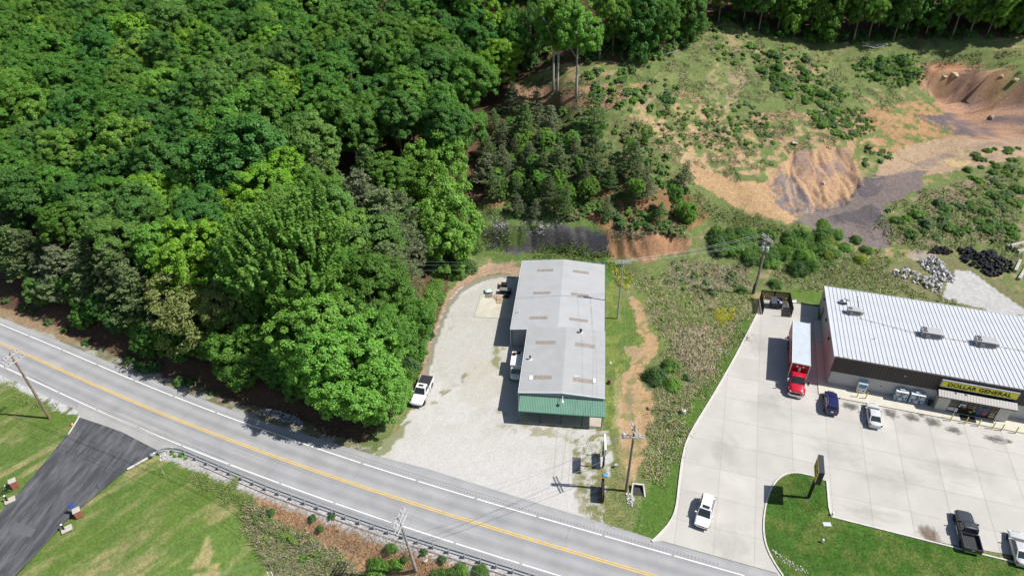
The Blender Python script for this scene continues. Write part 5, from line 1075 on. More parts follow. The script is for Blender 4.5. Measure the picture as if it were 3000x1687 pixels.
# B: below the guardrail, leaning
zB = float(hit(1219, 1670)[2]); bB = G(1219, 1670, zB); tpB = G(1168, 1515, zB + 12.0); aB, lB = armang((1151, 1549), (1177, 1483), zB + 11.6); aB2, lB2 = armang((1156, 1568), (1186, 1500), zB + 10.8)
PB, eB, tB = upole('pale leaning utility pole below the guardrail with four parallel crossarms', bB, tpB, m_=M_WOODG, arms=((11.7, aB, min(lB, 3.6), True, 0), (10.7, aB2, min(lB2, 3.6), True, 0)))
# C: beside the dark signs
bC = G(1834.3, 1437.5); aC, lC = armang((1825.6, 1277), (1879.7, 1279), 10.4); aC2, lC2 = armang((1839, 1240), (1862, 1278), 11.6)
PC, eC, tC = upole('grey utility pole with crossed arms and one white transformer by the dark signs', bC, bC + np.array([0, 0, 12.4]), m_=mat('brown grey pole', (.22, .185, .155), rough=.9, var=.25, scale=3), arms=((10.5, aC, 2.7, True, 0), (11.6, aC2, 2.6, True, 0)), cans=((10.2, aC + math.pi, 1.2),))
# D: behind the long building's side
bD = G(1808.7, 933); aD, lD = armang((1805.6, 771), (1847.5, 771), 11.5)
PD, eD, tD = upole('slim grey utility pole on the grass strip beside the long building', bD, bD + np.array([0, 0, 11.9]), r0=.15, r1=.1, m_=M_WOODG, arms=((11.6, aD, 2.6, True, .0),), cans=())
MB().lathe([(.13, 10.0), (.16, 10.1), (.16, 10.8), (.1, 10.9)], 10).build('cutout', M_INS, PD)
# E: by the dumpster enclosure
bE = G(2207.8, 860); aE, lE = armang((2235, 699), (2256, 717), 11.6)
PE, eE, tE = upole('utility pole with three white transformers and a conduit by the dumpster enclosure', bE, bE + np.array([.0, 0, 12.2]), m_=M_WOOD, arms=((11.6, aE, 2.6, True, 0), (11.0, aE + .3, 2.2, False, 0)), cans=((9.2, math.radians(200), .42), (9.6, math.radians(120), .42), (9.0, math.radians(-20), .42)), conduit=True)
def wire(a, b, sag, label, group='overhead wires', r=.013):
    a = np.array(a); b = np.array(b); P = []
    for k in range(17):
        u = k / 16; p = a * (1 - u) + b * u; p[2] -= sag * 4 * u * (1 - u); P.append(tuple(p))
    return tag(MB().tube(P, r, 4).build('overhead_wire', M_WIRE), label, 'wire', group)
for k in range(4):
    wire(eD[0][k], eE[0][k], .6, 'thin overhead wire between the slim grey pole and the transformer pole')
for k in (0, 3): wire(eD[0][k], eC[1][k], .7, 'thin overhead wire from the slim grey pole down to the crossed-arm pole')
wire(tD - np.array([0, 0, 1.5]), tC - np.array([0, 0, 2.5]), .8, 'low neutral wire from the slim grey pole to the crossed-arm pole')
for k in (0, 1, 3): wire(eC[0][k], eB[0][k], .9, 'thin overhead wire crossing the road to the leaning pole')
wire(tC - np.array([0, 0, 4]), tB - np.array([0, 0, 3]), .9, 'low cable crossing the road to the leaning pole', r=.02)
for k in (0, 1, 2, 3): wire(eB[0][k], eA[0][k], 1.6, 'long overhead wire along the road between leaning pole and brown pole')
wire(tB - np.array([0, 0, 2.6]), tA - np.array([0, 0, 3.6]), 1.8, 'thick sagging cable along the road under the overhead wires', r=.03)
wB = np.array(G(783, 1676, 3.0)); 
for k in (0, 1, 2, 3): wire(eB[1][k], wB + np.array([.1 * k - 18 * (k > 1), -4 * (k > 1), .1]), .8, 'service wire running down from the leaning pole towards the lawn')
for k in (0, 3): wire(eB[1][k], eB[1][k] + np.array([60, -30, 1.0]), 1.2, 'overhead wire continuing along the road past the leaning pole')
for k, (p0, z0) in enumerate((((1160, 765), 11.5), ((1185, 780), 11.3), ((1240, 800), 10.5))): wire(eD[0][k], np.array(G(p0[0] - 120, p0[1] - 8, z0)), .6, 'overhead wire running from the slim grey pole into the forest')
for k in (0, 1, 3): wire(eA[0][k], eA[0][k] + np.array([-70, 36, 2.0]), 1.2, 'overhead wire leaving the brown pole along the road')
# white service masts at the lawn's lower edge
for dx in (0, .45): tag(MB().tube([(0, 0, float(hit(783, 1686)[2])), (0, 0, 3.1)], .06, 8).build('service_mast', M_WHITE, None, (wB[0] + dx, wB[1], 0)), 'white service mast at the lower edge of the lawn', 'mast', 'white service masts')

# ================================================================== dark signs at the gravel lot
M_SGN = mat('dark sign board', (.016, .015, .017), rough=.6, var=.2); M_PST = mat('dark post', (.035, .025, .022), rough=.8, var=.2)
s1 = G(1764.7, 1335); s2 = G(1765.7, 1369); dv = s2 - s1; sa = math.atan2(dv[1], dv[0]); sl_ = float(np.linalg.norm(dv))
t = thing('roadside_sign', 'tall two-post sign with a white topper seen edge-on beside the gravel lot', 'sign', (s1[0], s1[1], 0), sa)
MB().bb(-.07, .07, -.07, .07, 0, 2.9).build('post', M_PST, t); MB().bb(sl_ - .08, sl_ + .08, -.08, .08, 0, 4.3).build('post', M_PST, t); MB().bb(-.35, sl_ + .35, .08, .16, .55, 2.05).build('lower_board', M_SGN, t)
ub = MB().bb(sl_ - 1.35, sl_ + 1.35, -.12, .12, 4.0, 5.2).build('upper_cabinet', M_WHITE, t); MB().bb(sl_ - 1.3, sl_ + 1.3, .122, .14, 4.06, 5.14).build('sign_face', M_XF, ub)
s1 = G(1764, 1428); s2 = G(1765, 1472); dv = s2 - s1; sa = math.atan2(dv[1], dv[0]); sl_ = float(np.linalg.norm(dv))
t = thing('roadside_sign', 'low dark double-sided sign board on short posts near the road', 'sign', (s1[0], s1[1], 0), sa)
for x in (0, sl_): MB().bb(x - .07, x + .07, -.07, .07, 0, 1.75).build('post', M_PST, t)
for y in (-.13, .13): MB().bb(-.12, sl_ + .12, y - .03, y + .03, .25, 1.8).build('board', M_SGN, t)
MB().bb(-.12, sl_ + .12, -.1, .1, 1.72, 1.79).build('top_rail', M_PST, t)
# catch basin headwall, blue tarp scrap, meter box, yellow guy guards
cb_ = G(1869, 1437); t = thing('culvert_headwall', 'small concrete culvert headwall with flared wings in the ditch', 'culvert', (cb_[0], cb_[1], 0), -.15)
MB().bb(-.75, .75, .55, .75, -.3, .55).build('headwall', KERB, t)
for s in (1, -1): MB().add([(s * .6, .55, -.2), (s * .75, .55, -.2), (s * .95, -.9, -.2), (s * .8, -.9, -.2), (s * .6, .55, .55), (s * .75, .55, .55), (s * .95, -.9, .12), (s * .8, -.9, .12)], [(0, 1, 2, 3), (4, 5, 6, 7), (0, 1, 5, 4), (1, 2, 6, 5), (2, 3, 7, 6), (3, 0, 4, 7)]).build('wing_wall', KERB, t)
MB().bb(-.6, .6, -.7, .54, -.1, .0).build('apron', mat('dark ditch', (.05, .045, .04)), t); MB().bb(-.5, .5, .52, .548, -.05, .42).build('pipe_mouth', M_BLACK, t)
tp = G(1774, 1391); tag(MB().slab([(-.35, -.25, .12), (.3, -.35, .04), (.35, .25, .1), (-.3, .3, .03)], .02).build('tarp_scrap', mat('blue tarp', (.09, .30, .58), rough=.6, var=.1), None, (tp[0], tp[1], .02)), 'scrap of blue tarp on the grass between the dark signs', 'tarp')
mt = G(1804, 1368); t = thing('meter_box', 'small pale meter box standing in the grass by the utility pole', 'box', (mt[0], mt[1], 0)); MB().bb(-.18, .18, -.14, .14, 0, .5).build('housing', M_XF, t); MB().bb(-.2, .2, -.16, .16, .5, .56).build('cap', M_HV, t)
for dx, dy in ((0, 0), (.9, .15)): g0 = G(1896, 1396); tag(MB().tube([(0, 0, 0), (-.5, .5, 2.0)], .03, 6).build('guy_guard', M_BOL, None, (g0[0] + dx, g0[1] + dy, 0)), 'thin yellow guy wire guard in the weeds behind the culvert', 'guard', 'yellow guy guards')

# ================================================================== guardrail
M_GALV = mat('galvanised steel', (.33, .37, .39), rough=.4, metal=.3, var=.12, scale=2); M_RUST = mat('brown lower rail', (.22, .12, .10), rough=.8, var=.2)
gpx = [(448, 1333), (460, 1322), (480, 1315), (500, 1313), (520, 1316), (545, 1324), (575, 1338), (625, 1359), (700, 1392), (790, 1430), (900, 1470), (1000, 1506), (1100, 1541), (1200, 1574), (1300, 1606), (1400, 1637), (1500, 1668), (1580, 1694), (1700, 1730)]
GP = smooth_line(resample(np.array([G(a, b + 7, 0)[:2] for a, b in gpx]), .5), 2, 2); gt_ = np.gradient(GP, axis=0); gt_ /= np.linalg.norm(gt_, axis=1)[:, None]; gn = np.c_[-gt_[:, 1], gt_[:, 0]]
gr = thing('guardrail', 'galvanised w-beam guardrail curving round the side road corner', 'guardrail', (GP[0][0], GP[0][1], 0)); o3 = np.array([GP[0][0], GP[0][1]])
prof = [(-.03, .42), (.05, .48), (.05, .53), (-.02, .58), (.05, .63), (.05, .68), (-.03, .74)]
mb = MB(); Vv = []; k_ = len(prof)
for i in range(len(GP)):
    for d, z in prof: q = GP[i] - o3 + gn[i] * (d + .1); Vv.append((q[0], q[1], z))
mb.add(Vv, [(i * k_ + j, i * k_ + j + 1, (i + 1) * k_ + j + 1, (i + 1) * k_ + j) for i in range(len(GP) - 1) for j in range(k_ - 1)]); o = mb.build('beam', M_GALV, gr); o.modifiers.new('s', 'SOLIDIFY').thickness = .012
post_m = MB().bb(-.07, .07, -.09, .09, -.9, .76).bb(-.05, .05, .09, .2, .42, .72).mesh('post', M_GALV)
i = 2; c_ = 0
while i < len(GP):
    add_obj('post', post_m, gr, (*(GP[i] - o3 - gn[i] * .12), 0), (0, 0, math.atan2(gt_[i][1], gt_[i][0]))); i += 4 if c_ > 3 else 4; c_ += 1
MB().lathe([(.2, .4), (.26, .44), (.26, .7), (.2, .76)], 14, (.0, 0, 0)).build('end_terminal', M_GALV, gr)
q_ = [(*(p - o3 - n_ * .62), .04) for p, n_ in zip(GP[16:], gn[16:])]; MB().tube(q_, .035, 5).build('lower_rail', M_RUST, gr)

# ================================================================== driveway posts
M_BRICK = mat('red brick', (.36, .13, .085), rough=.85, var=.15, scale=8); M_CAP = mat('stone cap', (.46, .43, .37), rough=.85, var=.1)
def brick_pillar(px, py, rz, label, w=.72, h=1.1):
    p = G(px, py, -.1); t = thing('brick_pillar', label, 'pillar', (p[0], p[1], -.1), rz); nb_ = 4; bh = .1; bw = w / nb_ - .01
    bm_ = MB().bb(-bw / 2, bw / 2, -.06, .06, 0, bh - .012).mesh('brick', M_BRICK)
    MB().bb(-w / 2 + .05, w / 2 - .05, -w / 2 + .05, w / 2 - .05, 0, h).build('core', mat('mortar', (.42, .38, .33), rough=.9), t)
    for r in range(int(h / bh)):
        for f in range(4):
            for k in range(nb_):
                u = (k + .5) * w / nb_ - w / 2 + (bw * .25 if r % 2 else -bw * .25) * .5; a = f * math.pi / 2; x, y = u, -w / 2 + .06
                add_obj('brick', bm_, t, (x * math.cos(a) - y * math.sin(a), x * math.sin(a) + y * math.cos(a), r * bh), (0, 0, a))
    MB().box((0, 0, h + .05), (w + .14, w + .14, .1)).build('cap_stone', M_CAP, t); MB().box((0, 0, h + .12), (w * .5, w * .5, .05)).build('cap_crown', M_CAP, t); return t
brick_pillar(233, 1510, .62, 'red brick pillar with a stone cap on the lawn side of the driveway'); brick_pillar(46, 1424, .62, 'red brick pillar with a stone cap beside the black iron ornament')
bs = G(222, 1506, -.05); t = thing('blue_sign', 'narrow blue sign board on a post leaning beside the driveway pillar', 'sign', (bs[0], bs[1], -.05), math.radians(-25)); M_BLU = mat('blue board', (.03, .09, .38), rough=.5, var=.1)
MB().tube([(0, 0, 0), (0, 0, 1.1)], .04, 6).build('post', M_BLU, t); MB().bb(-.05, .05, -.1, .32, .9, 2.1).build('board', M_BLU, t); MB().bb(-.07, -.051, .02, .28, 1.3, 1.6).build('white_panel', M_WHITE, t)
def block_post(px, py, label):
    p = G(px, py, -.05); t = thing('post_on_block', label, 'post', (p[0], p[1], -.05), .62); MB().bb(-.6, .6, -.45, .45, 0, .16).build('concrete_block', M_CAP, t); MB().tube([(-.25, .1, .16), (-.25, .1, 1.05)], .1, 10).build('post', M_PST, t); MB().lathe([(.13, 1.05), (.13, 1.12), (.06, 1.18)], 10, (-.25, .1, 0)).build('white_cap', M_WHITE, t)
block_post(196, 1550, 'dark post with a white cap on a concrete block near the blue sign'); block_post(30, 1466, 'dark post with a white cap on a concrete block near the iron ornament')
p = G(38, 1437, -.05); t = thing('iron_ornament', 'black wrought iron gate leaf folded beside the brick pillar', 'gate', (p[0], p[1], -.05), math.radians(35))
for k in range(9): MB().tube([(-1.9 + k * .22, 0, .1), (-1.9 + k * .22, 0, 1.25 + .25 * math.sin(k * .38))], .022, 5).build('bar', M_BLACK, t)
for z in (.15, .75, 1.15): MB().tube([(-1.95, 0, z), (.05, 0, z)], .03, 5).build('rail', M_BLACK, t)
for k in range(3): MB().tube([(-.2 + .1 * math.cos(a * .7) * (1 + k * .6), .15 + .02 * k, .9 + .25 * math.sin(a * .7) + .1 * k) for a in range(10)], .03, 5).build('scroll', M_BLACK, t)
MB().lathe([(.03, 1.3), (.09, 1.38), (.03, 1.46)], 8, (-.4, 0, 0)).build('finial', M_WHITE, t)
cn = G(213, 1246); t = thing('traffic_cone', 'small orange traffic cone at the side road corner', 'cone', (cn[0], cn[1], 0)); MB().bb(-.2, .2, -.2, .2, 0, .04).build('base', mat('cone orange', (.7, .12, .03)), t); MB().lathe([(.15, .04), (.1, .35), (.03, .7)], 10).build('cone_body', mat('cone orange', (.7, .12, .03)), t); MB().lathe([(.125, .24), (.1, .4)], 10).build('white_band', M_WHITE, t)
for px_, py_, lb in ((293, 1436, 'thin dark stake at the driveway edge beside the lawn'), (483, 1392, 'thin green survey stake in the lawn below the guardrail'), (1052, 1315, 'short grey stub post under the trees at the gravel lot')):
    q = hit(px_, py_); tag(MB().tube([(0, 0, -.1), (-.12, .1, 1.0)], .035, 6).build('stake', M_PST if 'dark' in lb else M_XF, None, tuple(q)), lb, 'stake')
dg = [(G(2437, 1510), 'small white meter pedestal at the island kerb corner'), (G(2408, 1589), 'small white pipe stub in the island grass')]
for g_, lb in dg: tag(MB().lathe([(.1, 0), (.1, .45), (.16, .5), (.12, .6), (.03, .66)], 10).build('pipe_stub', M_WHITE, None, (g_[0], g_[1], .08)), lb, 'pipe')
g_ = G(2422, 1537); tag(MB().box((0, 0, .05), (.95, .55, .1), .05).build('valve_cover', M_XF, None, (g_[0], g_[1], .09), -.1), 'grey rectangular utility cover set in the island grass', 'cover')
g_ = G(2386, 889); tag(MB().slab([(-.6, -.2, .1), (.5, -.35, .05), (.7, .2, .18), (-.4, .3, .03)], .03).build('white_scrap', M_WHITE, None, (G(2322, 884)[0], G(2322, 884)[1], .05)), 'crumpled white plastic scrap on the grass beside the enclosure', 'scrap')

# ================================================================== pallets and crates behind the building
M_PAL = mat('pallet wood', (.50, .37, .25), rough=.85, var=.25, scale=4); M_PAL2 = mat('grey pallet wood', (.22, .18, .15), rough=.85, var=.25, scale=4); M_CRT = mat('black crate', (.02, .022, .028), rough=.6, var=.3, scale=4)
def pallet(px, py, z, rz, label, m_=None, tilt=0.0):
    p = G(px, py, 0); t = thing('wooden_pallet', label, 'pallet', (p[0], p[1], z), rz, 'pallets behind the building'); t.rotation_euler = (tilt, 0, rz)
    for k in range(7): MB().bb(-.6, .6, -.5 + k * .15, -.4 + k * .15, .1, .125).build('board', m_ or M_PAL, t)
    for x in (-.55, 0, .55): MB().bb(x - .05, x + .05, -.5, .5, .0, .1).build('stringer', m_ or M_PAL, t)
pallet(1463, 884, .06, 1.5, 'pale wooden pallet lying flat on the concrete pad'); pallet(1457, 871, .07, 1.45, 'pale wooden pallet leaning up behind the flat one', tilt=0); pallet(1463, 876, .2, 1.62, 'pale wooden pallet stacked crooked on another', ); pallet(1433, 868, .0, .05, 'grey weathered pallet on the gravel by the green crate', M_PAL2)
def crate(px, py, w, d_, h, m_, label, rz=None, lidm=None):
    p = G(px, py); t = thing('crate', label, 'crate', (p[0], p[1], .0), MB_A if rz is None else rz); MB().bb(-w / 2, w / 2, -d_ / 2, d_ / 2, .12, h).build('box', m_, t); MB().bb(-w / 2 - .02, w / 2 + .02, -d_ / 2 - .02, d_ / 2 + .02, h, h + .06).build('lid', lidm or m_, t)
    for x in (-w / 3, w / 3): MB().bb(x - .08, x + .08, -d_ / 2, d_ / 2, 0, .12).build('skid', M_PAL2, t)
crate(1477, 843, 1.0, .85, .9, M_CRT, 'black crate in the back row beside the building shadow'); crate(1474, 858, 1.15, .9, .85, M_CRT, 'dark crate with a grey lid behind the pallets', lidm=mat('grey lid', (.20, .17, .16), rough=.8, var=.25, scale=4)); crate(1491, 859, .85, .9, .8, M_CRT, 'small dark crate at the edge of the building shadow', lidm=mat('blue grey lid', (.16, .17, .2), rough=.7, var=.2)); crate(1465, 835, .35, .85, .3, M_PAL, 'short stack of pale boards behind the black crate'); crate(1485, 871, .9, .7, .6, M_CRT, 'low dark crate half hidden in the building shadow')
crate(1433, 855, 1.35, 1.05, .35, mat('pale green plastic', (.34, .50, .36), rough=.6, var=.15), 'pale green crate with a white sheet on the gravel', .03); g_ = G(1432, 852, .45); tag(MB().slab([(-.45, -.4, .0), (.5, -.35, .02), (.35, .4, .06), (-.2, .42, .03)], .02).build('white_sheet', M_WHITE, None, (g_[0], g_[1], .45)), 'white sheet thrown over the pale green crate', 'sheet')

# ================================================================== heaps behind the store: rocks, tyres, concrete beams
def rock_meshes(n, m_, seed):
    out = []; r = np.random.default_rng(seed)
    for k in range(n):
        bm = bmesh.new(); P = r.normal(size=(11, 3)); P /= np.linalg.norm(P, axis=1)[:, None]; P *= r.uniform(.75, 1.05, (11, 1)) * np.array([1, r.uniform(.65, .95), r.uniform(.5, .8)])
        for p in P: bm.verts.new(p)
        bmesh.ops.convex_hull(bm, input=bm.verts); me = bpy.data.meshes.new('rock'); bm.to_mesh(me); bm.free(); me.materials.append(m_); out.append(me)
    return out
RK = rock_meshes(5, mat('pale limestone', (.56, .54, .52), rough=.85, var=.2, scale=1.5), 1) + rock_meshes(3, mat('grey limestone', (.34, .34, .36), rough=.85, var=.25, scale=1.5), 2)
rr = np.random.default_rng(3)
def heap(name, label, cat, polys, n, smin, smax, hh, meshes, child='rock'):
    W_ = [np.array([hit(*q)[:2] for q in P]) for P in polys]; c = W_[0].mean(0); t = thing(name, label, cat, (c[0], c[1], float(Zat(*c)))); zc = float(Zat(*c)); k = 0
    while k < n:
        w = W_[rr.integers(len(W_))]; lo, hi = w.min(0), w.max(0); p = rr.uniform(lo, hi)
        if not inpoly([tuple(q) for q in w], np.array(p[0]), np.array(p[1])): continue
        d = float(polydist([tuple(q) for q in w], np.array(p[0]), np.array(p[1]))); s = rr.uniform(smin, smax) * (1.25 if rr.random() < .15 else 1); z = float(Zat(*p)) + min(d * .55, hh) * rr.uniform(.35, 1) + s * .3
        add_obj(child, meshes[rr.integers(len(meshes))], t, (p[0] - c[0], p[1] - c[1], z - zc), tuple(rr.uniform(0, 6.28, 3)), (s, s, s)); k += 1
    return t
heap('rock_heap', 'long heap of pale broken limestone dumped behind the store', 'rock heap', [[(2612, 800), (2650, 788), (2680, 800), (2700, 815), (2740, 815), (2760, 840), (2765, 858), (2740, 858), (2690, 835), (2640, 815), (2620, 812)], [(2690, 770), (2710, 755), (2740, 755), (2765, 780), (2775, 795), (2800, 815), (2795, 830), (2765, 830), (2740, 815), (2710, 790)]], 300, .28, .52, 1.1, RK)
heap('riprap_bed', 'bed of grey riprap stones in the shade under the roadside trees', 'riprap', [[(756, 1205), (770, 1198), (800, 1200), (850, 1218), (880, 1226), (893, 1248), (885, 1252), (830, 1238), (780, 1222)]], 280, .10, .2, .1, RK[5:])
heap('riprap_bed', 'patch of white riprap stones in the ditch below the culvert headwall', 'riprap', [[(1834, 1448), (1852, 1446), (1858, 1470), (1852, 1485), (1838, 1480)]], 90, .1, .2, .1, RK[:5])
heap('riprap_bed', 'white stones piled under the curved end of the guardrail', 'riprap', [[(466, 1337), (498, 1322), (504, 1330), (480, 1352), (470, 1352)]], 60, .09, .17, .08, RK[:5])
heap('stone_row', 'ragged row of white stones across the island grass', 'stones', [[(2258, 1612), (2266, 1610), (2300, 1640), (2345, 1662), (2375, 1680), (2368, 1687), (2330, 1672), (2290, 1648)]], 90, .06, .14, .02, RK[:5])
heap('stone_row', 'row of white stones by the kerb at the bend of the concrete lot', 'stones', [[(2095, 1020), (2120, 1026), (2148, 1032), (2146, 1040), (2115, 1034), (2092, 1030)]], 60, .06, .14, .02, RK[:5])
heap('dirt_heap', 'low heap of dark dug soil beside the tyre heap', 'soil heap', [[(2715, 745), (2740, 728), (2770, 728), (2790, 742), (2770, 748), (2735, 746)]], 70, .3, .55, .5, rock_meshes(3, mat('dark soil', (.045, .038, .036), rough=.95, var=.3, scale=3), 8), 'clod')
ty = MB().lathe([(.19, -.1), (.29, -.12), (.34, -.07), (.34, .07), (.29, .12), (.19, .1), (.19, -.1)], 14).mesh('tyre', mat('old tyre rubber', (.028, .029, .032), rough=.8, var=.35, scale=3))
def tyres(poly, n, hh, label, group):
    w = np.array([hit(*q)[:2] for q in poly]); k = 0
    while k < n:
        p = rr.uniform(w.min(0), w.max(0))
        if not inpoly([tuple(q) for q in w], np.array(p[0]), np.array(p[1])): continue
        d = float(polydist([tuple(q) for q in w], np.array(p[0]), np.array(p[1]))); s = rr.uniform(.85, 1.35); z = float(Zat(*p)) + min(d * .45, hh) * rr.uniform(.4, 1) + .16 * s
        o = add_obj('tyre', ty, None, (p[0], p[1], z), (rr.normal() * .5, rr.normal() * .5, 0) if rr.random() < .7 else (1.3, rr.normal() * .3, rr.uniform(0, 6)), (s, s, s)); tag(o, label, 'tyre', group); k += 1
tyres([(2805, 735), (2830, 727), (2870, 745), (2900, 735), (2920, 755), (2960, 770), (2970, 785), (2965, 795), (2940, 805), (2905, 812), (2885, 805), (2860, 785), (2830, 780), (2815, 762)], 190, .9, 'worn black tyre thrown on the big heap behind the store', 'tyres in the big heap')
tyres([(2955, 728), (2990, 722), (2990, 735), (2960, 738)], 4, .1, 'old tyre lying between the concrete beams', 'tyres between the beams')
def beam(p0, p1, label):
    a = hit(*p0); b = hit(*p1); d = b[:2] - a[:2]; L = float(np.hypot(*d)); t = thing('concrete_beam', label, 'concrete beam', ((a[0] + b[0]) / 2, (a[1] + b[1]) / 2, float(min(a[2], b[2])) - .05), math.atan2(d[1], d[0]), 'concrete beams by the tyre heap')
    MB().add([(-L / 2, -.3, 0), (L / 2, -.3, 0), (L / 2, .3, 0), (-L / 2, .3, 0), (-L / 2, -.22, .6), (L / 2, -.22, .6), (L / 2, .22, .6), (-L / 2, .22, .6)], [(0, 3, 2, 1), (4, 5, 6, 7), (0, 1, 5, 4), (1, 2, 6, 5), (2, 3, 7, 6), (3, 0, 4, 7)]).build('block', mat('old concrete', (.44, .42, .37), rough=.9, var=.2, scale=2), t)
    for x in (-L * .3, L * .3): MB().tube([(x - .12, 0, .58), (x - .08, 0, .72), (x + .08, 0, .72), (x + .12, 0, .58)], .02, 5).build('lifting_loop', M_RUST, t)
beam((2950, 728), (2998, 714), 'long concrete beam lying behind the tyre heap'); beam((2980, 742), (3030, 726), 'long concrete beam lying in front of the first one'); beam((2972, 798), (2988, 764), 'pale concrete beam pointing at the tyre heap'); beam((2982, 824), (3005, 785), 'long pale concrete beam at the grass beside the gravel track')
# ================================================================== vegetation
def leaf_mat(name, trans=.35, rough=.6):
    M = bpy.data.materials.new(name); M.use_nodes = True; n = M.node_tree.nodes; l = M.node_tree.links; n.remove(n['Principled BSDF']); out = n['Material Output']
    oi = n.new('ShaderNodeObjectInfo'); ge = n.new('ShaderNodeNewGeometry')
    mr = n.new('ShaderNodeMapRange'); mr.inputs['To Min'].default_value = .7; mr.inputs['To Max'].default_value = 1.35; l.new(ge.outputs['Random Per Island'], mr.inputs['Value'])
    vs = n.new('ShaderNodeVectorMath'); vs.operation = 'SCALE'; l.new(oi.outputs['Color'], vs.inputs[0]); l.new(mr.outputs[0], vs.inputs['Scale'])
    df = n.new('ShaderNodeBsdfDiffuse'); tr_ = n.new('ShaderNodeBsdfTranslucent'); l.new(vs.outputs[0], df.inputs['Color'])
    v2 = n.new('ShaderNodeVectorMath'); v2.operation = 'MULTIPLY'; v2.inputs[1].default_value = (1.25, 1.25, .6); l.new(vs.outputs[0], v2.inputs[0]); l.new(v2.outputs[0], tr_.inputs['Color'])
    mx = n.new('ShaderNodeMixShader'); mx.inputs[0].default_value = trans; l.new(df.outputs[0], mx.inputs[1]); l.new(tr_.outputs[0], mx.inputs[2])
    gl = n.new('ShaderNodeBsdfGlossy'); gl.inputs['Roughness'].default_value = .5; gl.inputs['Color'].default_value = (.9, .95, .9, 1); m2 = n.new('ShaderNodeMixShader'); m2.inputs[0].default_value = .012
    l.new(mx.outputs[0], m2.inputs[1]); l.new(gl.outputs[0], m2.inputs[2]); l.new(m2.outputs[0], out.inputs['Surface']); return M
M_LEAF = leaf_mat('broad leaves'); M_NEED = leaf_mat('pine needles', .15); M_BARK = mat('grey bark', (.20, .17, .145), rough=.9, var=.25, scale=4); M_BARKD = mat('dark bark', (.10, .075, .06), rough=.9, var=.25, scale=4)
def leaf_quads(P, N, S, r, asp=.62):
    """one small leaf face per point P with normal N and size S"""
    k = len(P); T = r.normal(size=(k, 3)); T -= N * (T * N).sum(1)[:, None]; T /= np.linalg.norm(T, axis=1)[:, None] + 1e-9; Bv = np.cross(N, T)
    s = S[:, None]; V = np.stack([P - T * s, P - Bv * s * asp + N * s * .12, P + T * s, P + Bv * s * asp + N * s * .12], 1).reshape(-1, 3)
    return V, np.arange(4 * k).reshape(k, 4)
def crown_mesh(name, seed, nlobe=18, nclump=170, leaves=70, leaf=.052, flat_=.8, low=-.55, cl=.15, feather=False):
    """crown of unit radius, leaves gathered in clumps over many lobes"""
    r = np.random.default_rng(seed); L = []
    for k in range(nlobe):
        d = r.normal(size=3); d /= np.linalg.norm(d); q = d * r.uniform(.45, .80) * np.array([1, 1, flat_]); L.append((q, r.uniform(.26, .42)))
    L.append((np.array([0, 0, .1]), .5)); cs = []
    w = np.array([a[1] ** 2 for a in L]); w /= w.sum()
    while len(cs) < nclump:
        q, R = L[r.choice(len(L), p=w)]; d = r.normal(size=3); d /= np.linalg.norm(d)
        if d[2] < low: continue
        p = q + d * R * r.uniform(.82, 1.05)
        if any(np.linalg.norm(p - b_[0]) < b_[1] * .7 for b_ in L): continue
        cs.append((p, d))
    P = []; N = []; S = []
    for p, d in cs:
        m_ = int(leaves * r.uniform(.6, 1.3)); cj = r.uniform(.7, 1.3); e = r.normal(size=(m_, 3)); e /= np.linalg.norm(e, axis=1)[:, None]; rad = r.uniform(.1, 1, m_) ** .5
        if feather:
            ax = d * .6 + np.array([0, 0, .8]); ax /= np.linalg.norm(ax); u = r.uniform(-.8, 1.2, m_); x = p + ax * (u * cl * 1.5)[:, None] + e * (rad * cl * .32)[:, None]
        else: x = p + e * (rad * cl * cj)[:, None] * np.array([1.1, 1.1, .7])
        nn_ = e * .55 + np.array([0, 0, .75]) + d * .35 + r.normal(size=(m_, 3)) * .35; nn_ /= np.linalg.norm(nn_, axis=1)[:, None]
        P.append(x); N.append(nn_); S.append(leaf * r.uniform(.6, 1.3, m_))
    V, F = leaf_quads(np.concatenate(P), np.concatenate(N), np.concatenate(S), r)
    return np_mesh(name, V, F, M_LEAF)
def trunk_mesh(name, seed, h=1.0, limbs=6, m_=None):
    """trunk of unit height (to the crown's middle) with spreading limbs; radius in metres is scaled with it"""
    r = np.random.default_rng(seed); mb = MB(); mb.tube([(0, 0, -.05), (.004, .0, .2), (.01, .008, .5), (.0, .015, .8), (.0, .0, 1.1)], [.028, .022, .018, .013, .006], 8)
    for k in range(limbs):
        a = 6.28 * k / limbs + r.uniform(-.4, .4); z = r.uniform(.5, .85); L = r.uniform(.22, .38); mb.tube([(0, .01, z), (math.cos(a) * L * .5, math.sin(a) * L * .5, z + .14), (math.cos(a) * L, math.sin(a) * L, z + .34)], [.010, .007, .003], 5)
    return mb.mesh(name, m_ or M_BARK, True)
CROWNS = [crown_mesh('crown', 100 + k, 22 + 2 * k, 380, 105, .025 + .003 * (k % 3), .9, cl=.112) for k in range(6)]
CROWN_F = crown_mesh('crown', 140, 24, 460, 90, .024, .9, cl=.095, feather=True)
CROWN_O = crown_mesh('crown', 150, 16, 190, 60, .030, .9, cl=.12)
CROWN_BIG = [crown_mesh('crown', 160 + k, 34, 700, 90, .021, .9, cl=.08) for k in range(3)]
CROWN_T = [crown_mesh('crown', 170 + k, 22, 340, 80, .034, .95, low=-.92, cl=.12) for k in range(2)]
TRUNKS = [trunk_mesh('trunk', 200 + k) for k in range(3)]
M_BARKP = mat('pale bark', (.44, .40, .36), rough=.9, var=.2, scale=3); TRUNK_P = trunk_mesh('trunk', 209, m_=M_BARKP)
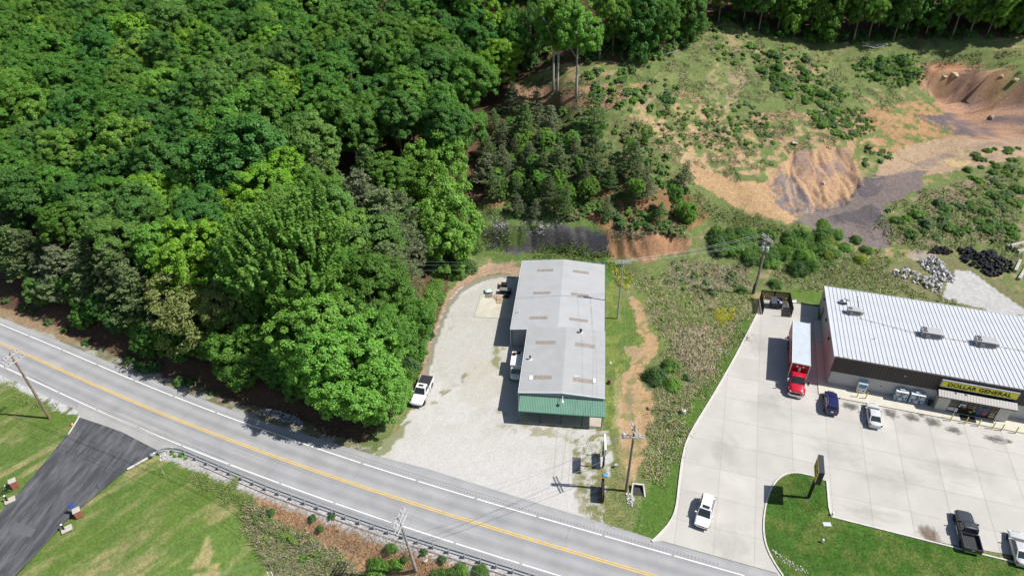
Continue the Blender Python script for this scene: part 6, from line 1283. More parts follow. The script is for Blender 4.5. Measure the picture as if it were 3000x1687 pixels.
TINT = {'g': (0.132, 0.2805, 0.0462), 'd': (0.0858, 0.2145, 0.0462), 'b': (0.176, 0.3465, 0.0572), 'y': (0.2255, 0.407, 0.044), 'o': (0.22, 0.286, 0.0935), 'm': (0.1342, 0.264, 0.0594), 'n': (0.1056, 0.2398, 0.0396)}
LOOK = {'g': 'plain green', 'd': 'dark green', 'b': 'bright green', 'y': 'yellow-green', 'm': 'muted green', 'n': 'deep green'}
def tree(pos, R, h, tint, label, group, rz, crown=None, zr=None, trunk=None, name='broadleaf_tree', jit=.12):
    """pos: foot; R crown radius; h total height"""
    t = thing(name, label, 'tree', pos, rz, group); zr = zr or rr.uniform(1.0, 1.3); cz = h - R * zr * .86
    k = np.array(TINT[tint]) * (1 + rr.uniform(-jit, jit)) * np.array([1 + rr.uniform(-.1, .12), 1, 1])
    o = add_obj('trunk', trunk or TRUNKS[rr.integers(3)], t, (0, 0, 0), (0, 0, 0), (cz * .8, cz * .8, cz)); 
    c = add_obj('crown', crown or CROWNS[rr.integers(len(CROWNS))], t, (0, 0, cz), (rr.normal() * .08, rr.normal() * .08, 0), (R, R * rr.uniform(.88, 1.12), R * zr)); c.color = (*k, 1)
    return t
placed = []
def ok(p, d): return all((p[0] - q[0]) ** 2 + (p[1] - q[1]) ** 2 > (d + q[2] * .35) ** 2 for q in placed)
GF = 'forest trees'
s_ = 3000 / 2576
# prominent crowns picked from the photo (x, y, width in the 2576-wide view, tint, crown style, label)
BIG = [(740, 655, 290, 'g', 'F', 'large feathery dark green maple in the middle of the roadside woods'), (500, 655, 190, 'y', 'B', 'bright yellow-green tree at the edge of the dark pines'), (690, 500, 190, 'y', 'B', 'yellow-green tree with a domed crown above the feathery maple'), (620, 555, 130, 'y', 'C', 'small yellow-green tree left of the domed one'),
       (820, 830, 260, 'b', 'B', 'light green tree bulging over the roadside shade'), (890, 925, 265, 'b', 'B', 'large light green tree at the corner of the gravel lot'), (945, 765, 215, 'n', 'B', 'deep green round tree beside the gravel lot'), (1015, 800, 150, 'n', 'C', 'deep green tree overhanging the gravel edge'), (480, 790, 220, 'o', 'O', 'thin olive tree with bare twigs at the roadside'), (575, 760, 130, 'o', 'O', 'slender pale olive tree before the feathery maple'),
       (690, 850, 150, 'g', 'C', 'green tree above the shaded roadside bank'), (930, 620, 170, 'm', 'C', 'mid green tree between maple and pines'), (1110, 560, 170, 'b', 'C', 'bright green tree leaning over the flowery bank'), (1085, 430, 170, 'b', 'C', 'bright green tree at the forest corner above the bank'), (430, 640, 140, 'b', 'C', 'fresh green tree beside the yellow-green one'), (860, 600, 130, 'b', 'C', 'fresh green tree behind the feathery maple'),
       (945, 1005, 150, 'b', 'C', 'light green tree dipping towards the parked white pickup'), (600, 430, 210, 'd', 'C', 'wide dark green oak in the upper woods'), (55, 250, 120, 'b', 'C', 'bright green crown standing out in the dark upper woods'), (335, 115, 130, 'y', 'C', 'yellow-green crown high in the upper woods'), (735, 250, 130, 'y', 'C', 'yellowish crown in the middle of the upper woods'), (590, 880, 160, 'g', 'C', 'green tree hanging over the road shoulder')]
GB = dict(B=lambda: CROWN_BIG[rr.integers(3)], C=lambda: CROWNS[rr.integers(len(CROWNS))], F=lambda: CROWN_F, O=lambda: CROWN_O)
for (x, y, w, c_, stl, lb) in BIG:
    px_, py_ = x * s_, y * s_; h = 13.0 if y > 520 else 15.0; p = hit(px_, py_, h * .6)
    if p is None: continue
    dist = np.linalg.norm(np.array([p[0], p[1], p[2] + h * .6 - CAM_H])); R = w * s_ / FPX * dist / 2 * 1.05; h2 = max(h, R * 2.2) if y < 780 else max(9.5, R * 1.85); p = hit(px_, py_, h2 - R * 1.0)
    tree(p, R, h2, c_, lb, None, rr.uniform(0, 6.28), GB[stl](), 1.55 if x >= 1000 else 1.1); placed.append((p[0], p[1], R))
# pines: whorls of flat sprays
def pine_mesh(seed, h=12., thin=1.0, spread=1.0):
    r = np.random.default_rng(seed); P = []; N = []; S = []; br = MB(); br.tube([(0, 0, -.3), (.05, 0, h * .5), (0, .05, h)], [.17, .11, .03], 7); z = h * .22
    while z < h * .98:
        f = (z - h * .22) / (h * .78); Lm = (2.7 * (1 - f) ** .75 + .35) * spread; nb_ = r.integers(3, 6); a0 = r.uniform(0, 6.28)
        for k in range(nb_):
            a = a0 + 6.28 * k / nb_ + r.uniform(-.35, .35); L = Lm * r.uniform(.55, 1.15); up = r.uniform(-.05, .3); d = np.array([math.cos(a), math.sin(a), up]); tip = d * L + np.array([0, 0, z]); br.tube([(0, 0, z), tuple(d * L * .5 + np.array([0, 0, z - .05])), tuple(tip)], [.03, .02, .008], 4, False)
            nt = int(9 * L * thin)
            for j in range(nt):
                u = r.uniform(.25, 1.05); side_ = r.normal() * .32 * L * (1.15 - u * .6); sd = np.array([-math.sin(a), math.cos(a), 0]); c = d * L * u + sd * side_ + np.array([0, 0, z + r.normal() * .08]); m_ = 9; e = r.normal(size=(m_, 3)); e[:, 2] = np.abs(e[:, 2]) * .6; e /= np.linalg.norm(e, axis=1)[:, None]
                P.append(c + e * .16); nn_ = r.normal(size=(m_, 3)) * .6 + np.array([0, 0, .7]); nn_ /= np.linalg.norm(nn_, axis=1)[:, None]; N.append(nn_); S.append(r.uniform(.12, .24, m_))
        z += r.uniform(.32, .6)
    V, F = leaf_quads(np.concatenate(P), np.concatenate(N), np.concatenate(S), r, .3); return np_mesh('crown', V, F, M_NEED), br.mesh('trunk', M_BARKD)
PINES = [pine_mesh(300 + k, 12., .9, 1.15) for k in range(4)]; PINES_T = [pine_mesh(320 + k, 12., .5, 1.1) for k in range(4)]
PT = {'p': (.130, .180, .072), 'q': (.145, .175, .095), 'v': (.130, .215, .068)}
def pine(p, sc, label, group, thin=False, tint=None):
    t = thing('pine_tree', label, 'tree', p, rr.uniform(0, 6.28), group); cm, tm_ = (PINES_T if thin else PINES)[rr.integers(4)]
    sw = sc * rr.uniform(.9, 1.35); sz = sc * rr.uniform(.75, 1.1); t.rotation_euler = (rr.normal() * .07, rr.normal() * .07, rr.uniform(0, 6.28)); add_obj('trunk', tm_, t, scale=(sw, sw, sz)); c = add_obj('crown', cm, t, scale=(sw, sw, sz)); k = np.array(PT[tint or 'pqv'[rr.integers(3)]]) * rr.uniform(.9, 1.3); c.color = (*k, 1)
for (x, y, sc) in ((30, 560, 1.15), (60, 640, 1.0), (140, 650, 1.1), (180, 720, 1.2), (300, 570, 1.2), (330, 690, 1.25), (300, 770, 1.2), (370, 800, 1.1), (220, 800, 1.0), (420, 830, .9), (900, 500, 1.35), (840, 480, 1.2), (960, 540, 1.3), (1000, 590, 1.3), (985, 660, 1.2), (1030, 560, 1.2), (800, 470, 1.1), (110, 780, 1.0), (10, 620, 1.0), (12, 690, 1.0), (48, 712, .9), (18, 745, .9), (85, 735, .9), (5, 660, 1.1), (430, 330, 1.0), (930, 450, 1.2)):
    h = 12 * sc; p = hit(x * s_, y * s_, h * .55)
    if p is None: continue
    i = int(np.argmin((CL[:, 0] - p[0]) ** 2 + (CL[:, 1] - p[1]) ** 2)); dr = math.hypot(*(CL[i] - p[:2]))
    if dr < 11.8: q = p[:2] + CN[i] * (11.8 - dr + rr.uniform(0, 1.5)); p = np.array([q[0], q[1], float(Zat(*q))]); sc = sc * .85
    pine(p, sc, 'dark grey-green pine among the broadleaf trees of the roadside woods', 'dark pines in the woods'); placed.append((p[0], p[1], 2.6))
# low trees closing the wood towards the road
for k in range(17):
    px_ = -20 + k * 48 + rr.uniform(-8, 8); i = int(np.argmin(abs(_ps - px_))); d_ = rr.uniform(8.8, 11.5); q = CL[i] + CN[i] * d_; p = np.array([q[0], q[1], float(Zat(*q))]); R = rr.uniform(1.8, 2.9)
    tn = rr.choice(list('dngm')); tree(p, R, rr.uniform(4.5, 7), tn, 'low %s tree crowding the wood edge above the road verge' % LOOK[tn], 'low %s trees along the road verge' % LOOK[tn], rr.uniform(0, 6.28), None, 1.35, name='young_tree')
# thin pines on the bank behind the building (foot pixels)
PB_ = [(1420, 560), (1440, 500), (1455, 600), (1480, 540), (1500, 470), (1515, 590), (1530, 420), (1545, 520), (1560, 600), (1575, 450), (1590, 550), (1610, 620), (1640, 540), (1680, 500), (1700, 560), (1745, 520), (1790, 560), (1830, 590), (1850, 540), (1900, 600), (1940, 650), (1450, 400), (1500, 350), (1560, 380), (1740, 390), (2000, 560), (1470, 440), (1410, 470), (1600, 400), (1770, 650), (1860, 590), (1650, 650), (1570, 640), (1520, 640)]
for px_, py_ in PB_:
    p = hit(px_ + rr.uniform(-8, 8), py_ + rr.uniform(-6, 6)); pine(p, rr.uniform(.38, .62) if py_ > 560 else rr.uniform(.5, .88), 'thin scraggly pine on the eroded bank behind the long building', 'scraggly pines on the bank', rr.random() < (.5 if px_ < 1600 else .85)); placed.append((p[0], p[1], 1.4))
for px_, py_ in ((1450, 545), (1492, 505), (1540, 480), (1585, 590), (1632, 560), (1672, 470), (1722, 590), (1752, 425), (1842, 480), (1885, 430), (1600, 440), (1500, 400), (1970, 630), (2010, 650), (1470, 585), (1520, 555), (1560, 535), (1610, 515), (1655, 590), (1700, 520), (1860, 610), (1530, 445)):
    p = hit(px_, py_); R = rr.uniform(1.5, 2.4); tree(p, R, rr.uniform(4, 6.5), rr.choice(list('gmb')), 'young broadleaf tree growing between the scraggly pines', 'young trees between the pines', rr.uniform(0, 6.28), CROWN_O if rr.random() < .5 else None, 1.3, name='young_tree')
# two tall trees with bare trunks on the hillside
for px_, py_, R, h, rz_t in ((1632, 272, 4.6, 21, .3), (1688, 290, 4.4, 20, 2.0)):
    p = hit(px_, py_); tree(p, R, h, 'b', 'tall tree with a bare pale trunk on the hillside clearing', 'bare-trunked trees at the clearing', rz_t, CROWN_T[rr.integers(2)], 1.35, TRUNK_P); placed.append((p[0], p[1], R * .8))
q = hit(1628, 268); tree(q + np.array([-.6, .3, 0]), 3.6, 19, 'b', 'tall tree with a bare pale trunk on the hillside clearing', 'bare-trunked trees at the clearing', 1.0, CROWN_T[0], 1.4, TRUNK_P)
# the wood's edge along the top of the clearing
EDGE = [(1500, 235), (1550, 205), (1590, 180), (1740, 175), (1790, 160), (1830, 175), (1880, 165), (1930, 170), (1975, 150), (2010, 125), (2060, 95), (2110, 62), (2160, 75), (2210, 92), (2260, 100), (2310, 112), (2360, 118), (2420, 122), (2480, 125), (2540, 122), (2600, 118), (2660, 112), (2720, 112), (2780, 112), (2840, 108), (2900, 110), (2960, 106), (3020, 104)]
for row, dy in enumerate((0, -34, -70)):
    for k, (px_, py_) in enumerate(EDGE):
        if row and (k + row) % 2 and row < 3: pass
        p = hit(px_ + rr.uniform(-20, 20) + row * 14, py_ + dy + rr.uniform(-8, 4))
        if p is None or not ok(p, 2.3): continue
        R = rr.uniform(3.2, 4.8); tn = rr.choice(list('ggmbdnd')); tree(p, R, rr.uniform(13, 17), tn, 'tall %s tree at the wood edge along the top of the clearing' % LOOK[tn], '%s trees along the clearing' % LOOK[tn], rr.uniform(0, 6.28), CROWN_T[rr.integers(2)] if rr.random() < .6 else None, rr.uniform(1.45, 1.9)); placed.append((p[0], p[1], R * .75))
# fill the closed canopy
FP = FOREST[:22] + [(1500, 250), (1480, 120), (1480, -60), (1500, -150), (-60, -150), (-80, 500)]
cnt = 0
for _ in range(9000):
    if cnt >= 235: break
    x = rr.uniform(-150, 14); y = rr.uniform(56, 225); z = float(Zat(x, y)); a, b_ = proj(np.array([x, y, z]))
    ca_, cb2 = proj(np.array([x, y, z + 13]))
    if not inpoly(FOREST, np.array(a), np.array(b_)) or cb2 < -90 or ca_ < -100 or a > 1560: continue
    R = rr.uniform(3.8, 6.0); h = rr.uniform(13, 17)
    i = int(np.argmin((CL[:, 0] - x) ** 2 + (CL[:, 1] - y) ** 2)); dr = math.hypot(*(CL[i] - (x, y)))
    if dr < 14: R = min(R, 3.7); h = rr.uniform(9.5, 12)
    if a > 1185 and b_ > 640: continue
    if dr < 11.2 or not ok((x, y), R * .6): continue
    if a > 1150 and b_ > 560 and math.hypot(x + 14, y - 90) < 16: R = min(R, 3.6)
    tn = rr.choice(list('gdmbny'), p=[.32, .22, .18, .12, .11, .05]); tree((x, y, z), R, h, tn, '%s broadleaf tree in the closed canopy of the wooded hillside' % LOOK[tn], '%s trees of the wooded hillside' % LOOK[tn], rr.uniform(0, 6.28)); placed.append((x, y, R)); cnt += 1
# ------------------------------------------------------------------ shrubs
def shrub_mesh(seed, n=26, leaves=60, leaf=.085):
    r = np.random.default_rng(seed); P = []; N = []; S = []
    for k in range(n):
        d = r.normal(size=3); d /= np.linalg.norm(d); d[2] = abs(d[2]); p = d * r.uniform(.35, .85) * np.array([1, 1, .85]); e = r.normal(size=(leaves, 3)); e /= np.linalg.norm(e, axis=1)[:, None]; P.append(p + e * r.uniform(.08, .28, (leaves, 1))); nn_ = e * .6 + d * .4 + np.array([0, 0, .6]) + r.normal(size=(leaves, 3)) * .3; N.append(nn_ / np.linalg.norm(nn_, axis=1)[:, None]); S.append(leaf * r.uniform(.6, 1.3, leaves))
    V, F = leaf_quads(np.concatenate(P), np.concatenate(N), np.concatenate(S), r); return np_mesh('foliage', V, F, M_LEAF)
SHR = [shrub_mesh(400 + k, 24 + 4 * k) for k in range(5)]; SHR_BIG = [shrub_mesh(420 + k, 80, 60, .05) for k in range(3)]
STEM = MB().tube([(0, 0, -.2), (.05, 0, .3), (.2, .1, .6)], [.05, .035, .012], 5).tube([(0, 0, 0), (-.15, .1, .5)], [.035, .01], 5).tube([(0, 0, 0), (.05, -.2, .5)], [.035, .01], 5).mesh('stem', M_BARKD)
ST_T = {'g': (.125, .23, .055), 'b': (.16, .30, .055), 'd': (.085, .165, .050), 'y': (.25, .32, .05), 'o': (.19, .21, .085), 's': (.145, .225, .10)}
def shrub(p, R, hz, tint, label, group=None, big=False):
    t = thing('shrub', label, 'shrub', p, rr.uniform(0, 6.28), group); o = add_obj('foliage', (SHR_BIG if big else SHR)[rr.integers(3 if big else 5)], t, (0, 0, 0), (0, 0, 0), (R, R * rr.uniform(.85, 1.15), hz)); o.color = (*(np.array(ST_T[tint]) * rr.uniform(.85, 1.15)), 1); add_obj('stem', STEM, t, (0, 0, 0), (0, 0, 0), (R, R, hz)); return t
UV_ = []; UC_ = []
def low_shrub(seed, n=14, leaves=30, leaf=.13):
    r = np.random.default_rng(seed); P = []; N = []
    for k in range(n):
        d = r.normal(size=3); d /= np.linalg.norm(d); d[2] = abs(d[2]); p = d * r.uniform(.35, .85); e = r.normal(size=(leaves, 3)); e /= np.linalg.norm(e, axis=1)[:, None]; P.append(p + e * r.uniform(.08, .3, (leaves, 1))); nn_ = e * .5 + d * .4 + np.array([0, 0, .8]); N.append(nn_ / np.linalg.norm(nn_, axis=1)[:, None])
    P = np.concatenate(P); return leaf_quads(P, np.concatenate(N), leaf * r.uniform(.6, 1.3, len(P)), r)[0]
LOWS = [low_shrub(700 + k) for k in range(5)]
def undergrowth(poly, n, rmin, rmax, tints, flatz=.75):
    lo = np.min(poly, 0); hi = np.max(poly, 0); k = 0; tr_ = 0
    while k < n and tr_ < n * 40:
        tr_ += 1; a = rr.uniform(lo, hi)
        if not inpoly(poly, np.array(a[0]), np.array(a[1])): continue
        p = hit(*a)
        if p is None: continue
        R = rr.uniform(rmin, rmax); b = rr.uniform(0, 6.28); V = LOWS[rr.integers(5)].copy(); c, s = math.cos(b), math.sin(b); V = np.c_[(V[:, 0] * c - V[:, 1] * s) * R, (V[:, 0] * s + V[:, 1] * c) * R, V[:, 2] * R * flatz * rr.uniform(.8, 1.3)] + p
        UV_.append(V); UC_.append(np.repeat(np.array(ST_T[rr.choice(list(tints))]) * rr.uniform(.6, 1.3, (len(V) // 4, 1)), 4, 0)); k += 1
def scatter(poly, n, rmin, rmax, tints, label, group, flatz=.75, big=False):
    k = 0; lo = np.min(poly, 0); hi = np.max(poly, 0); tr_ = 0
    while k < n and tr_ < n * 40:
        tr_ += 1; a = rr.uniform(lo, hi)
        if not inpoly(poly, np.array(a[0]), np.array(a[1])): continue
        p = hit(*a)
        if p is None: continue
        R = rr.uniform(rmin, rmax); shrub(p, R, R * flatz * rr.uniform(.8, 1.3), rr.choice(list(tints)), label, group, big); k += 1
scatter([(2200, 160), (2350, 150), (2480, 270), (2470, 300), (2330, 260), (2250, 220)], 26, .8, 1.8, 'ggbs', 'leafy green shrub in the patch near the top of the clearing', 'shrubs in the upper patch')
scatter([(2500, 175), (2690, 165), (2700, 240), (2620, 255), (2520, 215)], 30, .9, 1.9, 'gbgd', 'bushy green shrub beside the eroded cliff edge', 'shrubs by the cliff edge')
scatter([(2210, 190), (2300, 220), (2420, 300), (2440, 330), (2300, 290), (2220, 240)], 26, .8, 1.7, 'gsgb', 'shrub in the green band down the middle of the clearing', 'shrubs in the middle band')
scatter([(2370, 330), (2520, 330), (2560, 380), (2480, 400), (2400, 370)], 20, .7, 1.5, 'gsb', 'shrub above the dug-out orange slope', 'shrubs above the orange slope')
undergrowth([(2490, 430), (2620, 440), (2600, 480), (2530, 490)], 15, .5, 1.1, 'gos')
undergrowth([(1700, 210), (1900, 200), (2000, 260), (1960, 330), (1800, 330), (1720, 280)], 66, .6, 1.5, 'gsbd')
undergrowth([(1900, 330), (2200, 300), (2300, 420), (2100, 450), (1920, 420)], 51, .4, 1.1, 'gos')
undergrowth([(2000, 60), (2180, 100), (2250, 150), (2150, 200), (2050, 150)], 36, .5, 1.2, 'gsb')
scatter([(2060, 680), (2300, 680), (2450, 700), (2430, 780), (2330, 800), (2230, 770), (2100, 740)], 48, 1.2, 2.3, 'gdgb', 'dense green thicket bush behind the transformer pole', 'thicket behind the transformer pole', .95, True)
scatter([(2380, 640), (2440, 660), (2540, 720), (2520, 790), (2440, 790), (2400, 720)], 14, .8, 1.7, 'gby', 'green bush at the end of the thicket by the grey pit', 'bushes at the thicket end', .95, True)
scatter([(2600, 640), (2760, 590), (2880, 560), (2990, 520), (2990, 700), (2860, 680), (2720, 700), (2640, 710)], 60, .7, 1.7, 'gsbg', 'rank green shrub on the rough ground above the tyre heap', 'shrubs above the tyre heap')
scatter([(2850, 440), (2990, 430), (2995, 520), (2900, 540), (2800, 570)], 26, .7, 1.5, 'sgb', 'leafy shrub on the mound at the end of the pit road', 'shrubs on the mound')
undergrowth([(1450, 560), (1700, 580), (1950, 620), (2050, 680), (1980, 690), (1700, 650), (1480, 630)], 138, .6, 1.4, 'godg')
undergrowth([(1420, 330), (1700, 340), (1900, 420), (1980, 560), (1500, 560), (1430, 450)], 180, .6, 1.5, 'gsod')
scatter([(1330, 745), (1380, 700), (1400, 780), (1350, 810), (1330, 830)], 8, 1.2, 2.0, 'gb', 'tall light shrub at the head of the gravel curve', 'shrubs at the gravel curve', 1.1, True)
scatter([(1195, 1120), (1240, 1000), (1285, 880), (1330, 780), (1345, 700), (1300, 700), (1250, 850), (1195, 1000)], 20, 1.5, 2.6, 'gdgb', 'large leafy shrub filling the wood edge beside the gravel curve', 'shrubs along the gravel edge', 1.15, True)
scatter([(1660, 745), (1790, 765), (1840, 790), (1790, 800)], 12, .4, .9, 'gyb', 'low green weed clump behind the long building', 'weed clumps behind the building')
undergrowth([(1960, 760), (2180, 780), (2190, 850), (2080, 870), (1980, 830)], 21, .5, 1.1, 'gos')
shrub(hit(1918, 1112), 2.1, 2.6, 'd', 'dark round cedar bush beside the orange dirt track', None, True); shrub(hit(1968, 1132), 1.5, 1.7, 'b', 'bright green bush next to the dark cedar bush', None, True); shrub(hit(1965, 1075), 1.5, 1.7, 'g', 'green bush behind the dark cedar bush', None, True); shrub(hit(2010, 1110), .8, 1.0, 'd', 'small dark bush by the slim light pole', None); shrub(hit(1960, 1085), 1.2, 1.5, 'b', 'light green bush between the cedar bush and the dry grass', None)
shrub(hit(2170, 855), 1.2, 1.1, 'g', 'low spreading bush left of the transformer pole', None, True); shrub(hit(2270, 840), 1.6, 1.5, 'g', 'leafy bush behind the dumpster enclosure', None, True)
scatter([(1080, 1640), (1160, 1600), (1180, 1687), (1080, 1700)], 8, .8, 1.5, 'bg', 'bright green bush on the slope below the leaning pole', 'bushes below the leaning pole', .9, True); scatter([(1280, 1660), (1400, 1665), (1440, 1700), (1280, 1705)], 8, .8, 1.4, 'bg', 'bright green bush at the foot of the rocky slope', 'bushes at the slope foot', .9, True)
undergrowth([(745, 1500), (860, 1560), (980, 1650), (960, 1690), (850, 1640), (760, 1580)], 33, .4, .9, 'gob')
for px_, py_ in ((918, 1525), (938, 1550), (795, 1500), (868, 1575), (975, 1520), (1240, 1622), (1190, 1645), (1295, 1638)): shrub(hit(px_, py_), .65, .6, 'd', 'round dark tuft bush on the bare rocky slope', 'tuft bushes on the rocky slope')
scatter([(500, 1320), (540, 1335), (560, 1350), (520, 1350)], 4, .3, .6, 'b', 'small green plant behind the guardrail bend', 'plants at the guardrail bend')
for P_ in ([(2190, 150), (2360, 140), (2490, 270), (2470, 320), (2330, 280), (2220, 240)], [(2490, 170), (2700, 160), (2710, 245), (2620, 265), (2510, 225)], [(2360, 320), (2530, 320), (2570, 390), (2480, 410), (2390, 380)], [(1900, 330), (2200, 300), (2300, 420), (2100, 450), (1920, 420)], [(2060, 670), (2300, 670), (2460, 690), (2440, 790), (2330, 810), (2230, 780), (2090, 750)]): undergrowth(P_, 150, .3, .85, 'gsgb', .6)
undergrowth([(1640, 360), (1760, 340), (1900, 400), (2010, 540), (2060, 650), (1960, 670), (1800, 640), (1680, 600)], 80, .4, 1.2, 'gsbo', 1.0)
undergrowth([(1890, 790), (2180, 830), (2200, 900), (2130, 1030), (2040, 1150), (1990, 1290), (1930, 1380), (1940, 1050)], 70, .25, .6, 'gsbo')
for row in range(len(EDGE) - 1):
    (a0, b0), (a1, b1) = EDGE[row], EDGE[row + 1]; undergrowth([(a0, b0 - 26), (a1, b1 - 26), (a1, b1 + 4), (a0, b0 + 4)], 9, .7, 1.8, 'gdgd', 1.0)
undergrowth([(0, 895), (200, 975), (420, 1085), (600, 1165), (740, 1210), (740, 1195), (600, 1140), (420, 1050), (200, 950), (0, 870)], 26, .5, 1.2, 'ddgd', .9)
undergrowth([(1075, 1250), (1120, 1235), (1190, 1150), (1230, 1050), (1265, 960), (1295, 870), (1280, 850), (1240, 950), (1200, 1060), (1150, 1150)], 40, .6, 1.5, 'gdb', .9)
undergrowth([(2600, 620), (2760, 580), (2880, 550), (2990, 500), (2990, 720), (2860, 700), (2720, 710), (2640, 720)], 90, .3, .8, 'gsbo')
undergrowth([(1500, 330), (1700, 320), (1900, 380), (2000, 520), (1950, 600), (1700, 580), (1480, 580), (1440, 450)], 90, .6, 1.4, 'gsbo', .9)
# ------------------------------------------------------------------ grass and weeds as one mass
M_WEED = bpy.data.materials.new('weed blades'); M_WEED.use_nodes = True
wn_ = M_WEED.node_tree.nodes; wa = wn_.new('ShaderNodeAttribute'); wa.attribute_name = 'blade'; M_WEED.node_tree.links.new(wa.outputs['Color'], wn_['Principled BSDF'].inputs['Base Color']); wg = wn_.new('ShaderNodeNewGeometry'); wm_ = wn_.new('ShaderNodeVectorMath'); wm_.operation = 'MULTIPLY_ADD'; wm_.inputs[1].default_value = (.35, .35, .35); wm_.inputs[2].default_value = (0, 0, 1); M_WEED.node_tree.links.new(wg.outputs['Normal'], wm_.inputs[0]); M_WEED.node_tree.links.new(wm_.outputs[0], wn_['Principled BSDF'].inputs['Normal']); wn_['Principled BSDF'].inputs['Roughness'].default_value = .8; wn_['Principled BSDF'].inputs['Specular IOR Level'].default_value = .15
WV = []; WC = []
def weeds(poly, n, h0, h1, cols, blades=4, wd=.05, clump=None, spread=.22):
    lo = np.min(poly, 0); hi = np.max(poly, 0); A = rr.uniform(lo, hi, (n * 3, 2)); A = A[inpoly(poly, A[:, 0] + (fbm(A[:, 0] / 30, A[:, 1] / 30, 41, 3) - .5) * 90, A[:, 1] + (fbm(A[:, 0] / 30, A[:, 1] / 30, 43, 3) - .5) * 70)][:n]
    d = np.c_[(A[:, 0] - PCX) / FPX, (A[:, 1] - PCY) / FPX, np.ones(len(A))]; r = np.c_[d @ R_, d @ F_, -(d @ D_)]; t = np.full(len(A), 60.0); done = np.zeros(len(A), bool)
    for _ in range(900):
        X = r[:, 0] * t; Y = r[:, 1] * t; Zr = CAM_H + r[:, 2] * t; done |= Zr <= Zat(X, Y); t = np.where(done, t, t + .35)
        if done.all(): break
    X = r[:, 0] * t; Y = r[:, 1] * t
    if clump is not None: k = fbm(X / clump, (Y + 1.3 * Zat(X, Y)) / clump, 200, 3) > .5; X = X[k]; Y = Y[k]
    m_ = len(X); cc = np.array(cols)[rr.integers(len(cols), size=m_)] * rr.uniform(.7, 1.3, (m_, 1))
    for b_ in range(blades):
        x = X + rr.normal(size=m_) * spread; y = Y + rr.normal(size=m_) * spread; z = Zat(x, y) - .03; a = rr.uniform(0, 6.28, m_); h = rr.uniform(h0, h1, m_); lx = rr.normal(size=m_) * h * .8; ly = rr.normal(size=m_) * h * .8; w = wd * rr.uniform(.7, 1.6, m_)
        WV.append(np.stack([np.c_[x - np.cos(a) * w, y - np.sin(a) * w, z], np.c_[x + np.cos(a) * w, y + np.sin(a) * w, z], np.c_[x + lx, y + ly, z + h]], 1)); WC.append(np.repeat(cc * rr.uniform(.85, 1.15, (m_, 1)), 3, 0))
GRN = [(.17, .25, .065), (.22, .28, .085), (.14, .235, .055), (.26, .28, .11)]; DRY = [(.52, .43, .28), (.44, .37, .25), (.37, .33, .20)]; MIX = GRN + DRY
weeds([(1880, 800), (2200, 850), (2210, 900), (2140, 1040), (2060, 1160), (2010, 1240), (1990, 1320), (1920, 1440), (1900, 1300), (1930, 1150), (1935, 1030), (1910, 940), (1860, 860)], 7000, .15, .42, MIX, 4)
weeds([(1970, 960), (2070, 970), (2090, 1050), (2060, 1120), (1990, 1060)], 800, .3, .75, DRY[:2], 4, .04); weeds([(1960, 760), (2200, 790), (2200, 860), (1960, 840)], 1300, .2, .5, [(.46, .39, .29), (.40, .35, .26), (.26, .27, .12)], 4)
weeds([(2100, 900), (2155, 905), (2150, 935), (2095, 965)], 500, .2, .4, [(.55, .52, .04), (.45, .45, .05)], 4); weeds([(1790, 760), (1850, 820), (1820, 850), (1780, 790)], 300, .2, .5, [(.5, .48, .05), (.12, .2, .04)], 4)
weeds([(1900, 90), (2000, 100), (2150, 100), (2450, 140), (2700, 130), (2990, 125), (2990, 215), (2700, 200), (2600, 340), (2480, 420), (2300, 450), (2230, 540), (2000, 470), (1900, 450), (1750, 340), (1500, 330), (1500, 260), (1750, 230)], 24000, .1, .32, [(.17, .2, .08), (.2, .21, .1), (.14, .19, .07), (.24, .22, .12), (.3, .26, .17)], 4, .07, 3.0)
weeds([(2560, 660), (2700, 570), (2850, 530), (2995, 460), (2995, 800), (2900, 720), (2750, 720), (2640, 735)], 3500, .15, .5, GRN + [(.28, .24, .16)], 4, .07)
weeds([(2230, 760), (2450, 730), (2620, 740), (2600, 800), (2640, 850), (2990, 930), (2990, 960), (2700, 880), (2420, 850), (2330, 850)], 5000, .12, .38, GRN + DRY[1:] + [(.2, .25, .08)], 4, .06)
weeds([(1380, 610), (1700, 600), (1720, 650), (1560, 650), (1480, 690), (1470, 750), (1350, 745)], 3500, .12, .3, GRN, 4, .06, 2.0)
weeds([(1480, 660), (1780, 680), (1780, 740), (1480, 745)], 350, .08, .2, GRN, 4, .05, 1.6)
weeds([(1560, 735), (1700, 735), (1800, 765), (1700, 775), (1560, 765)], 900, .2, .45, GRN, 4, .06); weeds([(1780, 660), (2000, 670), (2030, 700), (1900, 690), (1790, 690)], 900, .2, .5, DRY + GRN[:1], 4)
weeds([(1980, 540), (2080, 590), (2230, 640), (2330, 660), (2420, 690), (2420, 720), (2250, 680), (2050, 640)], 1800, .12, .35, GRN, 4, .06)
FLW = [(.78, .78, .72)]
weeds([(1400, 650), (1470, 640), (1550, 610), (1700, 620), (1700, 660), (1480, 700), (1480, 750), (1400, 740)], 900, .12, .3, FLW, 3, .05, 1.6, .12)
weeds([(725, 1465), (770, 1495), (830, 1548), (900, 1582), (970, 1622), (1030, 1668), (1050, 1700), (880, 1700), (790, 1660), (740, 1580), (722, 1530)], 3200, .25, .7, MIX + [(.3, .26, .2)], 5, .05)
weeds([(0, 1120), (60, 1140), (120, 1172), (170, 1200), (160, 1215), (60, 1165), (0, 1135)], 700, .1, .3, GRN[:3], 4, .05); weeds([(560, 1370), (740, 1455), (730, 1500), (700, 1500), (640, 1440), (560, 1400)], 1200, .1, .35, GRN, 4, .05)
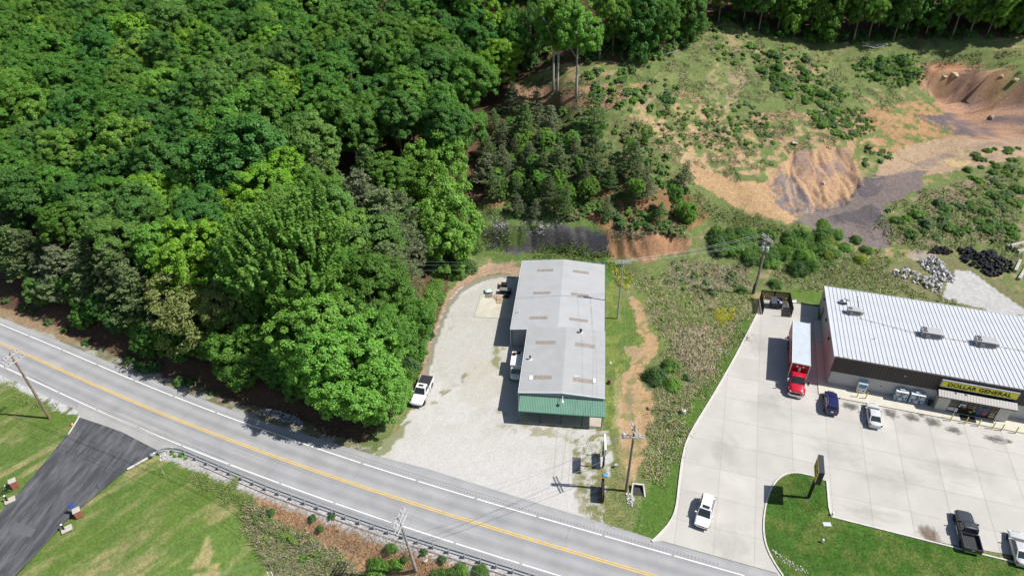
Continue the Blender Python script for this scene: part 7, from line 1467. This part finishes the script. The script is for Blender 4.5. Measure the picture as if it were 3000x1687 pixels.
weeds([(1690, 1290), (1800, 1270), (1850, 1430), (1890, 1570), (1760, 1550), (1700, 1470)], 1600, .05, .18, GRN[1:] + DRY[1:], 3, .05, 1.5); weeds([(1230, 1180), (1260, 1040), (1310, 890), (1400, 820), (1420, 830), (1330, 900), (1280, 1040), (1250, 1190)], 700, .05, .2, GRN[1:], 3, .05, 1.5)
weeds([(2250, 1500), (2440, 1530), (2700, 1590), (2990, 1665), (2990, 1687), (2300, 1687), (2250, 1600)], 6000, .04, .10, [(.06, .13, .022), (.085, .15, .03), (.11, .15, .04)], 4, .05); weeds([(2250, 1450), (2320, 1385), (2420, 1412), (2432, 1510), (2250, 1500)], 2200, .04, .10, [(.06, .13, .022), (.085, .15, .03)], 4, .05)
wv = np.concatenate([w.reshape(-1, 3) for w in WV]); wc = np.concatenate(WC); wm = np_mesh('wild_grass', wv, np.arange(len(wv)).reshape(-1, 3), M_WEED); a_ = wm.color_attributes.new('blade', 'FLOAT_COLOR', 'POINT'); a_.data.foreach_set('color', np.c_[wc, np.ones(len(wc))].astype(np.float32).ravel())
tag(add_obj('wild_grass', wm), 'wild grass, weeds and flowers covering the rough ground and verges', 'grass', kind='stuff')
uv_ = np.concatenate(UV_); uc_ = np.concatenate(UC_); M_UND = leaf_mat('undergrowth leaves', .25); un = M_UND.node_tree.nodes; ua = un.new('ShaderNodeAttribute'); ua.attribute_name = 'leaf'
for lk in list(M_UND.node_tree.links):
    if lk.from_node.type == 'OBJECT_INFO': M_UND.node_tree.links.new(ua.outputs['Color'], lk.to_socket)
um = np_mesh('undergrowth', uv_, np.arange(len(uv_)).reshape(-1, 4), M_UND); a_ = um.color_attributes.new('leaf', 'FLOAT_COLOR', 'POINT'); a_.data.foreach_set('color', np.c_[uc_, np.ones(len(uc_))].astype(np.float32).ravel())
tag(add_obj('undergrowth', um), 'low green undergrowth under the trees and over the cleared hillside', 'undergrowth', kind='stuff')
# bare loose rocks on the embankment, as one mass, and single stones that stand out
ev = []; ef = []; n0 = 0
E_P = [(770, 1455), (860, 1480), (1000, 1530), (1150, 1585), (1300, 1632), (1420, 1668), (1440, 1690), (1300, 1690), (1090, 1690), (1035, 1648), (973, 1604), (900, 1565), (850, 1540), (790, 1510)]
for k in range(4200):
    a = rr.uniform(np.min(E_P, 0), np.max(E_P, 0))
    if not inpoly(E_P, np.array(a[0]), np.array(a[1])): continue
    p = hit(*a); me_ = RK[rr.integers(8)]; s = rr.uniform(.05, .15); Rm = np.array(Matrix.Rotation(rr.uniform(0, 6.28), 3, 'Z')); co = np.array([v.co[:] for v in me_.vertices]) @ Rm.T * s + p; ev.append(co); ef += [tuple(i + n0 for i in f.vertices) for f in me_.polygons]; n0 += len(co)
me_ = bpy.data.meshes.new('loose_stones'); me_.from_pydata(np.concatenate(ev).tolist(), [], ef); me_.materials.append(mat('brown loose stone', (.34, .20, .11), rough=.9, var=.45, scale=1.2)); tag(add_obj('loose_stones', me_), 'loose brown stones covering the embankment below the guardrail', 'stones', kind='stuff')
for px_, py_, s, lb in ((2412, 540, .5, 'single pale boulder on the orange slope'), (2905, 345, .9, 'tan boulder at the foot of the eroded cliff'), (2325, 425, .9, 'pale sandstone ledge poking out of the olive hillside'), (1248, 1642, .35, 'tan boulder on the embankment below the guardrail'), (1298, 1653, .3, 'pale grey boulder on the embankment near the bushes')):
    p = hit(px_, py_); o = add_obj('boulder', RK[rr.integers(5)], None, tuple(p + np.array([0, 0, s * .2])), (0, 0, rr.uniform(0, 6)), (s, s, s)); tag(o, lb, 'boulder')
# overhanging sandstone blocks on the cliff top
M_SAND = mat('pale sandstone', (.44, .35, .23), rough=.9, var=.25, scale=1.2); SD = rock_meshes(3, M_SAND, 21)
for px_, py_, s, lb in ((2715, 190, 1.9, 'small pale sandstone block at the left end of the cliff top'), (2795, 212, 3.2, 'largest pale sandstone block jutting from the cliff top'), (2770, 218, 2.2, 'tan sandstone block beneath the cliff lip'), (2935, 226, 2.0, 'tan sandstone lip at the right end of the cliff'), (2985, 236, 2.2, 'tan sandstone slab above the dark cliff hollow')):
    p = hit(px_, py_); o = add_obj('sandstone_block', SD[rr.integers(3)], None, tuple(p + np.array([0, .9, -s * .3])), (0, 0, rr.uniform(-.3, .3)), (s, s * .8, s * .6)); tag(o, lb, 'rock')
# fallen dead branches
def branches(px_, py_, n, L, label):
    p = hit(px_, py_); t = thing('dead_branches', label, 'branches', p)
    for k in range(n):
        a = rr.uniform(-.6, .6) + (3.1 if k % 2 else 0); d = np.array([math.cos(a), math.sin(a) * .5, rr.uniform(.0, .25)]); l_ = L * rr.uniform(.5, 1); o_ = rr.normal(size=2) * .8; MB().tube([(o_[0], o_[1], .15), tuple(d * l_ * .5 + np.array([o_[0], o_[1], .35])), tuple(d * l_ + np.array([o_[0], o_[1], .3]))], [.09, .06, .02], 5).build('branch', M_ARM, t)
branches(2560, 140, 9, 4.0, 'pile of bleached dead branches at the top of the clearing'); branches(1960, 160, 7, 3.5, 'grey fallen limbs at the wood edge above the slope'); branches(1375, 630, 5, 2.0, 'white scrap heap at the forest corner above the bank')
